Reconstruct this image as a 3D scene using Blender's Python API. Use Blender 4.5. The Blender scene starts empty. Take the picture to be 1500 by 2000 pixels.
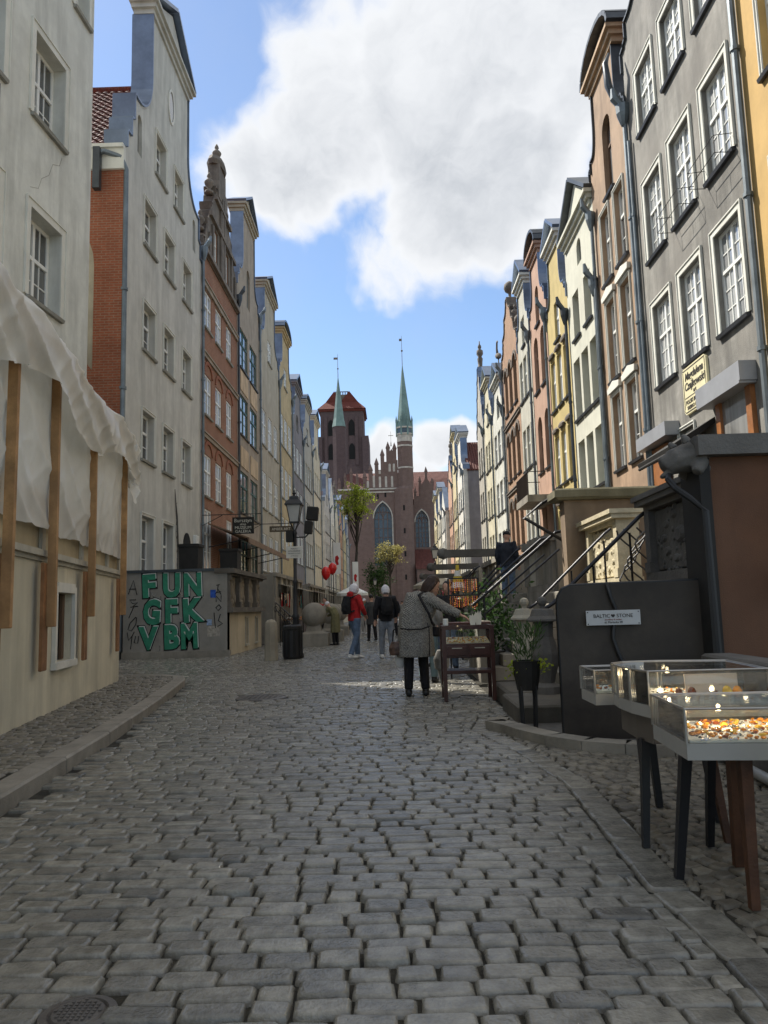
import bpy, bmesh, math, random
import numpy as np
from mathutils import Vector, Matrix
from mathutils.geometry import tessellate_polygon
R = math.radians
random.seed(7)
rng = np.random.default_rng(11)
scene = bpy.context.scene
COL = scene.collection

# ------------------------------------------------------------------ camera
PITCH, YAW, ROLL, CAMH = R(7.1245), R(-0.5593), 0.028, 1.2
cam_data = bpy.data.cameras.new('camera')
cam_data.sensor_fit = 'VERTICAL'; cam_data.sensor_height = 36.0; cam_data.lens = 27.0
cam_data.clip_start = 0.05; cam_data.clip_end = 2000
cam = bpy.data.objects.new('camera', cam_data); COL.objects.link(cam)
fw = Vector((math.sin(YAW)*math.cos(PITCH), math.cos(YAW)*math.cos(PITCH), math.sin(PITCH)))
rt = fw.cross(Vector((0, 0, 1))).normalized(); upv = rt.cross(fw)
rt2 = rt*math.cos(ROLL) - upv*math.sin(ROLL); up2 = upv*math.cos(ROLL) + rt*math.sin(ROLL)
cm = Matrix((rt2, up2, -fw)).transposed().to_4x4(); cm.translation = (0, 0, CAMH)
cam.matrix_world = cm
scene.camera = cam
scene.cycles.use_denoising = True
scene.cycles.max_bounces = 5
scene.cycles.blur_glossy = .3
scene.cycles.sample_clamp_indirect = 12
scene.cycles.transparent_max_bounces = 12
scene.view_settings.view_transform = 'Standard'
scene.view_settings.look = 'None'
scene.view_settings.exposure = 0.74
scene.view_settings.gamma = 1.0
scene.view_settings.use_curve_mapping = False

# ------------------------------------------------------------------ node helper
class NT:
    def __init__(s, tree): s.t = tree; tree.nodes.clear()
    def n(s, typ, **kw):
        nd = s.t.nodes.new(typ)
        for k, v in kw.items():
            if k == 'ins':
                for a, b in v.items(): s.set(nd, a, b)
            else: setattr(nd, k, v)
        return nd
    def set(s, nd, a, b):
        if isinstance(b, bpy.types.NodeSocket): s.t.links.new(b, nd.inputs[a])
        else: nd.inputs[a].default_value = b
    def math(s, op, a, b=0.0, c=None, clamp=False):
        nd = s.n('ShaderNodeMath', operation=op, use_clamp=clamp); s.set(nd, 0, a); s.set(nd, 1, b)
        if c is not None: s.set(nd, 2, c)
        return nd.outputs[0]
    def mix(s, f, a, b, blend='MIX'):
        nd = s.n('ShaderNodeMix', data_type='RGBA', blend_type=blend); s.set(nd, 0, f)
        s.set(nd, 6, a if isinstance(a, bpy.types.NodeSocket) else (*a, 1)); s.set(nd, 7, b if isinstance(b, bpy.types.NodeSocket) else (*b, 1))
        return nd.outputs[2]
    def noise(s, vec, scale, detail=3, rough=.55, out='Fac'):
        nd = s.n('ShaderNodeTexNoise', ins={'Scale': scale, 'Detail': detail, 'Roughness': rough})
        if vec is not None: s.set(nd, 'Vector', vec)
        return nd.outputs[out]
    def ramp(s, fac, lo, hi, a=0.0, b=1.0, smooth=False):
        nd = s.n('ShaderNodeMapRange', interpolation_type='SMOOTHSTEP' if smooth else 'LINEAR')
        s.set(nd, 0, fac); s.set(nd, 1, lo); s.set(nd, 2, hi); s.set(nd, 3, a); s.set(nd, 4, b)
        return nd.outputs[0]
    def vscale(s, vec, sc):
        nd = s.n('ShaderNodeVectorMath', operation='MULTIPLY'); s.set(nd, 0, vec); nd.inputs[1].default_value = sc
        return nd.outputs[0]

# ------------------------------------------------------------------ sky and sun
SUN_AZ, SUN_EL = R(-49.5), R(49.5)          # ahead and to the left, over the left-hand roofs
world = bpy.data.worlds.new('World'); scene.world = world; world.use_nodes = True
w = NT(world.node_tree)
sky = w.n('ShaderNodeTexSky', sky_type='NISHITA', sun_disc=False, sun_elevation=SUN_EL, sun_rotation=SUN_AZ,
          air_density=1.0, dust_density=.25, ozone_density=2.6)
tc = w.n('ShaderNodeTexCoord').outputs['Generated']
sep = w.n('ShaderNodeSeparateXYZ', ins={0: tc})
# drifting cumulus: fractal noise on the direction, gathered into heaps
wob = w.noise(tc, 5.0, 4, .6, out='Color')
vm = w.n('ShaderNodeVectorMath', operation='MULTIPLY_ADD'); w.set(vm, 0, wob); vm.inputs[1].default_value = (.16, .16, .16); w.set(vm, 2, tc)
dirw = vm.outputs[0]
def heap(az, el, ra, re, amp):
    """one cumulus heap: soft ellipse round a direction (degrees)"""
    c = Vector((math.sin(R(az))*math.cos(R(el)), math.cos(R(az))*math.cos(R(el)), math.sin(R(el)))) + Vector((.08, .08, .08))
    d = w.n('ShaderNodeVectorMath', operation='SUBTRACT', ins={0: dirw}); d.inputs[1].default_value = c
    e = w.n('ShaderNodeVectorMath', operation='MULTIPLY', ins={0: d.outputs[0]}); e.inputs[1].default_value = (1/math.sin(R(ra)),)*2 + (1/math.sin(R(re)),)
    l = w.n('ShaderNodeVectorMath', operation='LENGTH', ins={0: e.outputs[0]}).outputs['Value']
    return w.ramp(l, .35, 1.5, amp, 0.0, True)
heaps = None
HEAPS = [(4.5, 36.5, 8, 9, .9), (9, 30, 8.5, 7.5, .9), (-3, 33, 6, 5, .8), (-7.5, 30.5, 5.5, 4.2, .8), (-11.5, 29.3, 3.6, 2.6, .62), (-4.5, 37, 4.5, 5, .75), (2, 25, 5, 3.0, .55), (14, 38, 9, 10, .9), (13, 25, 7, 4, .45),
         (-.5, 11.2, 2.3, 2.6, .8), (4.5, 11.8, 2.6, 2.4, .8), (2, 9.5, 4.5, 2.2, .7), (-13, 26.5, 4, 2.0, .35),
         (0, 72, 24, 20, .9), (60, 44, 20, 16, .9), (100, 60, 20, 18, .9), (-120, 62, 22, 18, .9), (180, 62, 24, 20, .9), (30, 45, 12, 12, .85), (135, 25, 16, 10, .8), (-170, 22, 15, 9, .8), (110, 30, 18, 12, .8), (165, 45, 18, 14, .8), (-150, 30, 17, 11, .8), (-95, 38, 16, 11, .8), (-70, 22, 12, 7, .7), (40, 66, 14, 12, .7), (-140, 66, 14, 12, .6), (90, 12, 12, 6, .7), (-35, 14, 9, 4, .5)]  # unseen heaps, added to whiten the blue ambient light
for h in HEAPS:
    o = heap(*h); heaps = o if heaps is None else w.math('MAXIMUM', heaps, o)
fb = w.noise(dirw, 4.2, 8, .58)
fb2 = w.noise(dirw, 13.0, 6, .6)
dens = w.math('ADD', heaps, w.math('MULTIPLY_ADD', fb, 1.15, -.60))
dens = w.math('ADD', dens, w.math('MULTIPLY_ADD', fb2, .42, -.21))
mask = w.ramp(dens, .22, .62, 0, 1, True)
thick = w.ramp(dens, .42, 1.15, 0, 1, True)
puff = w.noise(dirw, 7.0, 7, .62)
shade = w.math('MULTIPLY', thick, w.ramp(puff, .30, .70, .25, 1.0))
ccol = w.mix(shade, (5.3, 5.4, 5.55), (2.65, 2.85, 3.15))
veil = w.ramp(w.noise(tc, 3.0, 6, .65), .45, .80, 0.0, .2)
skyc = w.mix(veil, sky.outputs[0], (3.2, 3.5, 4.0))
final = w.mix(mask, skyc, ccol)
bg = w.n('ShaderNodeBackground', ins={0: final, 1: 0.11})
w.n('ShaderNodeOutputWorld', ins={0: bg.outputs[0]})

sun_data = bpy.data.lights.new('sun', 'SUN'); sun_data.energy = 5.0; sun_data.angle = R(0.53); sun_data.color = (1.0, .94, .84)
sun = bpy.data.objects.new('sun', sun_data); COL.objects.link(sun)
sd = Vector((math.sin(SUN_AZ)*math.cos(SUN_EL), math.cos(SUN_AZ)*math.cos(SUN_EL), math.sin(SUN_EL)))
sun.rotation_euler = (-sd).to_track_quat('-Z', 'Y').to_euler(); sun.location = sd*120

# ------------------------------------------------------------------ materials
MATS = {}
def newmat(name):
    m = bpy.data.materials.new(name); m.use_nodes = True
    return m, NT(m.node_tree)
def mul(c, k): return tuple(min(1, x*k) for x in c)
def M(name, col=None, rough=.85, var=.18, scale=1.6, bump=.25, bscale=90, stain=0.0, metal=0.0, spec=.35, objvar=0.0, coat=0.0, attr=None):
    if name in MATS: return MATS[name]
    m, t = newmat(name)
    pos = t.n('ShaderNodeNewGeometry').outputs['Position']
    n1 = t.noise(pos, scale, 5, .6)
    c = t.mix(t.ramp(n1, .36, .64), mul(col, 1-var), mul(col, 1+var))
    n3 = t.noise(pos, scale*9, 4, .6)
    c = t.mix(t.ramp(n3, .35, .75, 0, var*.9), c, mul(col, .55))
    if stain:
        st = t.noise(t.vscale(pos, (2.2, 2.2, .28)), 1.0, 6, .62)
        c = t.mix(t.ramp(st, .44, .64, 0, stain), c, mul(col, .5))
        st2 = t.noise(t.vscale(pos, (.5, .5, .33)), 1.0, 4, .6)
        c = t.mix(t.ramp(st2, .47, .64, 0, stain*.8), c, (min(1, col[0]*.8+.07), min(1, col[1]*.8+.06), min(1, col[2]*.8+.05)))
    if objvar:
        oi = t.n('ShaderNodeObjectInfo').outputs['Random']
        c = t.mix(1.0, c, t.mix(oi, (1-objvar,)*3, (1+objvar*.6,)*3), 'MULTIPLY')
    if attr:
        at = t.n('ShaderNodeAttribute', attribute_name=attr).outputs['Fac']
        c = t.mix(1.0, c, t.mix(at, (.62, .62, .63), (1.38, 1.36, 1.30)), 'MULTIPLY')
    b = t.n('ShaderNodeBsdfPrincipled', ins={'Base Color': c, 'Roughness': rough, 'Metallic': metal, 'Specular IOR Level': spec, 'Coat Weight': coat})
    if bump:
        nb = t.noise(pos, bscale, 4, .6)
        bp = t.n('ShaderNodeBump', ins={'Strength': bump, 'Distance': .012, 'Height': nb}); t.set(b, 'Normal', bp.outputs[0])
    t.n('ShaderNodeOutputMaterial', ins={0: b.outputs[0]})
    MATS[name] = m; return m
def brickmat(name, c1, c2, mortar, bw=.26, bh=.08, rough=.9, msize=.012):
    if name in MATS: return MATS[name]
    m, t = newmat(name)
    pos = t.n('ShaderNodeNewGeometry').outputs['Position']
    s = t.n('ShaderNodeSeparateXYZ', ins={0: pos})
    uv = t.n('ShaderNodeCombineXYZ', ins={0: t.math('ADD', s.outputs[0], s.outputs[1]), 1: s.outputs[2]}).outputs[0]
    br = t.n('ShaderNodeTexBrick', ins={'Vector': uv, 'Color1': (*c1, 1), 'Color2': (*c2, 1), 'Mortar': (*mortar, 1), 'Scale': 1.0, 'Mortar Size': msize, 'Brick Width': bw, 'Row Height': bh, 'Bias': -.2})
    nz = t.noise(pos, 1.3, 6, .62)
    c = t.mix(t.ramp(nz, .35, .75, 0, .5), br.outputs['Color'], mul(c1, .5))
    nz2 = t.noise(pos, 14, 3, .6)
    c = t.mix(t.ramp(nz2, .4, .8, 0, .45), c, mul(c1, .45))
    b = t.n('ShaderNodeBsdfPrincipled', ins={'Base Color': c, 'Roughness': rough, 'Specular IOR Level': .25})
    bp = t.n('ShaderNodeBump', ins={'Strength': .5, 'Distance': .01, 'Height': t.math('SUBTRACT', nz2, br.outputs['Fac'])}); t.set(b, 'Normal', bp.outputs[0])
    t.n('ShaderNodeOutputMaterial', ins={0: b.outputs[0]})
    MATS[name] = m; return m
def panemat(name, dark, light, lo=.0, hi=1.0):
    """window glass with whatever hangs behind it (curtain folds or a dark room)"""
    if name in MATS: return MATS[name]
    m, t = newmat(name)
    pos = t.n('ShaderNodeNewGeometry').outputs['Position']
    oi = t.n('ShaderNodeObjectInfo').outputs['Random']
    fold = t.noise(t.vscale(pos, (9, 9, .35)), 1.0, 3, .5)
    f = t.math('MULTIPLY', t.ramp(oi, lo, hi), t.ramp(fold, .3, .7, .5, 1.0))
    c = t.mix(f, dark, light)
    b = t.n('ShaderNodeBsdfPrincipled', ins={'Base Color': c, 'Roughness': .6, 'Coat Weight': 1.0, 'Coat Roughness': .09, 'Coat IOR': 2.25, 'Specular IOR Level': .2})
    wv = t.noise(t.vscale(pos, (.7, .7, .7)), 1.0, 2, .5)
    bp = t.n('ShaderNodeBump', ins={'Strength': .12, 'Distance': .08, 'Height': wv}); t.set(b, 'Coat Normal', bp.outputs[0])
    t.n('ShaderNodeOutputMaterial', ins={0: b.outputs[0]})
    MATS[name] = m; return m
def glassmat(name, tint=(.93, .96, .95), fmul=1.0, dirt=.05):
    if name in MATS: return MATS[name]
    m, t = newmat(name)
    lw = t.n('ShaderNodeFresnel', ins={'IOR': 1.45}).outputs[0]
    tr = t.n('ShaderNodeBsdfTransparent', ins={0: (*tint, 1)})
    gl = t.n('ShaderNodeBsdfGlossy', ins={'Color': (1, 1, 1, 1), 'Roughness': .03})
    mx = t.n('ShaderNodeMixShader', ins={0: t.math('MULTIPLY', lw, fmul, clamp=True), 1: tr.outputs[0], 2: gl.outputs[0]})
    df = t.n('ShaderNodeBsdfDiffuse', ins={0: (.7, .7, .68, 1)})
    pos = t.n('ShaderNodeNewGeometry').outputs['Position']
    mx2 = t.n('ShaderNodeMixShader', ins={0: t.ramp(t.noise(pos, 12, 5, .7), .4, .8, 0, dirt), 1: mx.outputs[0], 2: df.outputs[0]})
    t.n('ShaderNodeOutputMaterial', ins={0: mx2.outputs[0]})
    MATS[name] = m; return m
def tilemat(name, col):
    if name in MATS: return MATS[name]
    m, t = newmat(name)
    pos = t.n('ShaderNodeNewGeometry').outputs['Position']
    s = t.n('ShaderNodeSeparateXYZ', ins={0: pos})
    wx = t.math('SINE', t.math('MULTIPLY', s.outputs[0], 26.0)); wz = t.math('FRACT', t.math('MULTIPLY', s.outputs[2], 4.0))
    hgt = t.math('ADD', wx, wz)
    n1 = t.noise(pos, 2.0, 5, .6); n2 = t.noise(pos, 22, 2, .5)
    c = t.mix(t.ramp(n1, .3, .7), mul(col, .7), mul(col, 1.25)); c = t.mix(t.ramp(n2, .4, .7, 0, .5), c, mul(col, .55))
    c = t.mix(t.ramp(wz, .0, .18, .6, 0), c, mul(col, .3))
    b = t.n('ShaderNodeBsdfPrincipled', ins={'Base Color': c, 'Roughness': .8, 'Specular IOR Level': .3})
    bp = t.n('ShaderNodeBump', ins={'Strength': .8, 'Distance': .05, 'Height': hgt}); t.set(b, 'Normal', bp.outputs[0])
    t.n('ShaderNodeOutputMaterial', ins={0: b.outputs[0]})
    MATS[name] = m; return m

# ------------------------------------------------------------------ mesh helpers
class MB:
    def __init__(s): s.v = []; s.f = []
    def add(s, vs, fs):
        o = len(s.v); s.v += [tuple(p) for p in vs]; s.f += [tuple(i+o for i in f) for f in fs]; return s
    def box(s, x0, x1, y0, y1, z0, z1):
        return s.add([(x0,y0,z0),(x1,y0,z0),(x1,y1,z0),(x0,y1,z0),(x0,y0,z1),(x1,y0,z1),(x1,y1,z1),(x0,y1,z1)],
                     [(0,3,2,1),(4,5,6,7),(0,1,5,4),(1,2,6,5),(2,3,7,6),(3,0,4,7)])
    def bbox(s, x0, x1, y0, y1, z0, z1, b=.01):
        """box with chamfered edges on the outline seen from the front and the top"""
        P = [(x0+b,x1-b,y0+b,y1-b,z0),(x0,x1,y0,y1,z0+b),(x0,x1,y0,y1,z1-b),(x0+b,x1-b,y0+b,y1-b,z1)]
        vs = []
        for (a,c,d,e,z) in P: vs += [(a,d,z),(c,d,z),(c,e,z),(a,e,z)]
        fs = [(0,3,2,1),(12,13,14,15)]
        for k in range(3):
            for i in range(4):
                j = (i+1) % 4; fs.append((4*k+i, 4*k+j, 4*k+4+j, 4*k+4+i))
        return s.add(vs, fs)
    def prism(s, poly, d0, d1, axes='xzy'):
        """poly: 2D outline; axes names which axes the two 2D coordinates and the depth take"""
        n = len(poly); ix = {'x':0,'y':1,'z':2}; a, b, c = (ix[k] for k in axes)
        vs = []
        for d in (d0, d1):
            for p in poly:
                q = [0,0,0]; q[a], q[b], q[c] = p[0], p[1], d; vs.append(tuple(q))
        tris = tessellate_polygon([[Vector((p[0], p[1], 0)) for p in poly]])
        fs = [tuple(t) for t in tris] + [tuple(i+n for i in t) for t in tris]
        for i in range(n): j = (i+1) % n; fs.append((i, j, j+n, i+n))
        return s.add(vs, fs)
    def tube(s, pts, r, n=8, cap=True, flat=1.0):
        pts = [Vector(p) for p in pts]; k = len(pts); rs = r if isinstance(r, (list, tuple)) else [r]*k
        vs = []; ref = None
        for i, p in enumerate(pts):
            t = (pts[min(i+1, k-1)] - pts[max(i-1, 0)]).normalized()
            if ref is None: ref = Vector((0, 0, 1)) if abs(t.z) < .9 else Vector((0, 1, 0))
            a = t.cross(ref)
            if a.length < 1e-4: a = t.cross(Vector((1, 0, 0)))
            a.normalize(); b = a.cross(t).normalized(); ref = b
            for j in range(n):
                an = 2*math.pi*j/n; vs.append(p + a*math.cos(an)*rs[i] + b*math.sin(an)*rs[i]*flat)
        fs = []
        for i in range(k-1):
            for j in range(n): q = (j+1) % n; fs.append((i*n+j, i*n+q, (i+1)*n+q, (i+1)*n+j))
        if cap: fs += [tuple(range(n))[::-1], tuple((k-1)*n+j for j in range(n))]
        return s.add(vs, fs)
    def lathe(s, prof, c=(0,0,0), n=16, sx=1.0, sy=1.0):
        vs = []; k = len(prof)
        for (r, z) in prof:
            for j in range(n):
                an = 2*math.pi*j/n; vs.append((c[0]+r*sx*math.cos(an), c[1]+r*sy*math.sin(an), c[2]+z))
        fs = []
        for i in range(k-1):
            for j in range(n): q = (j+1) % n; fs.append((i*n+j, i*n+q, (i+1)*n+q, (i+1)*n+j))
        fs += [tuple(range(n))[::-1], tuple((k-1)*n+j for j in range(n))]
        return s.add(vs, fs)
    def ring(s, secs, cap=True):
        """loft through closed sections with equal point counts"""
        n = len(secs[0]); vs = [p for q in secs for p in q]; fs = []
        for i in range(len(secs)-1):
            for j in range(n): q = (j+1) % n; fs.append((i*n+j, i*n+q, (i+1)*n+q, (i+1)*n+j))
        if cap: fs += [tuple(range(n))[::-1], tuple((len(secs)-1)*n+j for j in range(n))]
        return s.add(vs, fs)
    def wall(s, outer, holes, thick=.4, reveal=.2, back=True):
        """upright wall in the xz plane, front at y=0 looking to -y, with real openings"""
        loops = [[Vector((p[0], p[1], 0)) for p in l] for l in [outer]+holes]
        flat = [p for l in loops for p in l]
        tris = tessellate_polygon(loops)
        s.add([(p.x, 0, p.y) for p in flat], [tuple(t) for t in tris])
        for li, l in enumerate(loops):
            d = thick if li == 0 else reveal; n = len(l)
            s.add([(p.x, 0, p.y) for p in l]+[(p.x, d, p.y) for p in l], [(i, (i+1) % n, n+(i+1) % n, n+i) for i in range(n)])
        if back:
            o = loops[0]; tr = tessellate_polygon([o]); s.add([(p.x, thick, p.y) for p in o], [tuple(t) for t in tr])
        return s
    def mesh(s, name, mat=None, smooth=False):
        me = bpy.data.meshes.new(name); me.from_pydata(s.v, [], s.f); me.update()
        if mat: me.materials.append(mat)
        if smooth: me.polygons.foreach_set('use_smooth', [True]*len(me.polygons))
        return me
    def build(s, name, mat, parent=None, loc=None, rot=None, smooth=False):
        return obj(name, s.mesh(name, mat, smooth), parent, loc, rot)
def obj(name, me, parent=None, loc=None, rot=None):
    o = bpy.data.objects.new(name, me); COL.objects.link(o)
    if parent is not None: o.parent = parent
    if loc is not None: o.location = loc
    if rot is not None: o.rotation_euler = rot
    return o
def tag(o, label, cat, group=None, kind=None):
    o['label'] = label; o['category'] = cat
    if group: o['group'] = group
    if kind: o['kind'] = kind
    return o
def thing(name, label, cat, loc=(0,0,0), rz=0.0, group=None):
    o = bpy.data.objects.new(name, None); COL.objects.link(o); o.location = loc; o.rotation_euler = (0, 0, rz)
    o.empty_display_size = .2
    return tag(o, label, cat, group)
def structure(o): o['kind'] = 'structure'; return o
def copytree(o, parent=None):
    c = o.copy(); COL.objects.link(c)
    if parent is not None: c.parent = parent
    for ch in list(o.children): copytree(ch, c)
    return c
def autosmooth(me, deg=40):
    me.polygons.foreach_set('use_smooth', [True]*len(me.polygons))
    try: me.set_sharp_from_angle(angle=R(deg))
    except Exception: pass
BENCH = bpy.data.scenes.new('bench')      # a scratch scene, so that one shape can be evaluated alone
def bake(o):
    BENCH.collection.objects.link(o)
    with bpy.context.temp_override(scene=BENCH, view_layer=BENCH.view_layers[0]):
        dg = bpy.context.evaluated_depsgraph_get(); dg.update()
        return bpy.data.meshes.new_from_object(o.evaluated_get(dg))
def textmesh(body, size, offset=0.0, extrude=.002, align='CENTER', shear=0.0, spacing=1.0, line=1.0):
    cu = bpy.data.curves.new('lettering', 'FONT'); cu.body = body; cu.size = size; cu.offset = offset; cu.extrude = extrude
    cu.align_x = align; cu.shear = shear; cu.space_character = spacing; cu.space_line = line; cu.resolution_u = 3
    o = bpy.data.objects.new('lettering', cu); me = bake(o)
    bpy.data.objects.remove(o); bpy.data.curves.remove(cu); return me
def lettering(body, size, mat, parent, loc, rot=(R(90), 0, 0), **kw):
    me = textmesh(body, size, **kw); me.materials.clear(); me.materials.append(mat); me.name = 'lettering'
    return obj('lettering', me, parent, loc, rot)
# ------------------------------------------------------------------ shared materials
m_white   = M('white plaster', (.62, .63, .58), stain=.45, var=.10)
m_cream   = M('cream plaster', (.58, .53, .40), stain=.45, var=.10, bump=.4)
m_pale    = M('pale render', (.55, .54, .49), stain=.25, var=.08)
m_stone   = M('weathered stone', (.26, .24, .20), stain=.55, var=.25, bump=.6, bscale=40)
m_stonel  = M('light stone', (.45, .42, .34), stain=.45, var=.2, bump=.5, bscale=40)
m_stoned  = M('dark stone', (.12, .115, .105), stain=.5, var=.3, bump=.7, bscale=30)
m_zinc    = M('zinc sheet', (.16, .20, .27), rough=.36, metal=.75, var=.15, bump=.05, bscale=6)
m_zincd   = M('dark sheet metal', (.07, .08, .09), rough=.45, metal=.6, var=.2, bump=.05, bscale=8)
m_pipe    = M('downpipe metal', (.16, .19, .21), rough=.5, metal=.5, var=.25, bump=.1)
m_black   = M('black iron', (.014, .014, .015), rough=.5, var=.3, bump=.1, spec=.5)
m_blackp  = M('black paint', (.02, .019, .017), rough=.75, var=.3, bump=.15)
m_wframe  = M('white window frame', (.74, .75, .72), rough=.5, var=.05, bump=.05)
m_gframe  = M('green window frame', (.03, .10, .085), rough=.5, var=.15, bump=.05)
m_bframe  = M('brown window frame', (.12, .07, .04), rough=.6, var=.15, bump=.05)
m_trim    = M('white trim', (.66, .66, .60), stain=.2, var=.06)
m_sillz   = M('grey sill', (.30, .30, .27), stain=.3, var=.15)
m_silld   = M('dark metal sill', (.055, .058, .065), rough=.5, metal=.4, var=.2)
m_paned   = panemat('window glass dark', (.012, .014, .016), (.16, .16, .15), .35, 1.3)
m_panel   = panemat('window glass curtained', (.05, .055, .06), (.62, .64, .64), -.6, .9)
m_panem   = panemat('window glass mixed', (.015, .017, .02), (.45, .45, .43), .1, 1.1)
m_room    = M('dark room', (.008, .008, .008), bump=0)
m_brick   = brickmat('orange brick', (.33, .105, .055), (.25, .08, .043), (.30, .20, .14))
m_brickd  = brickmat('church brick', (.195, .13, .108), (.16, .105, .088), (.22, .165, .15), bw=.5, bh=.16, msize=.02)
m_brickt  = brickmat('tower brick', (.125, .085, .085), (.10, .07, .072), (.13, .10, .10), bw=.7, bh=.25, msize=.03)
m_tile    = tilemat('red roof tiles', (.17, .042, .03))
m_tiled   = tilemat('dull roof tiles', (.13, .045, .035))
m_copper  = M('green copper', (.17, .26, .24), rough=.6, var=.25, scale=.4, stain=.3)
m_wood    = M('fresh timber', (.40, .225, .095), rough=.75, var=.38, scale=3, bump=.5, stain=.55)
m_woodb   = M('brown timber', (.24, .115, .05), rough=.7, var=.3, scale=3, bump=.3)
# ------------------------------------------------------------------ house builder
WCACHE = {}
def arch_pts(u0, z0, wd, h, rise, n=8):
    pts = [(u0, z0), (u0+wd, z0), (u0+wd, z0+h-rise)]
    for i in range(1, n): a = math.pi*i/n; pts.append((u0+wd/2+wd/2*math.cos(a), z0+h-rise+rise*math.sin(a)))
    pts.append((u0, z0+h-rise)); return pts
STY = {
 # frame material, pane material, columns, rows split, muntins per casement (cols, rows), surround width, sill material, reveal
 'L1':  dict(fr=m_wframe, pn=m_paned, cols=2, tr=.56, mu=(2, 2), sur=.16, surm=m_trim, sill=m_sillz, rev=.34, fw=.085),
 'L2':  dict(fr=m_wframe, pn=m_paned, cols=1, tr=.62, mu=(2, 2), sur=.07, surm=m_trim, sill=m_sillz, rev=.26, fw=.08),
 'L3':  dict(fr=m_wframe, pn=m_panel, cols=2, tr=.6, mu=(1, 2), sur=.0, sill=m_sillz, rev=.1, fw=.08),
 'GR':  dict(fr=m_gframe, pn=m_panem, cols=2, tr=.65, mu=(1, 2), sur=.0, sill=m_silld, rev=.12, fw=.08),
 'G':   dict(fr=m_wframe, pn=m_panel, cols=2, tr=.6, mu=(2, 3), sur=.12, surm=m_trim, sill=m_silld, rev=.16, fw=.07),
 'O':   dict(fr=m_wframe, pn=m_panem, cols=2, tr=.62, mu=(1, 2), sur=.05, surm=m_trim, sill=m_silld, rev=.2, fw=.08),
 'W':   dict(fr=m_sillz, pn=m_panem, cols=2, tr=.65, mu=(1, 1), sur=.0, sill=m_silld, rev=.3, fw=.07),
 'F':   dict(fr=m_wframe, pn=m_panel, cols=2, tr=.6, mu=(1, 1), sur=.0, sill=m_silld, rev=.16, fw=.09),
 'FD':  dict(fr=m_wframe, pn=m_panem, cols=2, tr=.6, mu=(1, 1), sur=.06, surm=m_trim, sill=m_silld, rev=.18, fw=.09),
 'A':   dict(fr=m_bframe, pn=m_panem, cols=2, tr=.66, mu=(1, 1), sur=.0, sill=m_silld, rev=.22, fw=.08, arch=.5),
 'N':   dict(fr=m_sillz, pn=m_paned, cols=1, tr=1.0, mu=(1, 1), sur=.0, sill=None, rev=.16, fw=.05, arch=.5),
}
def window_meshes(st, wd, h):
    key = (st, round(wd, 2), round(h, 2))
    if key in WCACHE: return WCACHE[key]
    S = STY[st]; fwd = S['fw']; d0, d1 = S['rev']-.06, S['rev']+.0
    m = MB(); ar = S.get('arch')
    rise = min(wd/2, h*.4) if ar else 0
    if ar:
        o = arch_pts(0, 0, wd, h, rise); i = arch_pts(fwd, fwd, wd-2*fwd, h-2*fwd, max(.01, rise-fwd*.3))
        q = MB(); q.wall(o, [i], thick=.06, reveal=.06, back=False); m.add([(x, y+d0, z) for x, y, z in q.v], q.f)
        htop = h-rise*.35
    else:
        m.box(0, wd, d0, d1, 0, fwd); m.box(0, wd, d0, d1, h-fwd, h); m.box(0, fwd, d0, d1, fwd, h-fwd); m.box(wd-fwd, wd, d0, d1, fwd, h-fwd)
        htop = h-fwd
    xs = [fwd + (wd-2*fwd)*k/S['cols'] for k in range(S['cols']+1)]
    zs = [fwd, htop] if S['tr'] >= 1 else [fwd, h*S['tr'], htop]
    for x in xs[1:-1]: m.box(x-fwd*.55, x+fwd*.55, d0-.012, d1, fwd, htop)
    for z in zs[1:-1]: m.box(fwd, wd-fwd, d0-.016, d1, z-fwd*.5, z+fwd*.5)
    panes = []
    for a in range(len(xs)-1):
        for b in range(len(zs)-1):
            x0, x1, z0, z1 = xs[a], xs[a+1], zs[b], zs[b+1]
            mc, mr = S['mu']; mr = mr if b == 0 else max(1, mr-1)
            for c in range(1, mc): x = x0+(x1-x0)*c/mc; m.box(x-.013, x+.013, d0+.01, d1-.012, z0, z1)
            for c in range(1, mr): z = z0+(z1-z0)*c/mr; m.box(x0, x1, d0+.013, d1-.01, z-.013, z+.013)
            zt = z1 if not (ar and b == len(zs)-2) else h-.005
            panes.append((x0, x1, z0, zt))
    fm = m.mesh('window', S['fr'])
    pms = []
    if ar:
        q = MB(); q.prism(arch_pts(.02, .02, wd-.04, h-.04, rise), d1-.03, d1-.018, 'xzy'); pms.append(q.mesh('pane', S['pn']))
    else:
        for (x0, x1, z0, z1) in panes: q = MB(); q.box(x0, x1, d1-.03, d1-.018, z0, z1); pms.append(q.mesh('pane', S['pn']))
    sm = None
    if S['sill']:
        q = MB(); q.prism([(-.10, -.02), (S['rev']-.05, .03), (S['rev']-.05, -.09), (-.08, -.09)], -.10, wd+.10, 'yzx'); sm = q.mesh('sill', S['sill'])
    sur = None
    if S['sur']:
        s_ = S['sur']; q = MB(); q.box(-s_, 0, -.03, .0-.002, -.0, h+s_); q.box(wd, wd+s_, -.03, -.002, 0, h+s_); q.box(0, wd, -.031, -.002, h, h+s_)
        q.box(-s_-.025, -s_, -.055, -.002, 0, h+s_+.025); q.box(wd+s_, wd+s_+.025, -.055, -.002, 0, h+s_+.025); q.box(-s_, wd+s_, -.055, -.002, h+s_, h+s_+.03)
        sur = q.mesh('surround', S['surm'])
    WCACHE[key] = (fm, pms, sm, sur); return WCACHE[key]
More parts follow.
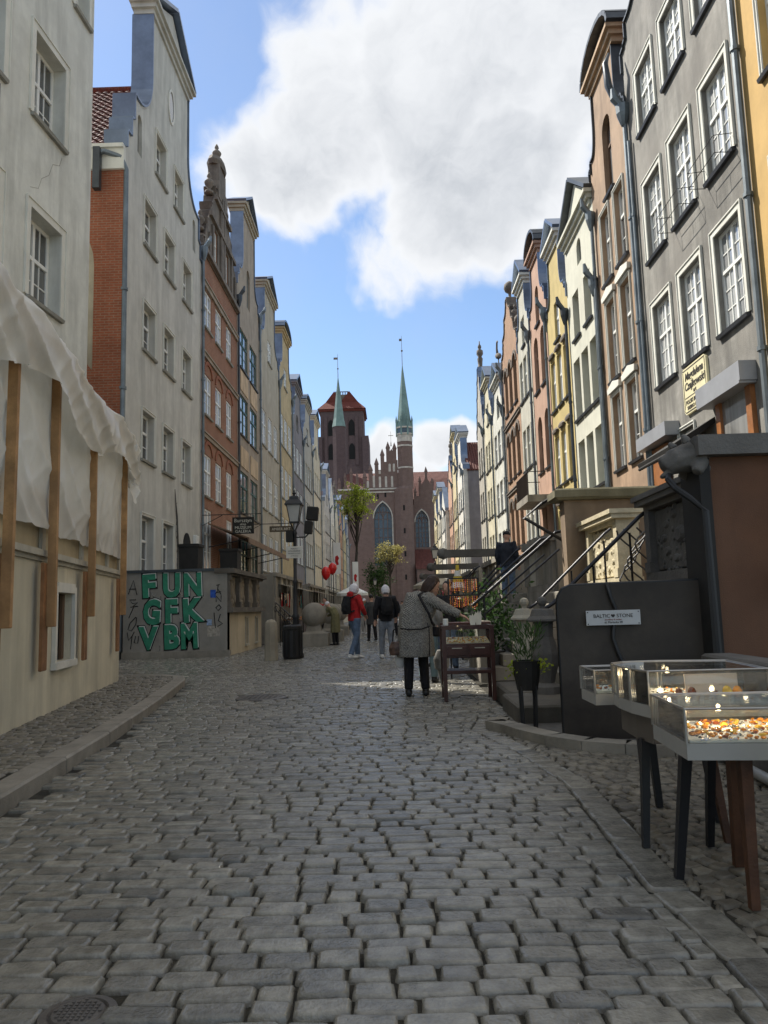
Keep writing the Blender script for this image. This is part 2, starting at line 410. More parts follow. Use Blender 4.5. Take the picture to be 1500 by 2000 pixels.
def add_window(root, st, u, z, wd, h, simple=False, tilt=False):
    fm, pms, sm, sur = window_meshes(st, wd, h)
    wo = obj('window', fm, root, (u, 0, z))
    for p in pms: obj('pane', p, wo)
    if sm: obj('sill', sm, wo)
    if sur: obj('surround', sur, wo)
    return wo
def curve_sweep(u0, z0, u1, z1, n=7):
    return [(u0+(u1-u0)*math.sin(t/n*math.pi/2), z0+(z1-z0)*(1-math.cos(t/n*math.pi/2))) for t in range(n+1)]
def gable_neck(wd, e, H, nw, f0=1.9, f1=3.9, sh=.07):
    """shoulders, concave sweep, upright neck"""
    c = wd/2
    L = [(0, e), (0, e+.55), (sh*wd*.6, e+.6), (sh*wd*.6, e+f0*.55), (sh*wd, e+f0*.6), (sh*wd, e+f0)] + curve_sweep(sh*wd+.25, e+f0, c-nw/2, e+f1) + [(c-nw/2, H)]
    return L + [(wd-u, z) for u, z in L[::-1]]
def gable_scroll(wd, e, H, steps=4):
    """stepped renaissance gable with scrolled edges"""
    c = wd/2; L = [(0, e)]
    for k in range(steps):
        a = k/steps; b = (k+1)/steps
        u0 = c*a*.86; u1 = c*b*.86; z0 = e+(H-e)*a; z1 = e+(H-e)*b
        L += [(u0, z0+.15), (u0+.12, z0+.3), (u0-.02 if k else .02, z0+(z1-z0)*.5)]
        L += curve_sweep(u0+.12, z0+(z1-z0)*.55, u1-.02, z1-.02, 4)
    L += [(c-.28, H), (c-.28, H+.35)]
    return L + [(wd-u, z) for u, z in L[::-1]]
def gable_tri(wd, e, H): return [(0, e), (0, e+.3), (wd/2, H), (wd, e+.3), (wd, e)]
def gable_flat(wd, e, H, nw):
    c = wd/2; L = [(0, e), (0, e+.4), (c-nw/2-.35, e+.9), (c-nw/2, e+1.7), (c-nw/2, H)]
    return L + [(wd-u, z) for u, z in L[::-1]]
def coping(root, outl, mat, thick=.45, t=.06, over=.07, name='gable_coping'):
    m = MB()
    for (a, b) in zip(outl[:-1], outl[1:]):
        d = Vector((b[0]-a[0], b[1]-a[1])); L = d.length
        if L < 1e-3: continue
        d /= L; n = Vector((-d.y, d.x))
        p = [(a[0]+n.x*.003, a[1]+n.y*.003), (b[0]+n.x*.003, b[1]+n.y*.003), (b[0]+n.x*t, b[1]+n.y*t), (a[0]+n.x*t, a[1]+n.y*t)]
        m.prism(p, -over, thick+.05, 'xzy')
    return m.build(name, mat, root)
def pediment(root, c, H, nw, ph, mat, matcap, thick=.5, style='tri'):
    m = MB(); o = .28
    m.box(c-nw/2-.08, c+nw/2+.08, -.08, thick, H, H+.18); m.box(c-nw/2-.18, c+nw/2+.18, -.18, thick+.05, H+.18, H+.34); m.box(c-nw/2-o, c+nw/2+o, -o, thick+.1, H+.34, H+.46)
    if style == 'tri':
        m.prism([(c-nw/2-.1, H+.46), (c+nw/2+.1, H+.46), (c, H+.46+ph-.14)], -.04, thick, 'xzy')
    else:
        pts = [(c-nw/2-.1, H+.46)] + [(c+(nw/2+.1)*math.cos(math.pi-a*math.pi/10), H+.46+(ph-.14)*math.sin(a*math.pi/10)) for a in range(1, 10)] + [(c+nw/2+.1, H+.46)]
        m.prism(pts, -.04, thick, 'xzy')
    p = m.build('pediment', mat, root)
    if style == 'tri': top = [(c-nw/2-o, H+.46), (c, H+.46+ph), (c+nw/2+o, H+.46)]
    else: top = [(c+(nw/2+o)*math.cos(math.pi-a*math.pi/10), H+.46+ph*math.sin(a*math.pi/10)) for a in range(0, 11)]
    coping(p, top, matcap, thick+.08, .13, o, 'cornice')
    return p
def finial(root, u, z, s, mat, kind='vase', y=.2):
    m = MB()
    if kind == 'vase': prof = [(.20, 0), (.20, .12), (.09, .16), (.07, .24), (.20, .42), (.24, .55), (.14, .68), (.06, .74), (.11, .82), (.09, .92), (.02, 1.05)]
    elif kind == 'ball': prof = [(.16, 0), (.16, .1), (.06, .14), (.06, .3), (.18, .38), (.24, .52), (.22, .68), (.12, .78), (.02, .84)]
    elif kind == 'figure': prof = [(.22, 0), (.22, .18), (.15, .2), (.17, .5), (.20, .75), (.12, .9), (.24, 1.1), (.22, 1.35), (.08, 1.46), (.13, 1.56), (.12, 1.7), (.05, 1.8), (.03, 2.05)]
    else: prof = [(.14, 0), (.12, .1), (.07, .5), (.1, .55), (.015, 1.1)]
    m.lathe([(r*s, zz*s) for r, zz in prof], (u, y, z), 10)
    return m.build('finial', mat, root, smooth=True)
def downpipe(root, u, ztop, zbot=0.3, hopper=True, mat=None, r=.06, y=-.1):
    m = MB(); m.tube([(u, y, ztop), (u, y, zbot)], r, 8)
    for k in range(int((ztop-zbot)/3)): m.tube([(u, y, zbot+1.5+3*k), (u, y, zbot+1.58+3*k)], r*1.35, 8)
    if hopper:
        m.lathe([(r, -.1), (r*1.5, 0), (r*2.6, .25), (r*2.8, .5), (r*2.4, .52)], (u, y-.03, ztop), 8)
        m.tube([(u, y-.03, ztop+.45), (u, y-.25, ztop+.75), (u+.05, y-.3, ztop+1.0)], [r*1.6, r*1.8, r*.8], 8)
    return m.build('downpipe', mat or m_pipe, root)
def house(name, label, side, Y0, wd, eave, outline, wins, wallm, X=None, depth=12.0, ridge=None, roofm=None, cop=None, group=None, thick=.45, bodym=None, bands=(), bandm=None, extra_holes=(), roof=True, rz=None, loc=None):
    X = X if X is not None else (-7.7 if side == 'L' else 7.0)
    if loc is None: loc = (X, Y0, 0) if side == 'L' else (X, Y0+wd, 0)
    root = thing(name, label, 'house', loc, rz if rz is not None else (R(90) if side == 'L' else R(-90)), group)
    holes = []
    for (st, u, z, w_, h_) in wins:
        holes.append(arch_pts(u, z, w_, h_, min(w_/2, h_*.4))[::-1] if STY[st].get('arch') else [(u, z), (u, z+h_), (u+w_, z+h_), (u+w_, z)])
    outer = [(0, -.3), (wd, -.3)] + [p for p in outline[::-1]]
    rev = max([STY[w_[0]]['rev'] for w_ in wins] + [.1])
    m = MB(); m.wall(outer, holes+list(extra_holes), thick, rev+.02)
    m.build('wall', wallm, root)
    b = MB(); e = eave
    b.add([(0, thick, -.3), (0, depth, -.3), (0, depth, e), (0, thick, e)], [(0, 1, 2, 3)])
    b.add([(wd, thick, -.3), (wd, depth, -.3), (wd, depth, e), (wd, thick, e)], [(0, 1, 2, 3)])
    rg = ridge if ridge else e+wd*.55
    b.add([(0, depth, -.3), (wd, depth, -.3), (wd, depth, e), (wd/2, depth, rg), (0, depth, e)], [(0, 1, 2, 3, 4)])
    b.add([(0, rev+.05, -.3), (wd, rev+.05, -.3), (wd, rev+.05, e), (0, rev+.05, e)], [(0, 1, 2, 3)])
    b.build('side_wall', bodym or wallm, root)
    if roof:
        r_ = MB(); t = .12; c = wd/2
        r_.add([(-.12, thick*.6, e-.05), (c, thick*.6, rg), (c, depth+.1, rg), (-.12, depth+.1, e-.05)], [(0, 1, 2, 3)])
        r_.add([(wd+.12, thick*.6, e-.05), (c, thick*.6, rg), (c, depth+.1, rg), (wd+.12, depth+.1, e-.05)], [(0, 1, 2, 3)])
        r_.add([(-.12, thick*.6, e-.05), (-.12, depth+.1, e-.05), (-.12, depth+.1, e-.2), (-.12, thick*.6, e-.2)], [(0, 1, 2, 3)])
        r_.add([(wd+.12, thick*.6, e-.05), (wd+.12, depth+.1, e-.05), (wd+.12, depth+.1, e-.2), (wd+.12, thick*.6, e-.2)], [(0, 1, 2, 3)])
        ro = r_.build('roof', roofm or m_tiled, root)
    for (st, u, z, w_, h_) in wins: add_window(root, st, u, z, w_, h_)
    if cop: coping(root, outline, cop, thick)
    for (z, hh, pr) in bands:
        q = MB(); q.box(.02, wd-.02, -pr, -.002, z, z+hh); q.box(.0, wd, -pr-.05, -.002, z+hh, z+hh+.06); q.build('string_course', bandm or wallm, root)
    return root
def rows(st, us, zs, wd, h): return [(st, u, z, wd, h) for z in zs for u in us]
# ------------------------------------------------------------------ left row of houses
m_h2   = M('grey white render', (.52, .515, .47), stain=.42, var=.1)
m_h4   = M('grey brown render', (.33, .28, .22), stain=.4, var=.15)
m_h4b  = M('ochre panel', (.55, .42, .27), stain=.5, var=.2)
m_h5   = M('beige render', (.40, .36, .28), stain=.35, var=.12)
m_h6   = M('ochre render', (.46, .36, .20), stain=.4, var=.15)
m_h7   = M('mauve grey render', (.20, .185, .19), stain=.35, var=.12)
m_h8   = M('stone grey render', (.36, .34, .29), stain=.4, var=.15)
m_h9   = M('light ochre render', (.50, .45, .34), stain=.35, var=.12)
m_gabst = M('dark sandstone', (.17, .145, .12), stain=.55, var=.3, bump=.8, bscale=18)
# --- white house at the left edge
wa = math.atan(.067)
w1, e1 = 14.0, 19.5
def s1(s): return w1+s            # s: metres from its far corner (negative towards the camera)
wins = []
for cu in (-2.72, -5.2, -7.7, -10.2):
    for z in (12.0, 7.9): wins.append(('L1', s1(cu), z, 1.32, 1.98))
for cu in (-1.55, -5.2, -8.6): wins.append(('L1', s1(cu)+.55 if cu == -1.55 else s1(cu), 16.0, .7 if cu == -1.55 else 1.32, 1.7))
for cu in (-4.2, -8.0): wins.append(('L1', s1(cu), 3.2, 1.3, 2.1))
c0 = Vector((-7.3, 18.0)); dv = Vector((math.sin(wa), math.cos(wa)))
o0 = c0 - dv*w1
H1 = house('town_house', 'tall white plaster house at the left edge with multi-pane windows', 'L', 0, w1, e1, gable_flat(w1, e1, 24.5, 6.0), wins, m_white,
           loc=(o0.x, o0.y, 0), rz=R(90)-wa, ridge=25, cop=m_zinc, thick=.5)
q = MB(); q.box(.85, .9, -.03, -.003, 12.05, 12.8); q.tube([(.875, -.04, 12.0), (.875, -.05, 12.9)], .02, 6)
an = MB(); an.box(s1(-4.06), s1(-4.01), -.05, -.003, 10.55, 11.75); an.build('wall_anchor', m_black, H1)
cr = MB(); pts = [(-1.45, 11.75), (-1.55, 11.5), (-1.85, 11.35), (-2.0, 11.0), (-2.3, 10.75), (-2.42, 10.45), (-2.75, 10.3)]
for a, b in zip(pts[:-1], pts[1:]): cr.tube([(s1(a[0]), -.001, a[1]), (s1(b[0]), -.001, b[1])], .0045, 4)
cr.build('crack', m_stone, H1)

# --- grey-white house with the neck gable
Y2, W2 = 21.6, 9.15
wins = rows('L2', (1.72, 3.9, 6.25), (13.05, 9.55, 6.02), 1.2, 1.55) + rows('L2', (1.75, 3.95), (2.3,), 1.2, 1.95) + [('L2', 2.85, 16.15, 1.15, 1.5), ('L2', 5.05, 16.15, 1.15, 1.5), ('N', 1.0, 15.75, .42, 1.35), ('N', 7.7, 15.75, .42, 1.35)]
g2 = gable_neck(W2, 15.25, 21.6, 4.5, 2.2, 3.9)
H2 = house('town_house', 'tall grey-white gabled house with a brick side wall beyond the white house', 'L', Y2, W2, 15.25, g2, wins, m_h2, ridge=20.4, cop=m_zinc, thick=.62, roof=False, bodym=m_brick)
pediment(H2, W2/2, 21.6, 4.5, 1.5, m_h2, m_zinc, .62)
ov = MB(); n = 20
for rr, d0, d1 in ((1.0, -.04, -.002),):
    o = [(W2/2+.38*math.cos(a*2*math.pi/n), 19.75+.68*math.sin(a*2*math.pi/n)) for a in range(n)]; i = [(W2/2+.29*math.cos(-a*2*math.pi/n), 19.75+.58*math.sin(-a*2*math.pi/n)) for a in range(n)]
    t_ = MB(); t_.wall(o, [i], .04, .04, back=False); ov.add([(x, y-.045, z) for x, y, z in t_.v], t_.f)
ov.build('oval_moulding', m_trim, H2)
ovp = MB(); ovp.prism([(W2/2+.29*math.cos(a*2*math.pi/n), 19.75+.58*math.sin(a*2*math.pi/n)) for a in range(n)], -.02, -.004, 'xzy'); ovp.build('oval_window', m_paned, H2)
downpipe(H2, -.05, 14.5, .2, hopper=False, r=.08, y=-.02)
q = MB(); q.tube([(-.05, -.02, 14.5), (-.16, .1, 14.85), (-.3, .55, 14.95), (-.35, .75, 14.9)], .08, 8); q.build('pipe_bend', m_pipe, H2)
q = MB(); q.box(-.5, -.3, .62, .82, 13.7, 15.0); q.build('rainwater_hopper', m_zincd, H2)
downpipe(H2, W2-.1, 16.0, .2)
vn = MB(); vn.tube([(5.3, -.03, 5.6), (5.38, -.04, 5.1), (5.6, -.03, 4.6), (5.58, -.05, 4.1), (5.75, -.03, 3.5), (5.7, -.04, 2.9), (5.78, -.03, 1.8)], [.01, .025, .03, .035, .03, .035, .03], 5)
for k in range(14): z = 5.3-k*.24; vn.tube([(5.4+.025*k, -.03, z), (5.4+.025*k+(.12 if k % 2 else -.1), -.06, z+.1)], [.012, .003], 4)
vn.build('dead_vine', m_stoned, H2)
q = MB(); q.prism(arch_pts(6.5, 1.9, .95, 2.3, .47), -.03, -.005, 'xzy'); q.build('arched_niche_shade', m_room, H2)  # flat black sheet standing in for a shaded arched niche
q = MB(); q.bbox(7.9, 8.3, -.14, -.004, 3.7, 4.2, .02); q.build('wall_sign', m_wframe, H2)
# brick side wall with a tall plastered niche and a brick arch across it (local y runs into the house)
q = MB(); q.box(-.12, -.003, .03, .86, -.2, 14.45); q.box(-.121, -.004, .86, 12.0, 13.2, 14.45); q.build('brick_pier', m_brick, H2)
q = MB(); q.box(-.05, -.002, .86, 12.0, -.2, 13.2); q.build('niche_plaster', M('niche plaster', (.42, .38, .29), stain=.4, var=.15), H2)
q = MB(); q.box(-.22, -.003, .0, 12.0, 14.45, 15.1); q.box(-.3, -.004, .0, 12.0, 15.1, 15.22); q.build('eaves_moulding', m_trim, H2)
for zt, nm in ((13.2, 'brick_arch'), (8.9, 'brick_arch')):
    q = MB(); secs = []; rad = 1.7
    for k in range(9):
        a = math.pi/2*k/8; yy = .86+rad*(1-math.cos(a)); zz = zt-rad+rad*math.sin(a)
        yo = .86+rad-(rad+.3)*math.cos(a); zo = zt-rad+(rad+.3)*math.sin(a)
        if zt > 10: yo, zo = .86, zt
        secs.append([(-.121, yy, zz), (-.121, yo, zo), (-.004, yo, zo), (-.004, yy, zz)])
    q.ring(secs); q.build(nm, m_brick, H2)
# tiled roof with separate pantiles on the slope that shows
rf = MB(); e, c, rg = 15.2, W2/2, 20.4
rf.add([(-.15, .3, e), (c, .3, rg), (c, 12, rg), (-.15, 12, e)], [(0, 1, 2, 3)]); rf.add([(W2+.1, .3, e), (c, .3, rg), (c, 12, rg), (W2+.1, 12, e)], [(0, 1, 2, 3)])
roof2 = rf.build('roof', m_tiled, H2)
slope = Vector((c+.15, 0, rg-e)); SL = slope.length; ang = math.atan2(rg-e, c+.15)
tl, tw = .36, .27
t_ = MB(); secs = []
prof = [(0, .0), (.05, .05), (.10, .055), (.15, .02), (.20, .0), (.27, .01)]
for s_, dz in ((0, .05), (tl+.06, .0)):
    secs.append([(s_, y, z+dz) for y, z in prof] + [(s_, y, z+dz-.02) for y, z in prof[::-1]])
t_.ring(secs); tile_me = t_.mesh('roof_tile', M('pantile', (.13, .04, .03), rough=.5, var=.3, objvar=.35, spec=.5))
for a in range(int(SL/tl)):
    for b in range(9):
        o = obj('roof_tile', tile_me, roof2, (-.15+math.cos(ang)*a*tl-.02, .64+b*tw, e+.03+math.sin(ang)*a*tl), (random.uniform(-.01, .01), -ang, random.uniform(-.012, .012)))
q = MB(); q.tube([(c, .6, rg+.08), (c, 12, rg+.08)], .14, 8); q.build('ridge_tiles', m_tile, roof2)

# --- orange brick house
Y3, W3 = 30.75, 7.35
m_h3 = brickmat('warm brick', (.33, .155, .095), (.27, .12, .072), (.33, .24, .17))
wins = rows('L3', (.55, 2.55, 4.75), (13.3,), 1.2, 1.65) + rows('L3', (.55, 2.55, 4.75), (9.5, 6.05), 1.2, 1.75) + rows('L3', (.55, 4.75), (2.9,), 1.25, 2.6) + rows('L3', (1.7, 4.0), (16.9,), 1.1, 1.6)
H3 = house('town_house', 'orange brick gabled house with white casements beside the grey-white house', 'L', Y3, W3, 16.5, gable_scroll(W3, 16.5, 21.2, 4), wins, m_h3, ridge=20.0, cop=m_gabst,
           bands=((15.0, .18, .09), (11.9, .16, .08), (8.45, .16, .08)), bandm=m_h4)
q = MB(); q.wall([(.05, 16.45), (W3-.05, 16.45), (W3-.9, 18.3), (W3-1.9, 19.7), (W3/2+.3, 21.3), (W3/2-.3, 21.3), (1.9, 19.7), (.9, 18.3)], [[(u, 16.9), (u, 18.5), (u+1.1, 18.5), (u+1.1, 16.9)] for u in (1.7, 4.0)], .05, .05, back=False)
g_ = MB(); g_.add([(x, y-.06, z) for x, y, z in q.v], q.f)
for u in (.9, 1.45, 3.1, 3.45, 3.8, 5.4, 6.2): g_.box(u, u+.22, -.16, -.05, 16.6, 16.6+max(.8, 4.3-abs(u-W3/2)*1.15))
for z, a in ((16.5, .1), (18.6, 1.1), (19.9, 2.1)): g_.box(a, W3-a, -.2, -.05, z, z+.2)
g_.build('gable_relief', m_gabst, H3)
q = MB(); q.box(W3/2-.95, W3/2+.95, -.12, .5, 20.4, 21.2); q.box(W3/2-.7, W3/2+.7, -.08, .45, 21.2, 22.2); q.lathe([(.85, 0), (.95, .2), (.8, .45), (.5, .6)], (W3/2, .2, 22.15), 12, 1, .45); q.build('gable_crest', m_gabst, H3)
finial(H3, W3/2, 22.6, .95, m_gabst, 'vase'); finial(H3, W3/2+1.5, 20.2, 1.0, m_gabst, 'vase'); finial(H3, W3/2-1.5, 20.2, 1.0, m_gabst, 'vase'); finial(H3, W3-.5, 17.6, .9, m_gabst, 'vase'); finial(H3, .5, 17.6, .9, m_gabst, 'vase')
for u in (.55, 2.55, 4.75):
    for z in (14.95, 11.25, 7.8):
        q = MB(); secs = []
        for k in range(9):
            a = math.pi*k/8; secs.append([(u+.6+.62*math.cos(a), -.05, z+.05+.42*math.sin(a)), (u+.6+.78*math.cos(a), -.05, z+.05+.58*math.sin(a)), (u+.6+.78*math.cos(a), -.003, z+.05+.58*math.sin(a)), (u+.6+.62*math.cos(a), -.003, z+.05+.42*math.sin(a))])
        q.ring(secs); q.build('relieving_arch', m_brick, H3)
downpipe(H3, W3-.05, 17.0, .2, mat=m_zincd)
# arched doorway with a fan head
q = MB(); q.prism(arch_pts(3.0, .8, 1.0, 3.2, .5), -.03, -.006, 'xzy'); q.build('door', m_woodb, H3)
# --- green-framed house
Y4, W4 = 38.1, 6.5
wins = rows('GR', (.7, 3.5), (14.0, 10.4, 6.3), 2.2, 2.15) + [('N', 2.75, 18.0, .9, 2.3)] + rows('GR', (.8, 3.6), (2.7,), 2.0, 2.2)
H4 = house('town_house', 'grey-brown house with dark green window frames and ochre panels', 'L', Y4, W4, 18.2, gable_neck(W4, 18.2, 23.0, 3.4, 1.2, 2.4), wins, m_h4, ridge=21.5, cop=m_zinc, thick=.6)
pediment(H4, W4/2, 23.0, 3.4, 1.2, m_h5, m_zinc, .7)
for u in (.75, 3.55):
    for z in (12.75, 8.7): q = MB(); q.box(u, u+2.1, -.04, -.003, z, z+1.05); q.build('wall_panel', m_h4b, H4)
downpipe(H4, W4-.05, 18.5, .2)
# --- the rest of the near left row
def simple_left(nm, lab, Y0, wd, eave, H, wallm, st, cols, zs, ww, hh, gk, ph=1.1, cop_=None, gm=None, fk=None, X=-7.7, thick=.55, side='L', roofm=None, nwf=.52):
    m_ = (wd-cols*ww)/(cols+1)
    us = [m_+k*(ww+m_) for k in range(cols)]
    wins = rows(st, us, zs, ww, hh)
    if gk in ('neck', 'flat'): wins.append(('N' if gk == 'flat' else st, wd/2-ww*.45, eave-.2, ww*.9, 1.5))
    ol = {'neck': lambda: gable_neck(wd, eave, H, wd*nwf, 1.1, 2.2), 'flat': lambda: gable_flat(wd, eave, H, wd*nwf), 'tri': lambda: gable_tri(wd, eave, H), 'scroll': lambda: gable_scroll(wd, eave, H, 4)}[gk]()
    Hh = house(nm, lab, side, Y0, wd, eave, ol, wins, wallm, X=X, ridge=min(H-.3, eave+wd*.5), cop=cop_ or m_zinc, thick=thick, roofm=roofm)
    if gk in ('neck', 'flat'): pediment(Hh, wd/2, H, wd*nwf, ph, gm or wallm, m_zinc, thick+.1, 'tri' if ph > .9 else 'seg')
    if gk == 'scroll':
        finial(Hh, wd/2, H+.3, 1.1, m_gabst, fk or 'figure'); finial(Hh, wd*.25, eave+(H-eave)*.52, .8, m_gabst, 'ball'); finial(Hh, wd*.75, eave+(H-eave)*.52, .8, m_gabst, 'ball')
        finial(Hh, .35, eave+.5, .8, m_gabst, 'ball'); finial(Hh, wd-.35, eave+.5, .8, m_gabst, 'ball')
    downpipe(Hh, wd-.08 if side == 'L' else wd-.1, eave-.6, .3)
    q = MB(); q.box(wd*.36, wd*.36+1.1, -.04, -.005, 1.2, 3.4); q.box(wd*.36-.12, wd*.36+1.22, -.08, -.005, 3.4, 3.6); q.build('door', m_woodb, Hh)
    return Hh
simple_left('town_house', 'beige house with a tall neck gable next to the green-framed house', 44.65, 7.9, 17.4, 21.6, m_h5, 'L3', 3, (11.3, 7.4, 3.6), 1.6, 2.25, 'neck')
simple_left('town_house', 'ochre house with closely set white windows on the left side', 52.6, 6.8, 17.9, 21.4, m_h6, 'L3', 3, (13.0, 9.2, 5.5), 1.7, 2.3, 'neck', .8)
simple_left('town_house', 'mauve-grey house with a low pediment on the left side', 59.45, 7.2, 16.2, 19.4, m_h7, 'L3', 3, (12.3, 8.7, 5.0), 1.7, 2.3, 'flat')
simple_left('town_house', 'stone-grey house with a rounded zinc gable head on the left side', 66.7, 7.7, 16.8, 19.9, m_h8, 'F', 4, (12.4, 8.8, 5.1), 1.35, 2.2, 'neck', .75)
simple_left('town_house', 'light ochre house at the far end of the nearer left row', 74.45, 8.6, 16.9, 20.4, m_h9, 'F', 4, (13.0, 9.3, 5.6), 1.4, 2.2, 'flat')
m_far = [M('far cream', (.52, .48, .38), stain=.3), M('far grey', (.42, .41, .38), stain=.3), M('far salmon', (.45, .27, .18), stain=.3), M('far white', (.60, .58, .52), stain=.25), M('far yellow', (.52, .44, .26), stain=.3)]
names = ['cream', 'grey', 'salmon', 'white', 'pale yellow']
gks = ['flat', 'tri', 'scroll', 'neck', 'flat', 'neck', 'tri']
y = 90.0
lw = [7.0, 7.6, 8.2, 8.0, 9.0, 8.5]; lH = [17.5, 18.5, 17.0, 17.0, 16.5, 16]
ordn = ['nearest', 'second', 'third', 'fourth', 'fifth', 'farthest']
for k in range(6):
    hh_ = simple_left('town_house', f'{names[(k*2+1)%5]} house, {ordn[k]} of the far left row by the church', y, lw[k], lH[k]-3.5, lH[k], m_far[(k*2+1) % 5], 'F', 3, (10.4, 7.2, 4.0), 1.5, 2.0, gks[k % 7], X=-7.9)
    if k == 0:
        q = MB(); q.box(-.05, -.002, .5, 3.2, 2, 13.5)
        q.build('brick_flank', brickmat('striped brick', (.55, .16, .10), (.42, .12, .08), (.5, .3, .22), bw=.9, bh=.35), hh_)
    y += lw[k]+.05
# ------------------------------------------------------------------ right row of houses (sunlit)
m_r1 = M('yellow render', (.52, .34, .12), stain=.25, var=.1)
m_r2 = M('grey roughcast', (.225, .218, .198), stain=.75, var=.36, scale=.8, bump=.7, bscale=40)
m_r3 = M('orange brown render', (.34, .235, .155), stain=.6, var=.25, scale=.8)
m_r4 = M('ivory render', (.56, .56, .47), stain=.18, var=.07)
m_r5 = M('mustard render', (.48, .385, .165), stain=.22, var=.1)
m_r6 = M('salmon render', (.42, .27, .195), stain=.25, var=.1)
m_r7 = M('pale grey render', (.46, .45, .38), stain=.25, var=.1)
m_r8 = brickmat('soft orange brick', (.40, .25, .165), (.34, .21, .138), (.45, .32, .22))  # softer, paler orange than the other bricks
def ru(Y0, wd, Yv): return Y0+wd-Yv     # facade coordinate of a street position
# yellow house at the right edge
Y0, wd = 6.9, 6.85
wins = rows('O', (.8, 2.9, 5.0), (14.4, 10.6, 6.8, 3.2), 1.2, 2.2)
HR1 = house('town_house', 'yellow house cut by the right edge of the view', 'R', Y0, wd, 17.5, gable_neck(wd, 17.5, 21.5, 3.4, 1.4, 2.8), wins, m_r1, ridge=21, cop=m_zinc)
pediment(HR1, wd/2, 21.5, 3.4, 1.2, m_r1, m_zinc, .6)
# grey house
Y0, wd = 13.75, 6.6
us = [ru(Y0, wd, 19.4), ru(Y0, wd, 17.5), ru(Y0, wd, 15.55)]
wins = [('G', u+.02, z, 1.2, h) for u in us for (z, h) in ((6.66, 2.13), (10.06, 2.1), (13.66, 1.75))]
wins += [('O', ru(Y0, wd, 18.2), 3.2, 0.9, 2.0)]
HR2 = house('town_house', 'grey roughcast house with large white windows and a plaque', 'R', Y0, wd, 16.2, gable_neck(wd, 16.2, 20.2, 3.0, 1.2, 2.6), wins, m_r2, ridge=19.5, cop=m_zincd)
pediment(HR2, wd/2, 20.2, 3.0, 1.1, m_r2, m_zincd, .6)
downpipe(HR2, wd+.02, 15.2, 1.2, r=.07); downpipe(HR2, .12, 14.6, 1.2, r=.075); downpipe(HR2, .32, 13.9, 1.2, hopper=False, r=.045)
q = MB(); q.tube([(-.1, -.12, 15.1), (-.02, -.3, 15.4), (-.1, -.42, 15.9), (.0, -.5, 16.5), (-.1, -.35, 16.9)], [.05, .09, .11, .08, .03], 8); q.build('dragon_gargoyle', m_zincd, HR2, smooth=True)
for u, z in ((us[1], 10.06), (us[2], 10.06)):      # empty flower-box brackets of thin iron
    q = MB(); a, b = u-.05, u+1.3
    q.tube([(a, -.05, z-.12), (a, -.42, z-.12), (b, -.42, z-.12), (b, -.05, z-.12)], .009, 5); q.tube([(a, -.04, z+.28), (a, -.42, z+.24), (b, -.42, z+.24), (b, -.04, z+.28)], .009, 5)
    for x in (a, (a+b)/2, b): q.tube([(x, -.42, z-.12), (x, -.42, z+.24)], .008, 5)
    q.build('flower_bracket', m_black, HR2)
# plaque
pq = MB(); pq.prism([(0, .08), (.08, 0), (1.28, 0), (1.36, .08), (1.36, 1.0), (1.28, 1.08), (.08, 1.08), (0, 1.0)], -.06, -.004, 'xzy')
plq = pq.build('plaque', M('cream enamel', (.72, .66, .42), rough=.4, var=.08, bump=.05), HR2, (ru(Y0, wd, 17.66), 0, 5.46))
q = MB(); q.prism([(0.03, .09), (.09, .03), (1.27, .03), (1.33, .09), (1.33, .115), (1.27, .055), (.09, .055), (.03, .115)], -.066, -.0605, 'xzy'); q.box(.05, 1.31, -.066, -.0605, 1.02, 1.04); q.box(.05, .07, -.066, -.0605, .12, 1.0); q.box(1.29, 1.31, -.066, -.0605, .12, 1.0); q.box(.1, 1.26, -.066, -.0605, .37, .385)
q.build('plaque_border', m_blackp, plq)
m_ink = M('dark ink', (.03, .025, .02), rough=.6, bump=0)
lettering('Magdalena', .25, m_ink, plq, (.68, -.064, .78), offset=.006, shear=.2); lettering('Czajkowski', .25, m_ink, plq, (.68, -.064, .55), offset=.006, shear=.2); lettering('art', .14, m_ink, plq, (.68, -.064, .42), offset=.004)
lettering('POLSKI BURSZTYN', .13, m_ink, plq, (.68, -.064, .22), offset=.004); lettering('SREBRO I GALERIA', .12, m_ink, plq, (.68, -.064, .09), offset=.003)
q = MB(); q.box(0, .16, -.05, -.004, 0, .22); pp = q.build('house_number', m_wframe, HR2, (ru(Y0, wd, 15.95), 0, 5.6)); lettering('18', .15, m_ink, pp, (.08, -.053, .05))
# shop window with roller shutter boxes
q = MB(); q.box(0, 2.1, -.34, -.004, 0, .38); q.box(.03, 2.07, -.345, -.01, -.05, -.004); q.build('shutter_box', M('shutter grey', (.33, .34, .36), rough=.45, metal=.3, var=.08, bump=0), HR2, (ru(Y0, wd, 16.3), 0, 5.3))
q = MB(); q.box(0, 2.2, -.36, -.004, 0, .34); q.build('shutter_box', MATS['shutter grey'], HR2, (ru(Y0, wd, 20.4), 0, 5.15))
q = MB(); q.box(0, .2, -.09, -.004, 2.2, 5.25); q.box(1.4, 1.62, -.10, -.004, 2.2, 5.5); q.box(.2, 1.4, -.088, -.004, 2.2, 2.4); q.build('shop_window_frame', M('varnished wood', (.30, .125, .045), rough=.4, var=.2, scale=4), HR2, (ru(Y0, wd, 15.95), 0, 0))
q = MB(); q.box(.2, 1.4, -.03, -.006, 2.4, 5.25); q.build('shop_window_pane', m_panem, HR2, (ru(Y0, wd, 15.95), 0, 0))
q = MB(); q.prism([(-.9, 4.35), (-.004, 4.95), (-.004, 5.08), (-.95, 4.5)], 0, 2.4, 'yzx'); q.tube([(0, -.9, 4.38), (2.4, -.9, 4.38)], .04, 8); q.build('folded_awning', m_blackp, HR2, (ru(Y0, wd, 18.6), 0, 0))
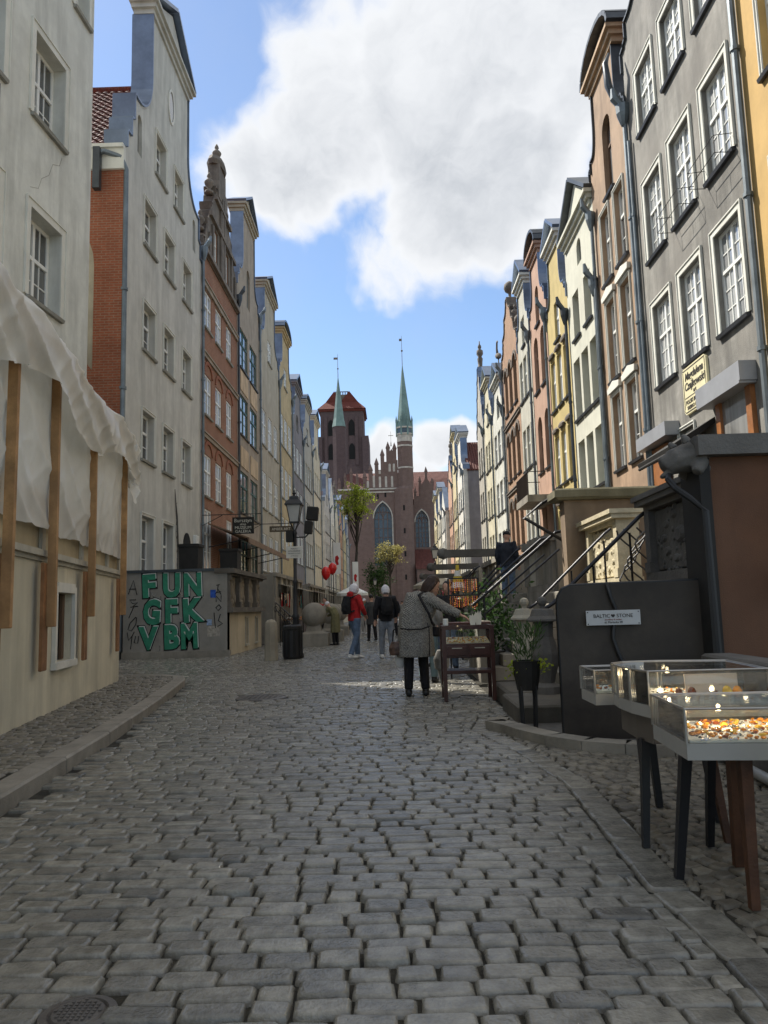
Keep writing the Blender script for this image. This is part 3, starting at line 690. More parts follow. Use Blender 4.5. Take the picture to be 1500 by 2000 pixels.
q = MB(); q.box(0, 1.3, -.09, -.004, 2.3, 5.1); q.build('shop_door', MATS['varnished wood'], HR2, (ru(Y0, wd, 20.2), 0, 0))
# orange-brown house
Y0, wd = 20.35, 3.9
ua, ub = ru(Y0, wd, 23.45), ru(Y0, wd, 21.95)
wins = [('O', u, z, .92, h) for u in (ua, ub) for z, h in ((5.2, 2.3), (8.0, 2.5), (11.15, 2.3))] + [('A', wd/2-.42, 13.7, .84, 2.5)]
HR3 = house('town_house', 'narrow orange-brown house with a curved pediment beside the grey house', 'R', Y0, wd, 14.9, gable_neck(wd, 14.9, 17.7, 2.3, .8, 1.8, .05), wins, m_r3, ridge=17.2, cop=m_zincd)
pediment(HR3, wd/2, 17.7, 2.5, .8, M('pale orange render', (.46, .32, .2), stain=.4), m_zincd, .65, 'seg')
downpipe(HR3, .1, 13.5, 1.2)
for u in (ua, ub):
    for z in (7.62, 10.62):
        q = MB(); q.prism([(u-.12, z), (u+1.04, z), (u+1.08, z+.16), (u+.46, z+.3), (u-.16, z+.16)], -.11, -.004, 'xzy'); q.build('window_hood', m_trim, HR3)
# ivory house
Y0, wd = 24.25, 4.15
wins = [('W', u, z, .92, h) for u in (.36, 1.55, 2.75) for z, h in ((7.9, 2.2), (5.1, 1.95))] + [('W', u, 10.85, .9, 1.7) for u in (.75, 2.4)] + rows('W', (.36, 1.55, 2.75), (2.4,), .92, 2.0) + [('N', wd/2-.3, 13.3, .6, .9)]
HR4 = house('town_house', 'ivory house with a wide triangular pediment and deep windows', 'R', Y0, wd, 13.5, [(0, 13.5), (0, 14.6), (wd, 14.6), (wd, 13.5)], wins, m_r4, ridge=15.6, thick=.5)
pediment(HR4, wd/2, 14.5, wd-.5, 1.45, m_r4, m_zincd, .6); downpipe(HR4, wd-.05, 11.3, 1.2)
# mustard house
Y0, wd = 28.4, 3.85
wins = [('F', u, z, .82, h) for u in (.3, 1.5, 2.7) for z, h in ((9.2, 2.1), (6.0, 2.1), (2.9, 2.1))] + [('F', 1.5, 11.9, .85, 1.6)]
HR5 = house('town_house', 'mustard yellow house with a blue zinc neck gable', 'R', Y0, wd, 12.9, gable_neck(wd, 12.9, 15.6, 2.0, .8, 1.7), wins, m_r5, ridge=15.2, cop=m_zinc, thick=.7)
pediment(HR5, wd/2, 15.6, 2.0, .9, m_trim, m_zinc, .8); downpipe(HR5, wd-.05, 11.9, 1.2, mat=m_zincd)
q = MB()
for u in (.2, 1.4, 2.6):
    for z in (11.45, 8.25, 5.2): q.lathe([(.0, 0), (.1, .0), (.13, .08), (.1, .16), (.0, .17)], (u+.5, -.06, z), 8, 4.2, .6)
q.build('carved_lintels', m_gabst, HR5)
# salmon house
Y0, wd = 32.25, 3.8
wins = [('A', u, z, 1.0, 2.6) for u in (.6, 2.2) for z in (11.0, 7.2, 3.3)] + [('A', 1.5, 14.0, .8, 1.8)]
HR6 = house('town_house', 'salmon house with paired arched windows and a blue zinc flank', 'R', Y0, wd, 14.4, gable_neck(wd, 14.4, 17.0, 1.9, .8, 1.8), wins, m_r6, ridge=16.4, cop=m_zinc, thick=.6)
q = MB(); q.box(.4, 3.4, -1.15, -.004, 5.55, 5.85); q.build('balcony_slab', m_stone, HR6)
q = MB()
for u in [.42+k*.135 for k in range(23)]: q.tube([(u, -1.1, 5.85), (u, -1.1, 6.85)], .012, 4)
q.tube([(.4, -1.1, 6.85), (3.4, -1.1, 6.85)], .02, 6); q.tube([(.4, -1.1, 6.85), (.4, 0, 6.85)], .02, 6); q.tube([(3.4, -1.1, 6.85), (3.4, 0, 6.85)], .02, 6); q.build('balcony_railing', m_black, HR6)
pediment(HR6, wd/2, 17.0, 1.9, .8, m_r6, m_zincd, .7, 'seg'); downpipe(HR6, wd-.05, 13.5, 1.2)
# pale grey house
Y0, wd = 36.1, 3.65
HR7 = simple_left('town_house', 'pale grey house with a white pediment between salmon and orange houses', 36.1, 3.65, 14.5, 17.2, m_r7, 'F', 3, (11.6, 8.0, 4.4), .85, 2.1, 'neck', X=7.0, side='R', gm=m_trim)
# orange house with arches and a scrolled gable
Y0, wd = 39.8, 5.55
wins = [('A', u, z, 1.05, 2.7) for u in (.65, 2.25, 3.85) for z in (12.2, 8.3, 4.4)]
HR8 = house('town_house', 'orange brick house with tall arched windows and a scrolled gable', 'R', Y0, wd, 15.4, gable_scroll(wd, 15.4, 18.3, 3), wins, m_r8, ridge=17.6, cop=m_gabst, bands=((11.4, .14, .09), (7.5, .14, .09)), bandm=m_gabst)
finial(HR8, wd/2, 18.6, 1.4, m_gabst, 'ball'); finial(HR8, .4, 16.0, 1, m_gabst, 'ball'); finial(HR8, wd-.4, 16.0, 1, m_gabst, 'ball'); finial(HR8, wd*.27, 17.0, .8, m_gabst, 'vase'); finial(HR8, wd*.73, 17.0, .8, m_gabst, 'vase')
for u in (.65, 2.25, 3.85):
    for z in (14.35, 10.45, 6.55):
        q = MB(); secs = []
        for k in range(9):
            a = math.pi*k/8; secs.append([(u+.525+.56*math.cos(a), -.06, z+.56*math.sin(a)), (u+.525+.74*math.cos(a), -.06, z+.74*math.sin(a)), (u+.525+.74*math.cos(a), -.003, z+.74*math.sin(a)), (u+.525+.56*math.cos(a), -.003, z+.56*math.sin(a))])
        q.ring(secs); q.build('arch_moulding', m_gabst, HR8)
downpipe(HR8, .05, 14.8, 1.0)
HR9 = simple_left('town_house', 'white house with a heron weathervane on its gable', 45.4, 5.3, 13.2, 15.0, M('chalk render', (.56, .56, .50), stain=.3), 'F', 3, (10.2, 7.0, 3.8), 1.2, 2.0, 'flat', X=7.0, side='R')
q = MB(); q.tube([(2.6, .2, 16.2), (2.6, .2, 17.0)], .04, 6); q.tube([(3.1, .2, 16.9), (2.6, .2, 17.15), (2.25, .2, 17.35)], [.05, .22, .1], 8); q.tube([(2.25, .2, 17.35), (2.05, .2, 17.8), (2.2, .2, 18.15), (2.4, .2, 18.2), (2.55, .2, 18.05)], [.09, .07, .06, .06, .02], 6); q.build('weathervane', m_gabst, HR9, smooth=True)
simple_left('town_house', 'cream house with narrow zinc-edged gable beyond the heron weathervane', 50.75, 4.6, 14.0, 16.4, M('butter render', (.56, .52, .38), stain=.3), 'F', 3, (10.6, 7.3, 4.0), 1.0, 2.0, 'neck', X=7.0, side='R')
simple_left('town_house', 'ornate pale stone house with a statue on its stepped gable', 55.4, 4.5, 14.2, 19.0, M('ornate stone', (.42, .39, .33), stain=.45, var=.2), 'F', 3, (11.0, 7.6, 4.2), .95, 2.1, 'scroll', X=7.0, side='R', fk='figure')
y = 72.5
rw = [6.8, 6.2, 7.4, 7.6, 8.6, 9.5]; rH = [17.6, 19.2, 18.4, 16.2, 16.6, 16.8]
rg_ = ['flat', 'neck', 'scroll', 'tri', 'flat', 'neck']
for k in range(6):
    hh_ = simple_left('town_house', f'{names[[3,4,2,3,0,4][k]]} house, {ordn[k]} of the sunlit far right row', y, rw[k], rH[k]-3.4, rH[k], m_far[[3, 4, 2, 3, 0, 4][k]], 'F', 3, (10.6, 7.3, 4.0), 1.5, 2.1, rg_[k], X=7.0 if k < 3 else 6.6, side='R')
    if k == 0:
        q = MB(); q.box(rw[0]+.003, rw[0]+.06, .4, 12, -.2, 14.1); q.build('side_render', m_h7, hh_)
    y += rw[k]+.05
# ------------------------------------------------------------------ brick church at the end of the street
CH = thing('church', 'huge brick gothic church with a green spire and a square tower closing the street', 'church', (0, 150, 0))
def gothic(u0, z0, wd, h, n=6):
    c = u0+wd/2; s = h-wd*.95; pts = [(u0, z0), (u0+wd, z0), (u0+wd, z0+s)]
    r = wd*1.05
    for k in range(1, n): a = k/n*math.acos((r-wd/2)/r); pts.append((u0+wd-r+r*math.cos(a), z0+s+r*math.sin(a)))
    ap = r*math.sin(math.acos((r-wd/2)/r)); pts.append((c, z0+s+ap))
    for k in range(n-1, 0, -1): a = k/n*math.acos((r-wd/2)/r); pts.append((u0+r-r*math.cos(a), z0+s+r*math.sin(a)))
    pts.append((u0, z0+s)); return pts
m_cglass = M('leaded church glass', (.05, .075, .10), rough=.25, var=.3, scale=2, bump=.2, bscale=8, spec=.6)
m_lime = M('pale stone band', (.5, .46, .4), stain=.3)
def church_wall(x0, x1, y, ztop, wins):
    q = MB(); q.wall([(x0, -.3), (x1, -.3), (x1, ztop), (x0, ztop)], [gothic(*w_)[::-1] for w_ in wins], 1.2, .8)
    o = q.build('wall', m_brickd, CH, (0, y, 0))
    for (u, z, wd, h) in wins:
        g = MB(); g.prism(gothic(u, z, wd, h), .7, .78, 'xzy'); w_ = g.build('window', m_cglass, CH, (0, y, 0))
        t = MB()
        for k in range(1, 4): t.box(u+wd*k/4-.07, u+wd*k/4+.07, .55, .69, z, z+h-wd*(.55 if k != 2 else .35))
        for k in range(1, 6): t.box(u, u+wd, .6, .66, z+(h-wd)*k/5-.04, z+(h-wd)*k/5+.04)
        for cx in (u+wd*.25, u+wd*.75):
            t.tube([(cx+wd*.24*math.cos(a*math.pi/6), .6, z+h-wd*.95+wd*.35*math.sin(a*math.pi/6)) for a in range(7)], .07, 4)
        t.tube([(u+wd/2+wd*.2*math.cos(a*math.pi/5), .6, z+h-wd*.42+wd*.2*math.sin(a*math.pi/5)) for a in range(11)], .07, 4)
        t.build('tracery', m_brickd, w_)
        s = MB(); pts = gothic(u-.25, z, wd+.5, h+.35); pin = gothic(u, z, wd, h)
        s.ring([[(a[0], -.06, a[1]), (b[0], -.06, b[1]), (b[0], .0-.003, b[1]), (a[0], -.003, a[1])] for a, b in zip(pts[1:], pin[1:])]); s.build('window_moulding', m_lime, w_)
    return o
church_wall(-10.5, 3.2, 0, 24.4, [(-3.45, 9.5, 3.5, 12.6)])
church_wall(3.8, 14.5, 3.0, 21.6, [(4.75, 13.0, 2.6, 7.6), (9.4, 13.0, 2.6, 7.6)])
q = MB(); q.box(-5.6, 3.2, -.15, -.003, 23.8, 24.05); q.box(-10.6, 3.25, -.2, 1.2, 24.4, 24.7); q.build('stone_band', m_lime, CH)
# low sacristy with its own roof on the right
q = MB(); q.box(4.6, 11.5, -1.5, 2.9, -.3, 8.6); q.build('sacristy_wall', m_brickd, CH)
q = MB(); q.add([(4.4, -1.8, 8.5), (11.7, -1.8, 8.5), (11.7, 2.9, 12.6), (4.4, 2.9, 12.6)], [(0, 1, 2, 3)]); q.build('sacristy_roof', m_tiled, CH)
for u in (5.2, 6.6, 8.0):
    q = MB(); q.prism(gothic(u, 1.5, 1.0, 5.0), -1.56, -1.51, 'xzy'); q.build('window', m_cglass, CH)
# main roofs
q = MB(); q.add([(-9.5, 4, 24), (22, 4, 21.5), (22, 14, 30.2), (-9.5, 14, 30.2)], [(0, 1, 2, 3)]); q.build('nave_roof', m_tiled, CH)
q = MB(); q.add([(4.0, 4.2, 21.6), (14.5, 4.2, 21.6), (14.5, 10, 27), (4.0, 10, 27)], [(0, 1, 2, 3)]); q.build('aisle_roof', m_tiled, CH)
# stepped gables with pinnacles
def pinnacle(x, y, z0, z1, wd, top=1.4):
    q = MB(); q.box(x-wd/2, x+wd/2, y-wd/2, y+wd/2, z0, z1)
    q.add([(x-wd*.62, y-wd*.62, z1), (x+wd*.62, y-wd*.62, z1), (x+wd*.62, y+wd*.62, z1), (x-wd*.62, y+wd*.62, z1), (x, y, z1+top)], [(0, 1, 4), (1, 2, 4), (2, 3, 4), (3, 0, 4)])
    return q.build('pinnacle', m_brickd, CH)
g = MB(); g.prism([(-5.2, 24.6), (2.2, 24.6), (2.2, 27.6), (1.5, 27.6), (1.5, 30.3), (.9, 30.3), (.9, 31.6), (.35, 32.6), (-.35, 31.6), (-.35, 30), (-1.6, 30), (-1.6, 28.4), (-2.8, 28.4), (-2.8, 27.2), (-4.0, 27.2), (-4.0, 26), (-5.2, 26)], .1, .9, 'xzy'); g.build('gable', m_brickd, CH)
for x, z in ((-5.1, 27.0), (-3.9, 28.4), (-2.7, 29.6), (-1.5, 31.4), (-.35, 32.8), (.95, 32.6)): pinnacle(x, .45, 24.6, z, .75)
finial(CH, .3, 33.2, 1.0, m_gabst, 'spike', y=.5)
q = MB(); q.box(.27, .33, .47, .53, 34, 36.2); q.box(-.2, .8, .47, .53, 35.3, 35.42); q.build('cross', m_lime, CH)
n_ = MB()
for x, z, h in ((-4.5, 24.9, 1.4), (-3.3, 24.9, 2.4), (-2.1, 24.9, 2.2), (-.9, 24.9, 2.2), (.3, 24.9, 2.2), (-.1, 28.0, 1.6), (.75, 28.0, 1.6), (-2.1, 27.6, .7)): n_.prism(arch_pts(x-.22, z, .44, h, .22), .05, .098, 'xzy')
n_.build('blind_niches', m_lime, CH)
g = MB(); g.prism([(4.6, 21.6), (10.4, 21.6), (9.6, 23.4), (8.4, 23.4), (8.4, 25.2), (7.2, 27.2), (5.9, 25.2), (5.9, 23.4), (4.6, 23.4)], 3.1, 3.8, 'xzy'); g.build('gable', m_brickd, CH)
for x, z in ((4.9, 24.2), (5.9, 26.4), (7.2, 28.4), (8.4, 26.2), (9.8, 24.0)): pinnacle(x, 3.5, 21.6, z, .55, 1.1)
for x, z in ((-10.2, 26.0), (-9.0, 27.0), (-7.8, 28.0), (-6.6, 27.0)): pinnacle(x, .45, 24.4, z, .55, 1.2)
# stair turret and spire
def octa(r, z, c, rot=math.pi/8): return [(c[0]+r*math.cos(rot+k*math.pi/4), c[1]+r*math.sin(rot+k*math.pi/4), z) for k in range(8)]
c = (3.05, .6)
q = MB(); q.ring([octa(1.95, -.3, (2.5, .4)), octa(1.95, 24.3, (2.5, .4)), octa(1.62, 24.9, c), octa(1.62, 35.2, c)]); q.build('turret', m_brickd, CH)
q = MB()
for z0, z1, r in ((28.5, 28.8, 1.68), (32.9, 33.2, 1.68), (33.9, 35.3, 1.66), (36.6, 36.9, 1.85), (35.3, 35.6, 1.8)): q.ring([octa(r, z0, c), octa(r, z1, c)])
q.build('turret_band', m_lime, CH)
q = MB(); q.ring([octa(1.64, 35.5, c), octa(1.64, 36.7, c)]); q.build('belfry', m_cglass, CH)
for k in range(8):
    a = math.pi/8+k*math.pi/4; q = MB(); x, y = c[0]+1.68*math.cos(a), c[1]+1.68*math.sin(a); q.box(x-.16, x+.16, y-.16, y+.16, 35.2, 38.2); q.add([(x-.2, y-.2, 38.2), (x+.2, y-.2, 38.2), (x+.2, y+.2, 38.2), (x-.2, y+.2, 38.2), (x, y, 39.3)], [(0, 1, 4), (1, 2, 4), (2, 3, 4), (3, 0, 4)]); q.build('spire_pinnacle', m_copper, CH)
q = MB(); q.ring([octa(1.72, 36.9, c), octa(1.45, 38.2, c), octa(.8, 43.5, c), octa(.05, 50.0, c)]); q.build('spire', m_copper, CH)
q = MB(); q.tube([(c[0], c[1], 49.5), (c[0], c[1], 56)], [.07, .03], 6); q.lathe([(.02, 0), (.2, .15), (.2, .35), (.02, .5)], (c[0], c[1], 52.6), 8); q.box(c[0]-.5, c[0]+.05, c[1]-.02, c[1]+.02, 54.9, 55.4); q.build('spire_rod', m_gabst, CH)
sl = MB()
for x, z in ((.9, 19), (.9, 14.5), (.9, 10), (.9, 5.6), (-2.6, 22.6), (-4.1, 22.6), (-1.1, 22.9), (1.6, 22.6)): sl.box(x-.18, x+.18, -1.62 if x == .9 and False else -.02, -.004, z, z+.9)
for z in (20, 15.5, 11, 6.5): sl.box(2.3, 2.65, -1.46, -1.39, z, z+1.0)
sl.build('slit_openings', m_room, CH)
# second slender spire by the tower
c2 = (-10.9, 14)
q = MB(); q.ring([octa(1.5, 20, c2), octa(1.5, 40.6, c2)]); q.build('turret', m_brickt, CH)
q = MB(); q.ring([octa(1.6, 40.6, c2), octa(1.2, 42.5, c2), octa(.06, 52, c2)]); q.build('spire', m_copper, CH)
q = MB(); q.tube([(c2[0], c2[1], 51.5), (c2[0], c2[1], 57.2)], [.08, .03], 6); q.box(c2[0]-.9, c2[0], c2[1]-.02, c2[1]+.02, 55.9, 56.4); q.lathe([(.02, 0), (.18, .15), (.18, .3), (.02, .45)], (c2[0], c2[1], 53.6), 8); q.build('spire_rod', m_gabst, CH)
# great west tower
TX0, TX1, TY = -22.6, -8.4, 98.0
q = MB(); q.box(TX0, TX1, TY, TY+14, 0, 66.5); q.box(TX1-.5, TX1+1.6, TY-1.2, TY+15, 0, 57.5); q.box(TX0-1.6, TX0+.5, TY-1.2, TY+15, 0, 57.5); q.box(TX1-.3, TX1+3.2, TY-2, TY+16, 0, 44); q.box(TX0-3, TX0, TY-2, TY+16, 0, 44)
for k in range(4): q.box(TX0+1.2+k*3.4, TX0+2.2+k*3.4, TY-.35, TY-.003, 48, 64.5)
q.build('tower', m_brickt, CH)
q = MB()
for k in range(3):
    for z, h in ((50, 5.5), (58, 5.5)): q.prism(gothic(TX0+2.5+k*3.4, z, 1.9, h), TY-.12, TY-.005, 'xzy')
q.build('tower_openings', m_room, CH)
q = MB(); a0, a1, b0, b1 = TX0-.9, TX1+.9, TY-.9, TY+15
q.box(a0+.4, a1-.4, b0+.4, b1-.4, 66.2, 66.9)
mid = [(a0+2.6, b0+2.6, 69.8), (a1-2.6, b0+2.6, 69.8), (a1-2.6, b1-2.6, 69.8), (a0+2.6, b1-2.6, 69.8)]
q.add([(a0, b0, 66.9), (a1, b0, 66.9), (a1, b1, 66.9), (a0, b1, 66.9)]+mid, [(0, 1, 5, 4), (1, 2, 6, 5), (2, 3, 7, 6), (3, 0, 4, 7)])
for xa, xb in ((a0+2.6, (a0+a1)/2+.4), ((a0+a1)/2-.4, a1-2.6)):
    xm = (xa+xb)/2; q.add([(xa, b0+2.6, 69.8), (xb, b0+2.6, 69.8), (xm, b0+2.7, 73.6), (xa, b1-2.6, 69.8), (xb, b1-2.6, 69.8), (xm, b1-2.7, 73.6)], [(0, 1, 2), (0, 2, 5, 3), (1, 4, 5, 2), (3, 4, 5)])
q.build('tower_roof', m_tile, CH)
q = MB(); xm = (a0+a1)/2; q.box(xm-2.2, xm+2.2, b0+3.5, b0+9, 69.8, 72.6)
for k in range(6): q.box(xm-2.2+k*.8, xm-1.9+k*.8, b0+3.4, b0+3.5, 72.6, 73.6)
q.box(xm-2.2, xm+2.2, b0+3.4, b0+3.5, 73.4, 73.7); q.build('lookout_platform', m_gabst, CH)
# ------------------------------------------------------------------ ground, cobbles, kerbs
g = MB(); g.add([(-600, -300, -.16), (600, -300, -.16), (600, 900, -.16), (-600, 900, -.16)], [(0, 1, 2, 3)])
structure(g.build('ground', M('ground', (.13, .125, .115)), None))
m_joint = M('sandy joints', (.034, .031, .023), var=.6, scale=9, bump=.6, bscale=60, rough=1)
m_cobble = M('granite cobble', (.185, .177, .152), rough=.24, var=.3, scale=11, bump=.4, bscale=60, spec=.62, attr='tone')
m_sett = M('small sett', (.17, .155, .125), rough=.42, var=.25, scale=10, bump=.5, bscale=90, spec=.4, attr='tone')
m_kerb = M('granite kerb', (.225, .205, .17), rough=.65, var=.2, scale=5, bump=.5, bscale=70)
KERB = [(-2.05, .8), (-2.3, 3.2), (-2.48, 4.92), (-2.75, 7.51), (-3.15, 10.5), (-3.57, 13.2), (-3.78, 13.9), (-4.25, 14.35), (-5.0, 14.5), (-9, 14.6)]
def kerb_x(y):
    P = KERB[:7]; return np.interp(y, [p[1] for p in P], [p[0] for p in P])
def projpx(pts):
    inv = np.array(cam.matrix_world.inverted()); q = np.c_[pts, np.ones(len(pts))] @ inv.T
    s = 1500.0; return 750+s*q[:, 0]/-q[:, 2], 1000-s*q[:, 1]/-q[:, 2], -q[:, 2]
def stones(cx, cy, hx, hy, yaw, zt, rich, depth=.07, bev=.0062, jit=.05):
    """vertices and faces of many stones at once; rich: eight-cornered with a domed top"""
    n = len(cx); rg2 = rng
    if rich:
        c = .15
        base = np.array([(-1, -1+c), (-1+c, -1), (1-c, -1), (1, -1+c), (1, 1-c), (1-c, 1), (-1+c, 1), (-1, 1-c)]); k = 8
    else:
        base = np.array([(-1, -1), (1, -1), (1, 1), (-1, 1)], float); k = 4
    def ringv(scale_in, z, j):
        p = base[None]*np.stack([hx-scale_in, hy-scale_in], -1)[:, None, :]
        p = p + rg2.normal(0, 1, (n, k, 2))*(np.minimum(hx, hy)*j)[:, None, None]
        zz = np.broadcast_to(z, (n, k)) if np.ndim(z) == 2 else np.repeat(np.asarray(z)[:, None], k, 1)
        return np.concatenate([p, zz[..., None]], -1)
    tilt = rg2.normal(0, .015, (n, 2))
    L = [ringv(-.004, zt*0-depth, .0), ringv(0, zt-bev*1.6, jit), ringv(bev, zt-bev*.12, jit*.8)]
    if rich: L.append(ringv(bev*2.0, zt+.0004, jit*.5))
    V = np.concatenate(L, 1)
    V[:, k:, 2] += tilt[:, :1]*V[:, k:, 0] + tilt[:, 1:]*V[:, k:, 1] + rg2.normal(0, .0012, V[:, k:, 0].shape)
    cs, sn = np.cos(yaw)[:, None], np.sin(yaw)[:, None]
    X = V[..., 0]*cs - V[..., 1]*sn; Yv = V[..., 0]*sn + V[..., 1]*cs
    V = np.stack([X, Yv, V[..., 2]], -1)
    F = []
    for r_ in range(len(L)-1):
        for i in range(k): F.append((r_*k+i, r_*k+(i+1) % k, (r_+1)*k+(i+1) % k, (r_+1)*k+i))
    F.append(tuple((len(L)-1)*k+i for i in range(k)))
    return V, F
def stone_mesh(name, V, F, mat, tone):
    """V: (n, k, 3) absolute, one tone per stone"""
    n, k, _ = V.shape
    loops = np.concatenate([np.array(f) for f in F]); tot = np.array([len(f) for f in F])
    me = bpy.data.meshes.new(name); me.vertices.add(n*k); me.vertices.foreach_set('co', V.reshape(-1))
    L = (loops[None]+np.arange(n)[:, None]*k).reshape(-1); T = np.tile(tot, n)
    me.loops.add(len(L)); me.loops.foreach_set('vertex_index', L.astype(np.int32))
    me.polygons.add(len(T)); me.polygons.foreach_set('loop_start', np.concatenate([[0], np.cumsum(T)[:-1]]).astype(np.int32)); me.polygons.foreach_set('loop_total', T.astype(np.int32))
    me.update(calc_edges=True)
    a = me.attributes.new('tone', 'FLOAT', 'POINT'); a.data.foreach_set('value', np.repeat(tone, k).astype(np.float32))
    me.polygons.foreach_set('use_smooth', np.tile(np.array([True]*(len(F)-1)+[False]), n))
    me.materials.append(mat); return me
def lay(parent, part, stuff, C, mat, rich_until, limit=300, **kw):
    C = np.array(C); cx, cy, hx, hy, yaw, zt = C.T
    tone = np.clip(rng.normal(.5, .2, len(cx)), 0, 1)
    u, v, d = projpx(np.c_[cx, cy, zt]); vis = (u > -60) & (u < 1560) & (v < 2060) & (d > 0)
    size = np.where(vis, hx*hy/np.maximum(d, .1)**3, 0)
    top = set(np.argsort(-size)[:limit].tolist()) if limit else set()
    rich = cy < rich_until
    for flag in (True, False):
        idx = np.where(rich == flag)[0]
        if len(idx) == 0: continue
        V, F = stones(cx[idx], cy[idx], hx[idx], hy[idx], yaw[idx], zt[idx], flag, **kw)
        single = np.array([i in top for i in idx])
        for j in np.where(single)[0]:
            me = stone_mesh(part, V[j:j+1], F, mat, tone[idx[j]:idx[j]+1]); obj(part, me, parent, (cx[idx[j]], cy[idx[j]], 0))
        rest = np.where(~single)[0]
        if len(rest):
            W = V[rest].copy(); W[..., 0] += cx[idx[rest]][:, None]; W[..., 1] += cy[idx[rest]][:, None]
            o = obj(stuff, stone_mesh(stuff, W, F, mat, tone[idx[rest]]), parent); o['kind'] = 'stuff'
# --- roadway
g = MB(); g.add([(-9, .5, -.022), (5.5, .5, -.022), (5.5, 60, -.022), (-9, 60, -.022)], [(0, 1, 2, 3)])
street = structure(g.build('street', m_joint, None))
g = MB(); g.add([(-12, 60, -.004), (8, 60, -.004), (8, 150, -.004), (-12, 150, -.004)], [(0, 1, 2, 3)])
m_farroad = M('far cobbles', (.17, .165, .155), rough=.6, var=.3, scale=3, bump=1, bscale=7)
structure(g.build('far_street', m_farroad, None))
MANH = [(-1.0, 2.50, .085), (-1.91, 11.04, .34)]
def band_x(y): return np.interp(y, [0, 2.9, 3.4, 5.3, 6.6, 7.7, 8.6, 60], [1.16, 1.16, 1.12, 1.2, 1.05, .80, .98, 4.5])
C = []
y = .9; rowi = 0
while y < 60:
    rh = random.uniform(.098, .128) if y < 20 else random.uniform(.10, .13)
    x0 = float(kerb_x(y))+.02 if y < 13.9 else -8.6 if y < 21.2 else -4.75
    x1 = float(band_x(y))-.09 if y < 8.6 else (1.25 if y < 14 else 3.0)
    x = x0-random.uniform(0, .12)
    while x < x1:
        ln = random.choice((.13, .155, .17, .185, .2, .22, .235))*random.uniform(.93, 1.07)
        if x+ln > x1-.05: ln = max(.06, x1-x)
        cxx = x+ln/2; wy = y+rh/2+.012*math.sin(cxx*1.7+y*.6)+.03*math.sin(cxx*.55+y*.31)+.005*math.sin(cxx*4.1+rowi)
        if cxx > x0+.03 and all((cxx-a)**2+(wy-b)**2 > (r_+.07)**2 for a, b, r_ in MANH):
            C.append((cxx, wy, ln/2-.0048-random.uniform(0, .0035), rh/2-.0046-random.uniform(0, .0035), random.gauss(0, .02), random.gauss(0, .0045)-.05*max(0, abs(cxx+.6)-1)*0))
        x += ln
    y += rh; rowi += 1
lay(street, 'cobblestone', 'cobblestones', C, m_cobble, 15)
# band of longer slabs that edges the roadway on the right
C = []; y = 1.2
while y < 8.4:
    ln = random.uniform(.2, .42) if y < 6 else random.uniform(.14, .2)
    dx = float(band_x(y+ln)-band_x(y)); C.append((float(band_x(y+ln/2)), y+ln/2, .085, ln/2-.006, -math.atan2(dx, ln), random.gauss(-.001, .003))); y += ln
pr = structure(MB().add([(1.05, .5, -.018), (5.4, .5, -.018), (5.4, 9.4, -.018), (.8, 9.4, -.018)], [(0, 1, 2, 3)]).build('pavement_right', m_joint, None))
lay(pr, 'edging_slab', 'edging_slabs', C, m_cobble, 99, limit=300, jit=.03)
C = []; y = .9
while y < 9.0:                                   # segmental arcs of small setts
    rh = random.uniform(.082, .10); x0 = float(band_x(y))+.12; x = x0-.15-random.uniform(0, .05)
    while x < 4.6:
        ln = random.uniform(.075, .115); cxx = x+ln/2
        seg = (cxx % 1.3)/1.3; wy = y+.17*math.sin(seg*math.pi)
        bx = float(np.interp(wy, [0, 60], [0, 0])) if False else float(band_x(wy))
        lo = bx+.088
        e1 = x+ln
        if e1 > lo+.035:
            a_ = max(x, lo); C.append(((a_+e1)/2, wy, (e1-a_)/2-.004, rh/2-.005, math.cos(seg*math.pi)*.38+random.gauss(0, .06), random.gauss(-.004, .004)))
        x += ln
    y += rh
lay(pr, 'sett', 'setts', C, m_sett, 9, limit=300, jit=.09, bev=.008)
# --- raised pavement on the left
pl = MB(); top = [(x-.1, y) for x, y in KERB] + [(-9, .8)]
pl.prism(top, -.16, .082, 'xyz')
pv = structure(pl.build('pavement_left', m_joint, None))
C = []; y = 1.0
while y < 14.5:
    rh = random.uniform(.085, .115); xk = float(kerb_x(y))-.24
    if y > 13.2: xk = float(np.interp(y, [13.2, 13.9, 14.35, 14.6], [-3.8, -4.05, -4.6, -6.0]))
    x = -5.9 if y > 9 else -4.3
    x += random.uniform(0, .1)
    while x < xk-.04:
        ln = random.uniform(.09, .15); cxx = x+ln/2
        C.append((cxx, y+.03*math.sin(cxx*3+y)+random.gauss(0, .006), min(ln/2, abs(xk-x))-.006, rh/2-.005, random.gauss(.05, .09), .1+random.gauss(0, .005))); x += ln
    y += rh
lay(pv, 'sett', 'setts', C, m_sett, 15, limit=300, jit=.1, bev=.009, depth=.0)
# kerb stones
kb = structure(obj('kerb', MB().box(-9.2, -9.1, 14.3, 14.5, -.1, .05).mesh('kerb', m_kerb)))
def kerb_stone(a, b, wd=.21, zt=.105):
    a, b = Vector(a), Vector(b); d = (b-a); L = d.length; q = MB(); e = .006
    q.bbox(e, L-e, 0, wd, -.15, zt+random.uniform(-.004, .004), .016)
    o = q.build('kerb_stone', m_kerb, kb, (a.x, a.y, 0), (0, 0, math.atan2(d.y, d.x))); return o
acc = []
for a, b in zip(KERB[:-1], KERB[1:]):
    a, b = Vector(a), Vector(b); n = max(1, round((b-a).length/1.15))
    for k in range(n): kerb_stone(a+(b-a)*(k/n), a+(b-a)*((k+1)/n))
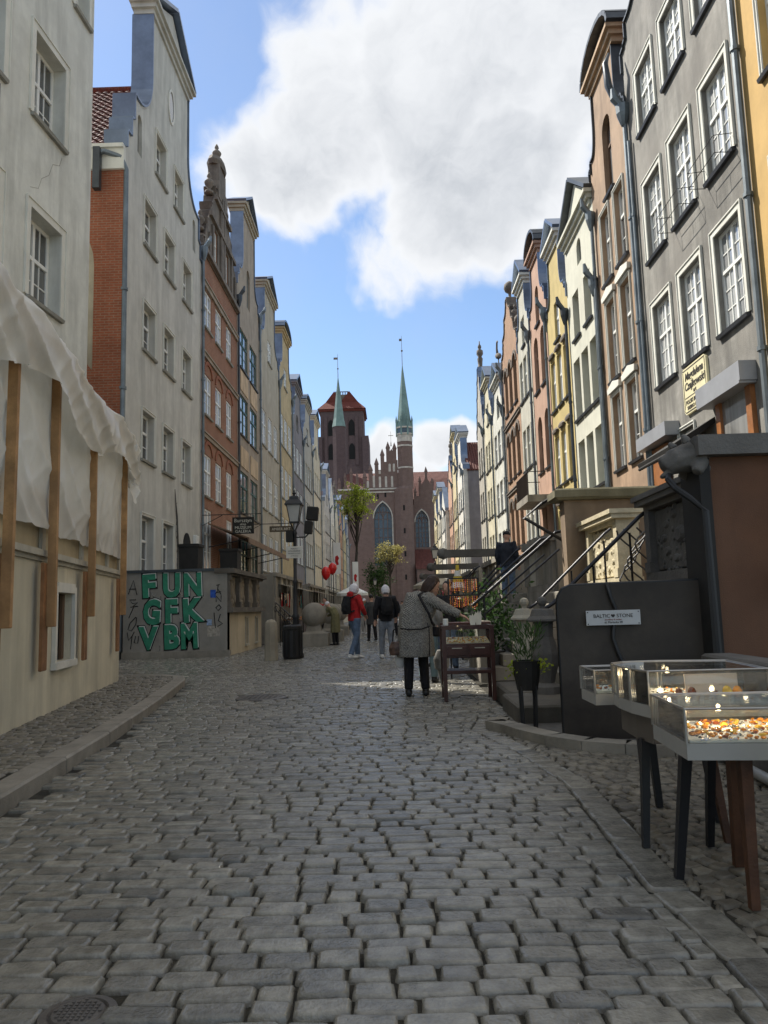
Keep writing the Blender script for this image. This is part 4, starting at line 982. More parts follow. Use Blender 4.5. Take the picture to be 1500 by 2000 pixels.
# manhole covers
for i, (x, y, r_) in enumerate(MANH):
    q = MB(); q.lathe([(r_+.03, -.06), (r_+.03, .0), (r_+.005, .004), (r_, -.004), (r_*.97, -.002), (r_*.9, .006), (.001, .008)], (0, 0, 0), 28)
    for k in range(-4, 5):
        for j in range(-4, 5):
            if (k*k+j*j)**.5 < 4.1: s = r_*.2; q.box(k*s-s*.28, k*s+s*.28, j*s-s*.28, j*s+s*.28, .007, .011)
    o = q.build('manhole_cover', M('cast iron', (.11, .10, .09), rough=.5, metal=.3, var=.3), None, (x, y, 0))
    tag(o, ['small round iron cover among the nearest cobbles', 'round iron manhole cover in the roadway beyond the kerb bend'][i], 'manhole cover', 'manhole covers')
# ------------------------------------------------------------------ cream terrace under the tarpaulin
TA = R(90)+math.atan2(.94, 5.8)
T1 = thing('terrace', 'cream plastered terrace wall with a small cellar window at the left edge', 'terrace', (-4.74, 13.3, 0), TA)
q = MB(); q.wall([(-15, -.2), (0, -.2), (0, 1.83), (-15, 1.83)], [[(-4.12, .66), (-4.12, 1.5), (-3.3, 1.5), (-3.3, .66)]], .3, .15)
q.build('wall', m_cream, T1)
q = MB(); q.box(-.3, 0-.003, .3, 3.2, -.2, 1.83); q.box(-15, -.31, .31, 3.2, 1.6, 1.82); q.build('return_wall', m_cream, T1)
q = MB(); q.box(-15, .03, -.03, .35, 1.83, 1.88); q.box(-15, .06, -.08, .35, 1.88, 1.95); q.build('moulding', m_stonel, T1)
q = MB(); q.box(-15, 0, .0, .3, 1.95, 2.6); q.build('parapet', M('sandstone parapet', (.42, .34, .21), stain=.45, var=.2, bump=.5), T1)
for s in (-.25, -1.2, -2.9, -4.75, -6.6, -8.4):
    q = MB(); q.box(s-.07, s+.07, -.04, -.003, 1.953, 2.5); q.build('pilaster', m_stonel, T1)
wn = MB(); wn.box(-4.2, -4.12, -.05, -.003, .6, 1.58); wn.box(-3.3, -3.22, -.05, -.003, .6, 1.58); wn.box(-4.12, -3.3, -.05, -.003, 1.5, 1.62); wn.box(-4.22, -3.2, -.07, -.003, .58, .66)
wn = wn.build('cellar_window', M('whitewashed frame', (.62, .60, .53), var=.12), T1)
q = MB(); q.box(-4.115, -3.305, .12, .145, .665, 1.495); q.build('pane', m_room, wn)
q = MB(); q.box(-3.75, -3.70, .08, .115, .67, 1.49); q.box(-3.42, -3.31, .08, .115, .67, 1.49); q.build('casement', m_bframe, wn)
# timber props
PR = [(-6.36, 1.05, 4.0, 'darkest and nearest timber prop at the left edge of the tarpaulin'), (-4.84, 1.12, 4.0, 'timber prop beside the cellar window of the cream terrace'), (-2.92, 1.19, 4.0, 'slim timber prop third from the left edge under the tarpaulin'), (-.62, 1.2, 4.05, 'timber prop at the far corner of the cream terrace')]
for k, (s, z0, z1, lab) in enumerate(PR):
    P = thing('timber_prop', lab, 'timber', (-4.74, 13.3, 0), TA, 'timber props holding the tarpaulin')
    wd = .08 if k < 2 else .062
    q = MB(); q.bbox(s-wd/2, s+wd/2, -.21, -.12, z0, z1, .008); q.build('post', m_wood, P, rot=(0, random.uniform(-.012, .012), 0))
    q = MB(); q.bbox(s-wd/2-.12, s+wd/2-.005, -.118, -.083, .62 if k else .55, 1.80, .008); q.build('plank', m_woodb, P)
B_ = thing('timber_beam', 'horizontal timber beam on top of the props under the tarpaulin', 'timber', (-4.74, 13.3, 0), TA)
q = MB(); q.bbox(-14, -.5, -.22, -.1, 4.055, 4.19, .008); q.build('beam', m_wood, B_)
for s in (-12.9, -10.9, -8.9, -6.9, -5.0, -3.2, -1.2): q = MB(); q.bbox(s-.05, s+.05, -.095, 2.4, 4.06, 4.18, .006); q.build('rafter', m_woodb, B_)
# tarpaulin
mt, t = newmat('plastic sheet')
pos = t.n('ShaderNodeNewGeometry').outputs['Position']
c_ = t.mix(t.ramp(t.noise(pos, 2.5, 5, .6), .35, .75), (.86, .85, .80), (.74, .72, .66))
d_ = t.n('ShaderNodeBsdfPrincipled', ins={'Base Color': c_, 'Roughness': .42, 'Specular IOR Level': .5})
bp = t.n('ShaderNodeBump', ins={'Strength': .5, 'Distance': .02, 'Height': t.noise(t.vscale(pos, (6, 6, 2.5)), 1.0, 4, .6)}); t.set(d_, 'Normal', bp.outputs[0])
tr_ = t.n('ShaderNodeBsdfTranslucent', ins={0: c_})
t.n('ShaderNodeOutputMaterial', ins={0: t.n('ShaderNodeMixShader', ins={0: .42, 1: d_.outputs[0], 2: tr_.outputs[0]}).outputs[0]})
MATS['plastic sheet'] = mt
TP = thing('tarpaulin', 'crumpled white plastic tarpaulin stretched over timber props', 'tarpaulin', (-4.74, 13.3, 0), TA)
from mathutils import noise as mnoise
def fold(a, b, s=1.0): return mnoise.fractal(Vector((a*.9, b*1.3, s)), .9, 2.0, 4)
def sheet(name, f, nu, nv):
    vs = [f(i/nu, j/nv) for i in range(nu+1) for j in range(nv+1)]
    fs = [(i*(nv+1)+j, (i+1)*(nv+1)+j, (i+1)*(nv+1)+j+1, i*(nv+1)+j+1) for i in range(nu) for j in range(nv)]
    q = MB(); q.add(vs, fs); return q.build(name, mt, TP, smooth=True)
def hang(a, b):
    s = -14+a*14.0; z = 4.1-b*(1.86+.1*a)
    y = -.06-.05*(1-abs(2*mnoise.noise(Vector((s*.9+z*.8, z*.7, 3)))))**3-.02*(1-abs(2*mnoise.noise(Vector((s*2.3-z*1.9, z*1.4, 6)))))**4+.02*math.sin(s*3.1+z*.6)*b-.03*abs(math.sin(s*1.4+z*1.7))*(b*(1-b)*3)
    return (s, min(y, -.03), z+.03*fold(s*2, 0, 9)*b)
sheet('hanging_sheet', hang, 330, 60)
def ridged(x, y, z): return 1-abs(2*mnoise.noise(Vector((x, y, z))))
prof = [(2.5, 4.62), (1.3, 4.5), (.3, 4.42), (-.05, 4.36), (-.2, 4.24), (-.26, 4.05), (-.28, 3.82), (-.26, 3.56)]
def roofs(a, b):
    s = -14.4+a*14.2; k = b*(len(prof)-1); i = min(int(k), len(prof)-2); f = k-i
    y = prof[i][0]*(1-f)+prof[i+1][0]*f; z = prof[i][1]*(1-f)+prof[i+1][1]*f
    drop = max(0, b-.45)*1.8; sc = .5+.5*math.sin(s*1.55+.9)
    z -= drop*(.36*sc-.10)-.05*ridged(s*.8, b*2, 1)*(1-drop)
    fold_ = ridged(s*.7+z*1.3, z*.6, 4)**3*.12+ridged(s*1.7-z*1.5, z*.9, 8)**4*.035
    y -= (fold_-.02)*min(1, b*1.6); z += .04*ridged(s*1.7, b*3, 2)*b
    return (s, y, z)
sheet('roof_sheet', roofs, 390, 60)
def flap(a, b):
    s = -.45+.8*a*(1-.55*b)+.06*math.sin(b*9)*a; y = -.35+.5*a+.16*math.sin(a*4+b*3)+.08*fold(a*4, b*5, 2); z = 4.12+.12*a-b*(1.05-.45*a)+.06*fold(a*5, b*3, 1)
    return (s, y, z)
sheet('end_flap', flap, 18, 22)
# ------------------------------------------------------------------ terrace with the graffiti
T2 = thing('terrace', 'stone terrace with a graffiti end wall and carved balustrade', 'terrace', (0, 0, 0))
m_conc = M('grey concrete render', (.27, .255, .225), stain=.3, var=.14, bump=.4)
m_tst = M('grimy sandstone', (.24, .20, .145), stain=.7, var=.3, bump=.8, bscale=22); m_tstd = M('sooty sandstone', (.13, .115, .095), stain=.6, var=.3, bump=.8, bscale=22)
m_sandp = M('sand render', (.52, .44, .31), stain=.35, var=.1)
X0, X1, YA, YB = -7.56, -4.65, 21.5, 27.0
q = MB(); q.box(X0, X1, YA, YA+.3, -.1, 2.36); q.build('end_wall', m_conc, T2)
q = MB(); q.box(X0, X1+.06, YA-.05, YA+.35, 2.36, 2.44); q.box(X0, X1-.3, YA+.351, YB, 1.7, 1.8); q.build('coping', m_zincd, T2)
q = MB(); q.box(X0, X1+.1, YA-.1, YA-.004, -.1, .17); q.build('plinth', m_stone, T2)
# street side, with two slit windows
q = MB(); q.wall([(0, -.1), (YB-YA-.01, -.1), (YB-YA-.01, 1.2), (0, 1.2)], [[(u, .22), (u, 1.0), (u+.34, 1.0), (u+.34, .22)] for u in (2.6, 4.3)], .28, .2)
q.build('side_wall', m_sandp, T2, (X1, YA+.005, 0), (0, 0, R(90)))
for u in (2.6, 4.3):
    q = MB(); q.box(u-.06, u, -.03, -.003, .2, 1.04); q.box(u+.34, u+.4, -.03, -.003, .2, 1.04); q.box(u-.06, u+.4, -.03, -.003, 1.0, 1.06); q.box(u-.08, u+.42, -.06, -.003, .16, .22)
    w_ = q.build('slit_window', m_stonel, T2, (X1, YA+.005, 0), (0, 0, R(90)))
    q = MB(); q.box(u, u+.34, .16, .19, .22, 1.0); q.build('pane', m_room, w_)
q = MB(); q.box(X1-.3, X1+.16, YA+.02, YB, 1.2, 1.34); q.box(X1-.3, X1+.08, YA+.02, YB, 2.24, 2.30); q.box(X1-.35, X1+.2, YA-.06, YB+.05, 2.30, 2.43); q.build('cornice', m_tstd, T2)
nb = 4; bl = (YB-YA)/nb
for k in range(nb):
    y0 = YA+.02+k*bl
    q = MB(); q.box(X1-.2, X1-.06, y0+.2, y0+bl-.01, 1.345, 2.235); q.build('carved_panel', m_tst, T2)
    q = MB(); yc = y0+bl/2+.1
    for yy, zz, a, b in ((0, 1.8, .26, .30), (-.3, 1.6, .12, .2), (.3, 1.6, .12, .2), (0, 1.5, .2, .1), (.22, 2.03, .12, .1), (-.22, 2.03, .12, .1)): q.lathe([(0.01, -.05), (.7, -.03), (1, 0), (.7, .04), (.01, .06)], (0, 0, 0), 10); 
    q.v = []; q.f = []
    for yy, zz, a, b in ((0, 1.8, .26, .30), (-.3, 1.6, .12, .2), (.3, 1.6, .12, .2), (0, 1.5, .2, .1), (.22, 2.03, .12, .1), (-.22, 2.03, .12, .1)):
        m = 12; o = [(X1-.058, yc+yy+a*math.cos(i*2*math.pi/m), zz+b*math.sin(i*2*math.pi/m)) for i in range(m)]; i_ = [(X1+.0, yc+yy+a*.6*math.cos(i*2*math.pi/m), zz+b*.6*math.sin(i*2*math.pi/m)) for i in range(m)]
        q.ring([o, i_])
    q.box(X1-.07, X1-.056, yc-.5, yc+.45, 1.36, 2.2); q.build('carving', m_tst, T2)
    q = MB(); q.box(X1-.22, X1+.06, max(y0, YA+.03), y0+.18, 1.345, 2.235); q.box(X1-.22, X1+.1, max(y0-.02, YA+.025), y0+.2, 1.346, 1.5); q.box(X1-.22, X1+.1, max(y0-.02, YA+.025), y0+.2, 2.1, 2.234); q.build('pilaster', m_tstd, T2)
# graffiti: three rows of bubble letters in green with black outline and white edge
GY = YA-.004
m_ggreen = M('spray green', (.03, .21, .125), rough=.6, var=.2, scale=6, bump=.1); m_gblack = M('spray black', (.008, .009, .009), rough=.6, bump=0); m_gwhite = M('spray white', (.55, .58, .55), rough=.7, var=.15, bump=0)
ROWS = [('FUN', (-7.02, -6.44, -5.86), 1.72, (.0, .0, .0), .86), ('GFK', (-7.0, -6.38, -5.87), 1.0, (.05, .0, -.05), .86), ('VBM', (-7.06, -6.40, -5.93), .29, (0, .02, -.03), .84)]
for word, xs, z0, rot, sz in ROWS:
    for ch_, x, r_ in zip(word, xs, rot):
        base = None
        for (mm, off, dx, dz, dy, nm) in ((m_gblack, .085, .0, -.014, .004, 'graffiti_letter'), (m_gwhite, .043, .016, .018, .007, 'white_edge'), (m_ggreen, .043, -.008, -.008, .010, 'green_fill')):
            me = textmesh(ch_, sz, offset=off, extrude=.0008, align='LEFT'); me.materials.clear(); me.materials.append(mm); me.name = nm
            sx = {'M': .72, 'N': .76, 'G': .76, 'K': .92, 'U': .80, 'V': .84}.get(ch_, .9)
            if base is None: base = obj(nm, me, T2, (x+dx, GY-dy, z0+dz), (R(90), r_+random.uniform(-.07, .07), 0)); base.scale = (sx*random.uniform(.95, 1.08), random.uniform(.95, 1.07), 1)
            else: obj(nm, me, base, (dx/sx, dz, dy))
# drips and overspray
for k in range(16):
    x = random.uniform(-7.0, -5.4); z = random.choice((1.68, .98, .26))+random.uniform(-.02, .1); L = random.uniform(.06, .22)
    q = MB(); q.tube([(x, GY-.002, z), (x+.004, GY-.002, z-L*.6), (x, GY-.002, z-L)], [.006, .004, .007], 5); q.build('paint_drip', random.choice((m_gblack, m_ggreen, m_gblack)), T2)
for k in range(9):
    x = random.uniform(-6.9, -5.4); z = random.uniform(.4, 2.2); q = MB(); q.tube([(x+.03*j, GY-.0005, z+.05*math.sin(j*1.3+k)) for j in range(5)], [.004, .012, .016, .012, .003], 4); q.build('pale_scribble', M('faded white paint', (.36, .35, .32), bump=0), T2)
# thin black tags and stickers
def scrawl(pts, r_=.012, mm=None):
    q = MB(); q.tube([(x, GY-.001, z) for x, z in pts], r_, 4, flat=1); return q.build('spray_tag', mm or m_gblack, T2)
for pts in ([(-7.42, 1.78), (-7.28, 2.16), (-7.18, 1.76)], [(-7.4, 1.92), (-7.2, 1.92)], [(-7.2, 1.62), (-7.38, 1.62), (-7.3, 1.52), (-7.16, 1.54), (-7.28, 1.44)], [(-7.36, 1.42), (-7.14, 1.44)], [(-7.26, 1.43), (-7.4, 1.12)],
            [(-7.2, 1.14), (-7.36, .98), (-7.42, .8), (-7.32, .76), (-7.2, .94), (-7.18, 1.12), (-7.22, 1.14)], [(-7.44, .72), (-7.4, .5), (-7.3, .62), (-7.24, .74)], [(-7.3, .62), (-7.34, .26)], [(-7.2, .62), (-7.24, .44), (-7.14, .42), (-7.12, .62)],
            [(-4.86, 1.98), (-4.95, 1.96)], [(-4.9, 1.98), (-4.92, 1.82)], [(-4.98, 1.72), (-4.9, 1.84), (-4.82, 1.7)], [(-4.96, 1.76), (-4.82, 1.78)], [(-4.96, 1.5), (-4.96, 1.66), (-4.82, 1.5), (-4.82, 1.68)], [(-4.88, 1.42), (-4.97, 1.34), (-4.9, 1.26), (-4.82, 1.34), (-4.88, 1.42)], [(-5.02, 1.2), (-4.98, .78)], [(-4.84, 1.16), (-4.9, .98), (-4.78, .9), (-4.92, .82)]): scrawl(pts)
for (x, z, w_, h_, c) in ((-5.12, 1.62, .15, .22, (.03, .09, .38)), (-5.22, .86, .14, .16, (.28, .38, .55)), (-5.2, .55, .34, .28, (.36, .33, .28)), (-5.45, 2.02, .12, .22, (.40, .39, .36))):
    q = MB(); q.box(x, x+w_, GY-.002, GY+.002, z, z+h_); q.build('sticker', M('sticker %.2f' % x, c, var=.3, scale=14, bump=0), T2)
# black planters on the terrace
for (x, y, lab) in ((-5.85, 22.2, 'square black planter standing right above the graffiti letters'), (-5.12, 24.2, 'black planter farther back on the graffiti terrace')):
    q = MB(); q.prism([(-.25, 1.8), (.25, 1.8), (.28, 3.1), (-.28, 3.1)], -.3, .3, 'xzy'); q.box(-.31, .31, -.33, .33, 3.1, 3.18)
    o = q.build('planter', m_blackp, None, (x, y, 0)); tag(o, lab, 'planter', 'black planters on the graffiti terrace')
    s_ = MB(); s_.box(-.26, .26, -.27, .27, 3.05, 3.19); s_.build('soil', m_joint, o)
# stone bollard, litter bin, street lamp
q = MB(); q.lathe([(.17, -.05), (.165, .3), (.15, .85), (.14, .93), (.09, .985), (.02, 1.0)], (0, 0, 0), 8)
tag(q.build('bollard', M('worn sandstone', (.30, .265, .20), stain=.5, var=.2, bump=.6, bscale=35), None, (-3.05, 19.1, 0)), 'weathered stone bollard standing left of the street lamp', 'bollard')
LB = thing('litter_bin', 'black litter bin standing at the foot of the street lamp', 'litter bin', (-2.58, 19.55, 0))
q = MB(); q.lathe([(.225, .0), (.24, .05), (.24, .72), (.25, .74), (.25, .80)], (0, 0, 0), 12); q.build('bin_body', m_blackp, LB)
q = MB(); q.lathe([(.25, .80), (.24, .83), (.15, .845), (.14, .80)], (0, 0, 0), 12); q.build('bin_rim', m_black, LB)
for k in range(12):
    a = 2*math.pi*k/12; q = MB(); q.box(-.03, .03, -.008, .008, .06, .7); q.build('bin_slat', m_black, LB, (.246*math.cos(a), .246*math.sin(a), 0), (0, 0, a+math.pi/2))
def street_lamp(label, loc, s=1.0, extras=False):
    L = thing('street_lamp', label, 'street lamp', loc, 0, 'iron street lamps')
    L.scale = (s, s, s)
    q = MB(); q.lathe([(.2, 0), (.2, .1), (.15, .14), (.13, .5), (.15, .55), (.1, .62), (.085, 1.0), (.11, 1.05), (.07, 1.12), (.055, 1.9), (.075, 1.95), (.045, 2.0), (.04, 3.15), (.07, 3.2), (.04, 3.3)], (0, 0, 0), 12); q.build('post', m_black, L, smooth=True)
    q = MB()
    for k in range(4):
        a = math.pi/4+k*math.pi/2; q.tube([(.03*math.cos(a), .03*math.sin(a), 3.28), (.1*math.cos(a), .1*math.sin(a), 3.4), (.17*math.cos(a), .17*math.sin(a), 3.5)], .012, 5)
        q.tube([(.155*math.cos(a), .155*math.sin(a), 3.5), (.26*math.cos(a), .26*math.sin(a), 3.95)], .013, 5)
    q.box(-.13, .13, -.13, .13, 3.48, 3.51); q.build('lantern_frame', m_black, L)
    q = MB(); q.ring([[(-.1, -.1, 3.51), (.1, -.1, 3.51), (.1, .1, 3.51), (-.1, .1, 3.51)], [(-.175, -.175, 3.94), (.175, -.175, 3.94), (.175, .175, 3.94), (-.175, .175, 3.94)]]); q.build('lantern_glass', M('milky glass', (.42, .42, .40), rough=.25, var=.08, bump=0, spec=.5), L)
    q = MB(); q.ring([[(x*a, y*a, z) for x, y in ((-1, -1), (1, -1), (1, 1), (-1, 1))] for a, z in ((.23, 3.94), (.23, 3.97), (.17, 4.06), (.12, 4.1), (.115, 4.17), (.07, 4.19))]); q.lathe([(.03, 0), (.03, .05), (.06, .08), (.03, .11), (.015, .16)], (0, 0, 4.19), 8); q.build('lantern_cap', m_black, L)
    if extras:
        q = MB(); q.box(-.22, -.04, -.1, .1, 2.98, 3.28); q.build('control_box', m_blackp, L)
        q = MB(); q.tube([(0, 0, 3.1), (.28, 0, 3.1), (.38, 0, 3.2), (.38, 0, 3.3)], .02, 6); q.build('bracket_arm', m_black, L)
        for (x, z, w_, h_) in ((.30, 3.18, .2, .34), (.36, 3.53, .3, .36)):
            q = MB(); q.bbox(-w_/2, w_/2, -.1, .1, 0, h_, .02); q.build('loudspeaker', m_blackp, L, (x+w_/2-.05, 0, z), (0, R(6), 0))
        q = MB(); q.bbox(-.22, .2, -.065, -.05, 2.55, 2.86, .004); sg = q.build('notice_board', M('notice white', (.58, .56, .5), var=.05, bump=0), L)
        lettering('WYDARZENIE', .05, m_ink, sg, (-.01, -.068, 2.72)); lettering('PROSIMY O CISZE', .04, m_ink, sg, (-.01, -.068, 2.66)); lettering('MIASTO', .05, m_ink, sg, (-.01, -.068, 2.78)); lettering('ul. Mariacka', .04, m_ink, sg, (-.01, -.068, 2.60))
    return L
street_lamp('black lantern street lamp with loudspeakers and a white notice board', (-2.55, 20.0, 0), 1.0, True)
street_lamp('black lantern street lamp standing on the right in front of the far sunlit houses', (3.4, 62, 0), 1.45)
street_lamp('far black street lamp beside the dark green shrub', (-2.1, 88, 0), 1.1)
# stone balls on pedestals
def stone_ball(label, x, y, r_):
    S = thing('stone_ball', label, 'stone ball', (x, y, 0), 0, 'stone balls on pedestals')
    q = MB(); q.box(-r_*1.15, r_*1.15, -r_*1.15, r_*1.15, -.05, .42); q.ring([[(a*x_, a*y_, z) for x_, y_ in ((-1, -1), (1, -1), (1, 1), (-1, 1))] for a, z in ((r_*1.0, .42), (r_*.6, .5), (r_*.5, .72))]); q.build('pedestal', m_stone, S)
    q = MB(); q.lathe([(max(.01, r_*math.sin(k*math.pi/16)), 1.02-r_*math.cos(k*math.pi/16)) for k in range(17)], (0, 0, 0), 24); q.build('ball', m_stone, S, smooth=True)
stone_ball('large weathered stone ball nearest the street lamp', -2.72, 26.2, .43)
stone_ball('stone ball half hidden behind the larger one', -2.45, 29.6, .42)
stone_ball('far stone ball beside the person in the olive coat', -2.6, 36.0, .40)
# --- further terraces along the left row
def terrace_row(side, Ya, Yb, xf, xh, zf, label, mat, rail=True):
    T = thing('terrace', label, 'terrace')
    sgn = 1 if side == 'L' else -1
    xa, xb = sorted((xf, xh)); q = MB(); q.box(xa+.003, xb-.003, Ya, Yb, -.1, zf); q.build('platform', mat, T)
    d = .22*sgn
    q = MB(); q.box(min(xf, xf-d)+(0 if side == 'L' else 0), max(xf, xf-d), Ya, Yb, zf+.003, zf+.12); q.box(min(xf+.08*sgn, xf-d), max(xf+.08*sgn, xf-d), Ya-.05, Yb+.05, zf+.92, zf+1.06); q.build('rail_stones', m_stone, T)
    n = max(2, int((Yb-Ya)/1.3)); L = (Yb-Ya)/n
    for k in range(n+1):
        yy = Ya+k*L-(.1 if k == n else 0); q = MB(); q.box(min(xf+.03*sgn, xf-d), max(xf+.03*sgn, xf-d), yy, yy+.2 if k else yy+.2, zf+.122, zf+.918); q.build('pilaster', m_stone, T)
    for k in range(n):
        q = MB(); q.box(min(xf-.06*sgn, xf-.16*sgn), max(xf-.06*sgn, xf-.16*sgn), Ya+k*L+.21, Ya+(k+1)*L-.11, zf+.125, zf+.915); q.build('carved_panel', m_stonel if k % 2 else m_stone, T)
    q = MB(); x0, x1 = sorted((xf-.05*sgn, xh-.02*sgn)); q.box(x0, x1, Ya-.12, Ya-.003, -.1, zf+1.0); q.build('end_wall', mat, T)
    return T
terrace_row('L', 29.2, 37.6, -4.5, -7.55, 1.6, 'stone terrace in front of the orange brick house', m_stone)
terrace_row('L', 40.0, 49.0, -4.4, -7.55, 1.5, 'stone terrace in front of the green-framed house', m_stone)
terrace_row('L', 52.0, 64.0, -4.4, -7.55, 1.5, 'long terrace behind the red balloons', m_stonel)
terrace_row('L', 67.0, 82.0, -4.5, -7.55, 1.5, 'farthest terrace of the nearer left row', m_stonel)
# brown awning along the shops
A = thing('awning', 'long brown canvas awning over the left shop fronts', 'awning', (0, 0, 0))
q = MB(); q.prism([(-7.6, 4.9), (-5.9, 4.25), (-5.88, 4.0), (-5.93, 4.0), (-5.95, 4.2), (-7.6, 4.84)], 31.5, 43.5, 'xzy'); q.build('canvas', M('brown canvas', (.22, .15, .10), var=.15, bump=.2), A)
for y in (31.6, 35.5, 39.5, 43.3): q = MB(); q.tube([(-7.6, y, 3.9), (-6.0, y, 4.2)], .025, 6); q.build('arm', m_black, A)
# hanging signs
def hang_sign(label, x, y, z, w_, h_, lines, mm, round_=False):
    S = thing('hanging_sign', label, 'sign', (x, y, z))
    q = MB(); q.bbox(-w_/2, w_/2, -.03, .03, 0, h_, .008); b = q.build('board', mm, S)
    q = MB(); q.tube([(-w_/2-1.2, 0, h_+.12), (w_/2+.3, 0, h_+.12)], .018, 6); q.tube([(-w_/2-1.2, 0, h_-.3), (-w_/2-.4, 0, h_+.1)], .014, 6); q.tube([(-w_*.35, 0, h_), (-w_*.35, 0, h_+.12)], .01, 5); q.tube([(w_*.35, 0, h_), (w_*.35, 0, h_+.12)], .01, 5)
    q.tube([(.12*math.cos(a*.6), 0, h_+.2+.1*math.sin(a*.6)) for a in range(11)], .012, 5); q.build('bracket', m_black, S)
    for (tx, sz, zz) in lines: lettering(tx, sz, M('sign white', (.6, .58, .5), bump=0), b, (0, -.033, zz))
    return S
hang_sign('black hanging sign with white lettering in front of the orange brick house', -5.85, 30.0, 4.25, .85, .66, (('Bursztyn', .2, .46), ('sklep', .12, .34), ('MUZEUM', .16, .19), ('GALERIA', .16, .04)), m_blackp)
hang_sign('long flat shop sign hanging beyond the black sign', -5.3, 36.5, 4.95, 1.1, .28, (('AMBER ART', .17, .08),), M('sign brown', (.10, .085, .06)))
# ------------------------------------------------------------------ right foreground: stone terrace, stair, divider walls
m_rust = M('rust brown render', (.115, .05, .024), stain=.4, var=.18, bump=.4)
m_brplast = M('brown plaster', (.21, .155, .105), stain=.6, var=.2)
m_mossy = M('mossy coping', (.15, .14, .09), stain=.6, var=.3, bump=.6, bscale=25)
m_iron = M('handrail iron', (.03, .03, .032), rough=.38, metal=.7, var=.2, bump=.05)
m_relief = M('dark relief sandstone', (.10, .098, .09), stain=.5, var=.35, scale=4, bump=1.0, bscale=16)  # even dark tone of the nearer relief
m_reliefl = M('cream sandstone', (.50, .44, .30), stain=.4, var=.2, scale=4, bump=.9, bscale=18)  # cream stone colour of the second relief
def relief_panel(root, X, ya, yb, z0, z1, mat, mats, seed=1):
    """framed carved panel on a street-parallel face (looking to -x)"""
    rr = random.Random(seed)
    q = MB(); q.box(X+.06, X+.28, ya+.16, yb-.16, z0+.12, z1-.14); q.build('carved_panel', mat, root)
    q = MB(); yc, zc = (ya+yb)/2, (z0+z1)/2; a, b = (yb-ya)*.28, (z1-z0)*.28; m = 20
    def blob(cy, cz, ra, rb, d):
        o = [(X+.058, cy+ra*math.cos(i*2*math.pi/12), cz+rb*math.sin(i*2*math.pi/12)) for i in range(12)]; i_ = [(X+.058-d, cy+ra*.55*math.cos(i*2*math.pi/12), cz+rb*.55*math.sin(i*2*math.pi/12)) for i in range(12)]
        q.ring([o, i_])
    blob(yc, zc, a*.32, b*.42, .045)
    for k in range(10):
        t_ = k*2*math.pi/10; blob(yc+a*.95*math.cos(t_), zc+b*.95*math.sin(t_), a*.2, b*.2, .03)
    for k in range(46): blob(yc+rr.uniform(-1, 1)*a*1.45, zc+rr.uniform(-1, 1)*b*1.5, rr.uniform(.02, .055), rr.uniform(.02, .05), .022)
    q.box(X+.052, X+.07, ya+.17, yb-.17, z0+.13, z1-.15); q.build('carving', mat, root)
    for y0 in (ya, yb-.16):
        q = MB(); q.box(X-.02, X+.28, y0, y0+.16, z0+.1, z1-.12); q.box(X-.04, X+.28, y0-.015, y0+.175, z0+.1, z0+.22); q.build('pilaster', mats, root)
    q = MB(); q.box(X-.03, X+.3, ya-.02, yb+.02, z0, z0+.098); q.box(X-.02, X+.3, ya, yb, z1-.118, z1-.06); q.box(X-.10, X+.34, ya-.08, yb+.08, z1-.06, z1+.0); q.box(X-.13, X+.36, ya-.11, yb+.11, z1+.001, z1+.06); q.build('cornice', mats, root)
TR = thing('terrace', 'dark stone terrace with a carved panel above a cellar doorway on the right', 'terrace')
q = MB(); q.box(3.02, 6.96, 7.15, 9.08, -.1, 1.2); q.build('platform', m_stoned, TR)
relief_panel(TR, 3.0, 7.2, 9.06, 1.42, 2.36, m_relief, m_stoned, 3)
q = MB(); q.box(2.96, 3.4, 7.2, 9.06, 1.203, 1.418); q.box(2.9, 3.3, 7.35, 7.75, 1.28, 1.41); q.build('corbel', m_stoned, TR)
q = MB(); q.box(2.985, 3.015, 7.5, 8.6, .0, 1.15); q.build('doorway_shade', m_room, TR)  # black sheet stands for the shade of the doorway recess
q = MB(); q.box(2.9, 3.01, 7.4, 7.5, 0, 1.2); q.box(2.9, 3.01, 8.6, 8.7, 0, 1.2); q.build('door_frame', m_woodb, TR)
# divider wall with the gargoyle
DW = thing('divider_wall', 'rust brown wall with a black coping and lion gargoyle at the right edge', 'wall')
q = MB(); q.box(2.8, 6.95, 6.7, 7.0, -.1, 2.44); q.build('wall', m_rust, DW)
q = MB(); q.box(2.68, 6.95, 6.58, 7.12, 2.443, 2.62); q.build('coping', m_stoned, DW)
q = MB(); q.box(2.70, 2.795, 6.66, 7.1, -.1, 2.43); q.build('corner_strip', m_blackp, DW)
q = MB(); q.box(3.28, 3.46, 6.64, 6.695, 1.18, 1.42); q.build('meter_box', m_blackp, DW)
def blobby(parts, name, mat, parent, loc=(0, 0, 0), vox=.012, smooth_it=3, rot=None):
    """several closed tubes grown together into one continuous skin"""
    q = MB()
    for pts, r_, fl in parts: q.tube(pts, r_, 10, True, fl)
    me = q.mesh(name); o = bpy.data.objects.new('tmp', me)
    m = o.modifiers.new('r', 'REMESH'); m.mode = 'VOXEL'; m.voxel_size = vox
    if smooth_it: s = o.modifiers.new('s', 'SMOOTH'); s.factor = .5; s.iterations = smooth_it
    ev = bake(o); bpy.data.objects.remove(o); bpy.data.meshes.remove(me)
    ev.name = name; ev.materials.clear(); ev.materials.append(mat); ev.polygons.foreach_set('use_smooth', [True]*len(ev.polygons))
    return obj(name, ev, parent, loc, rot)
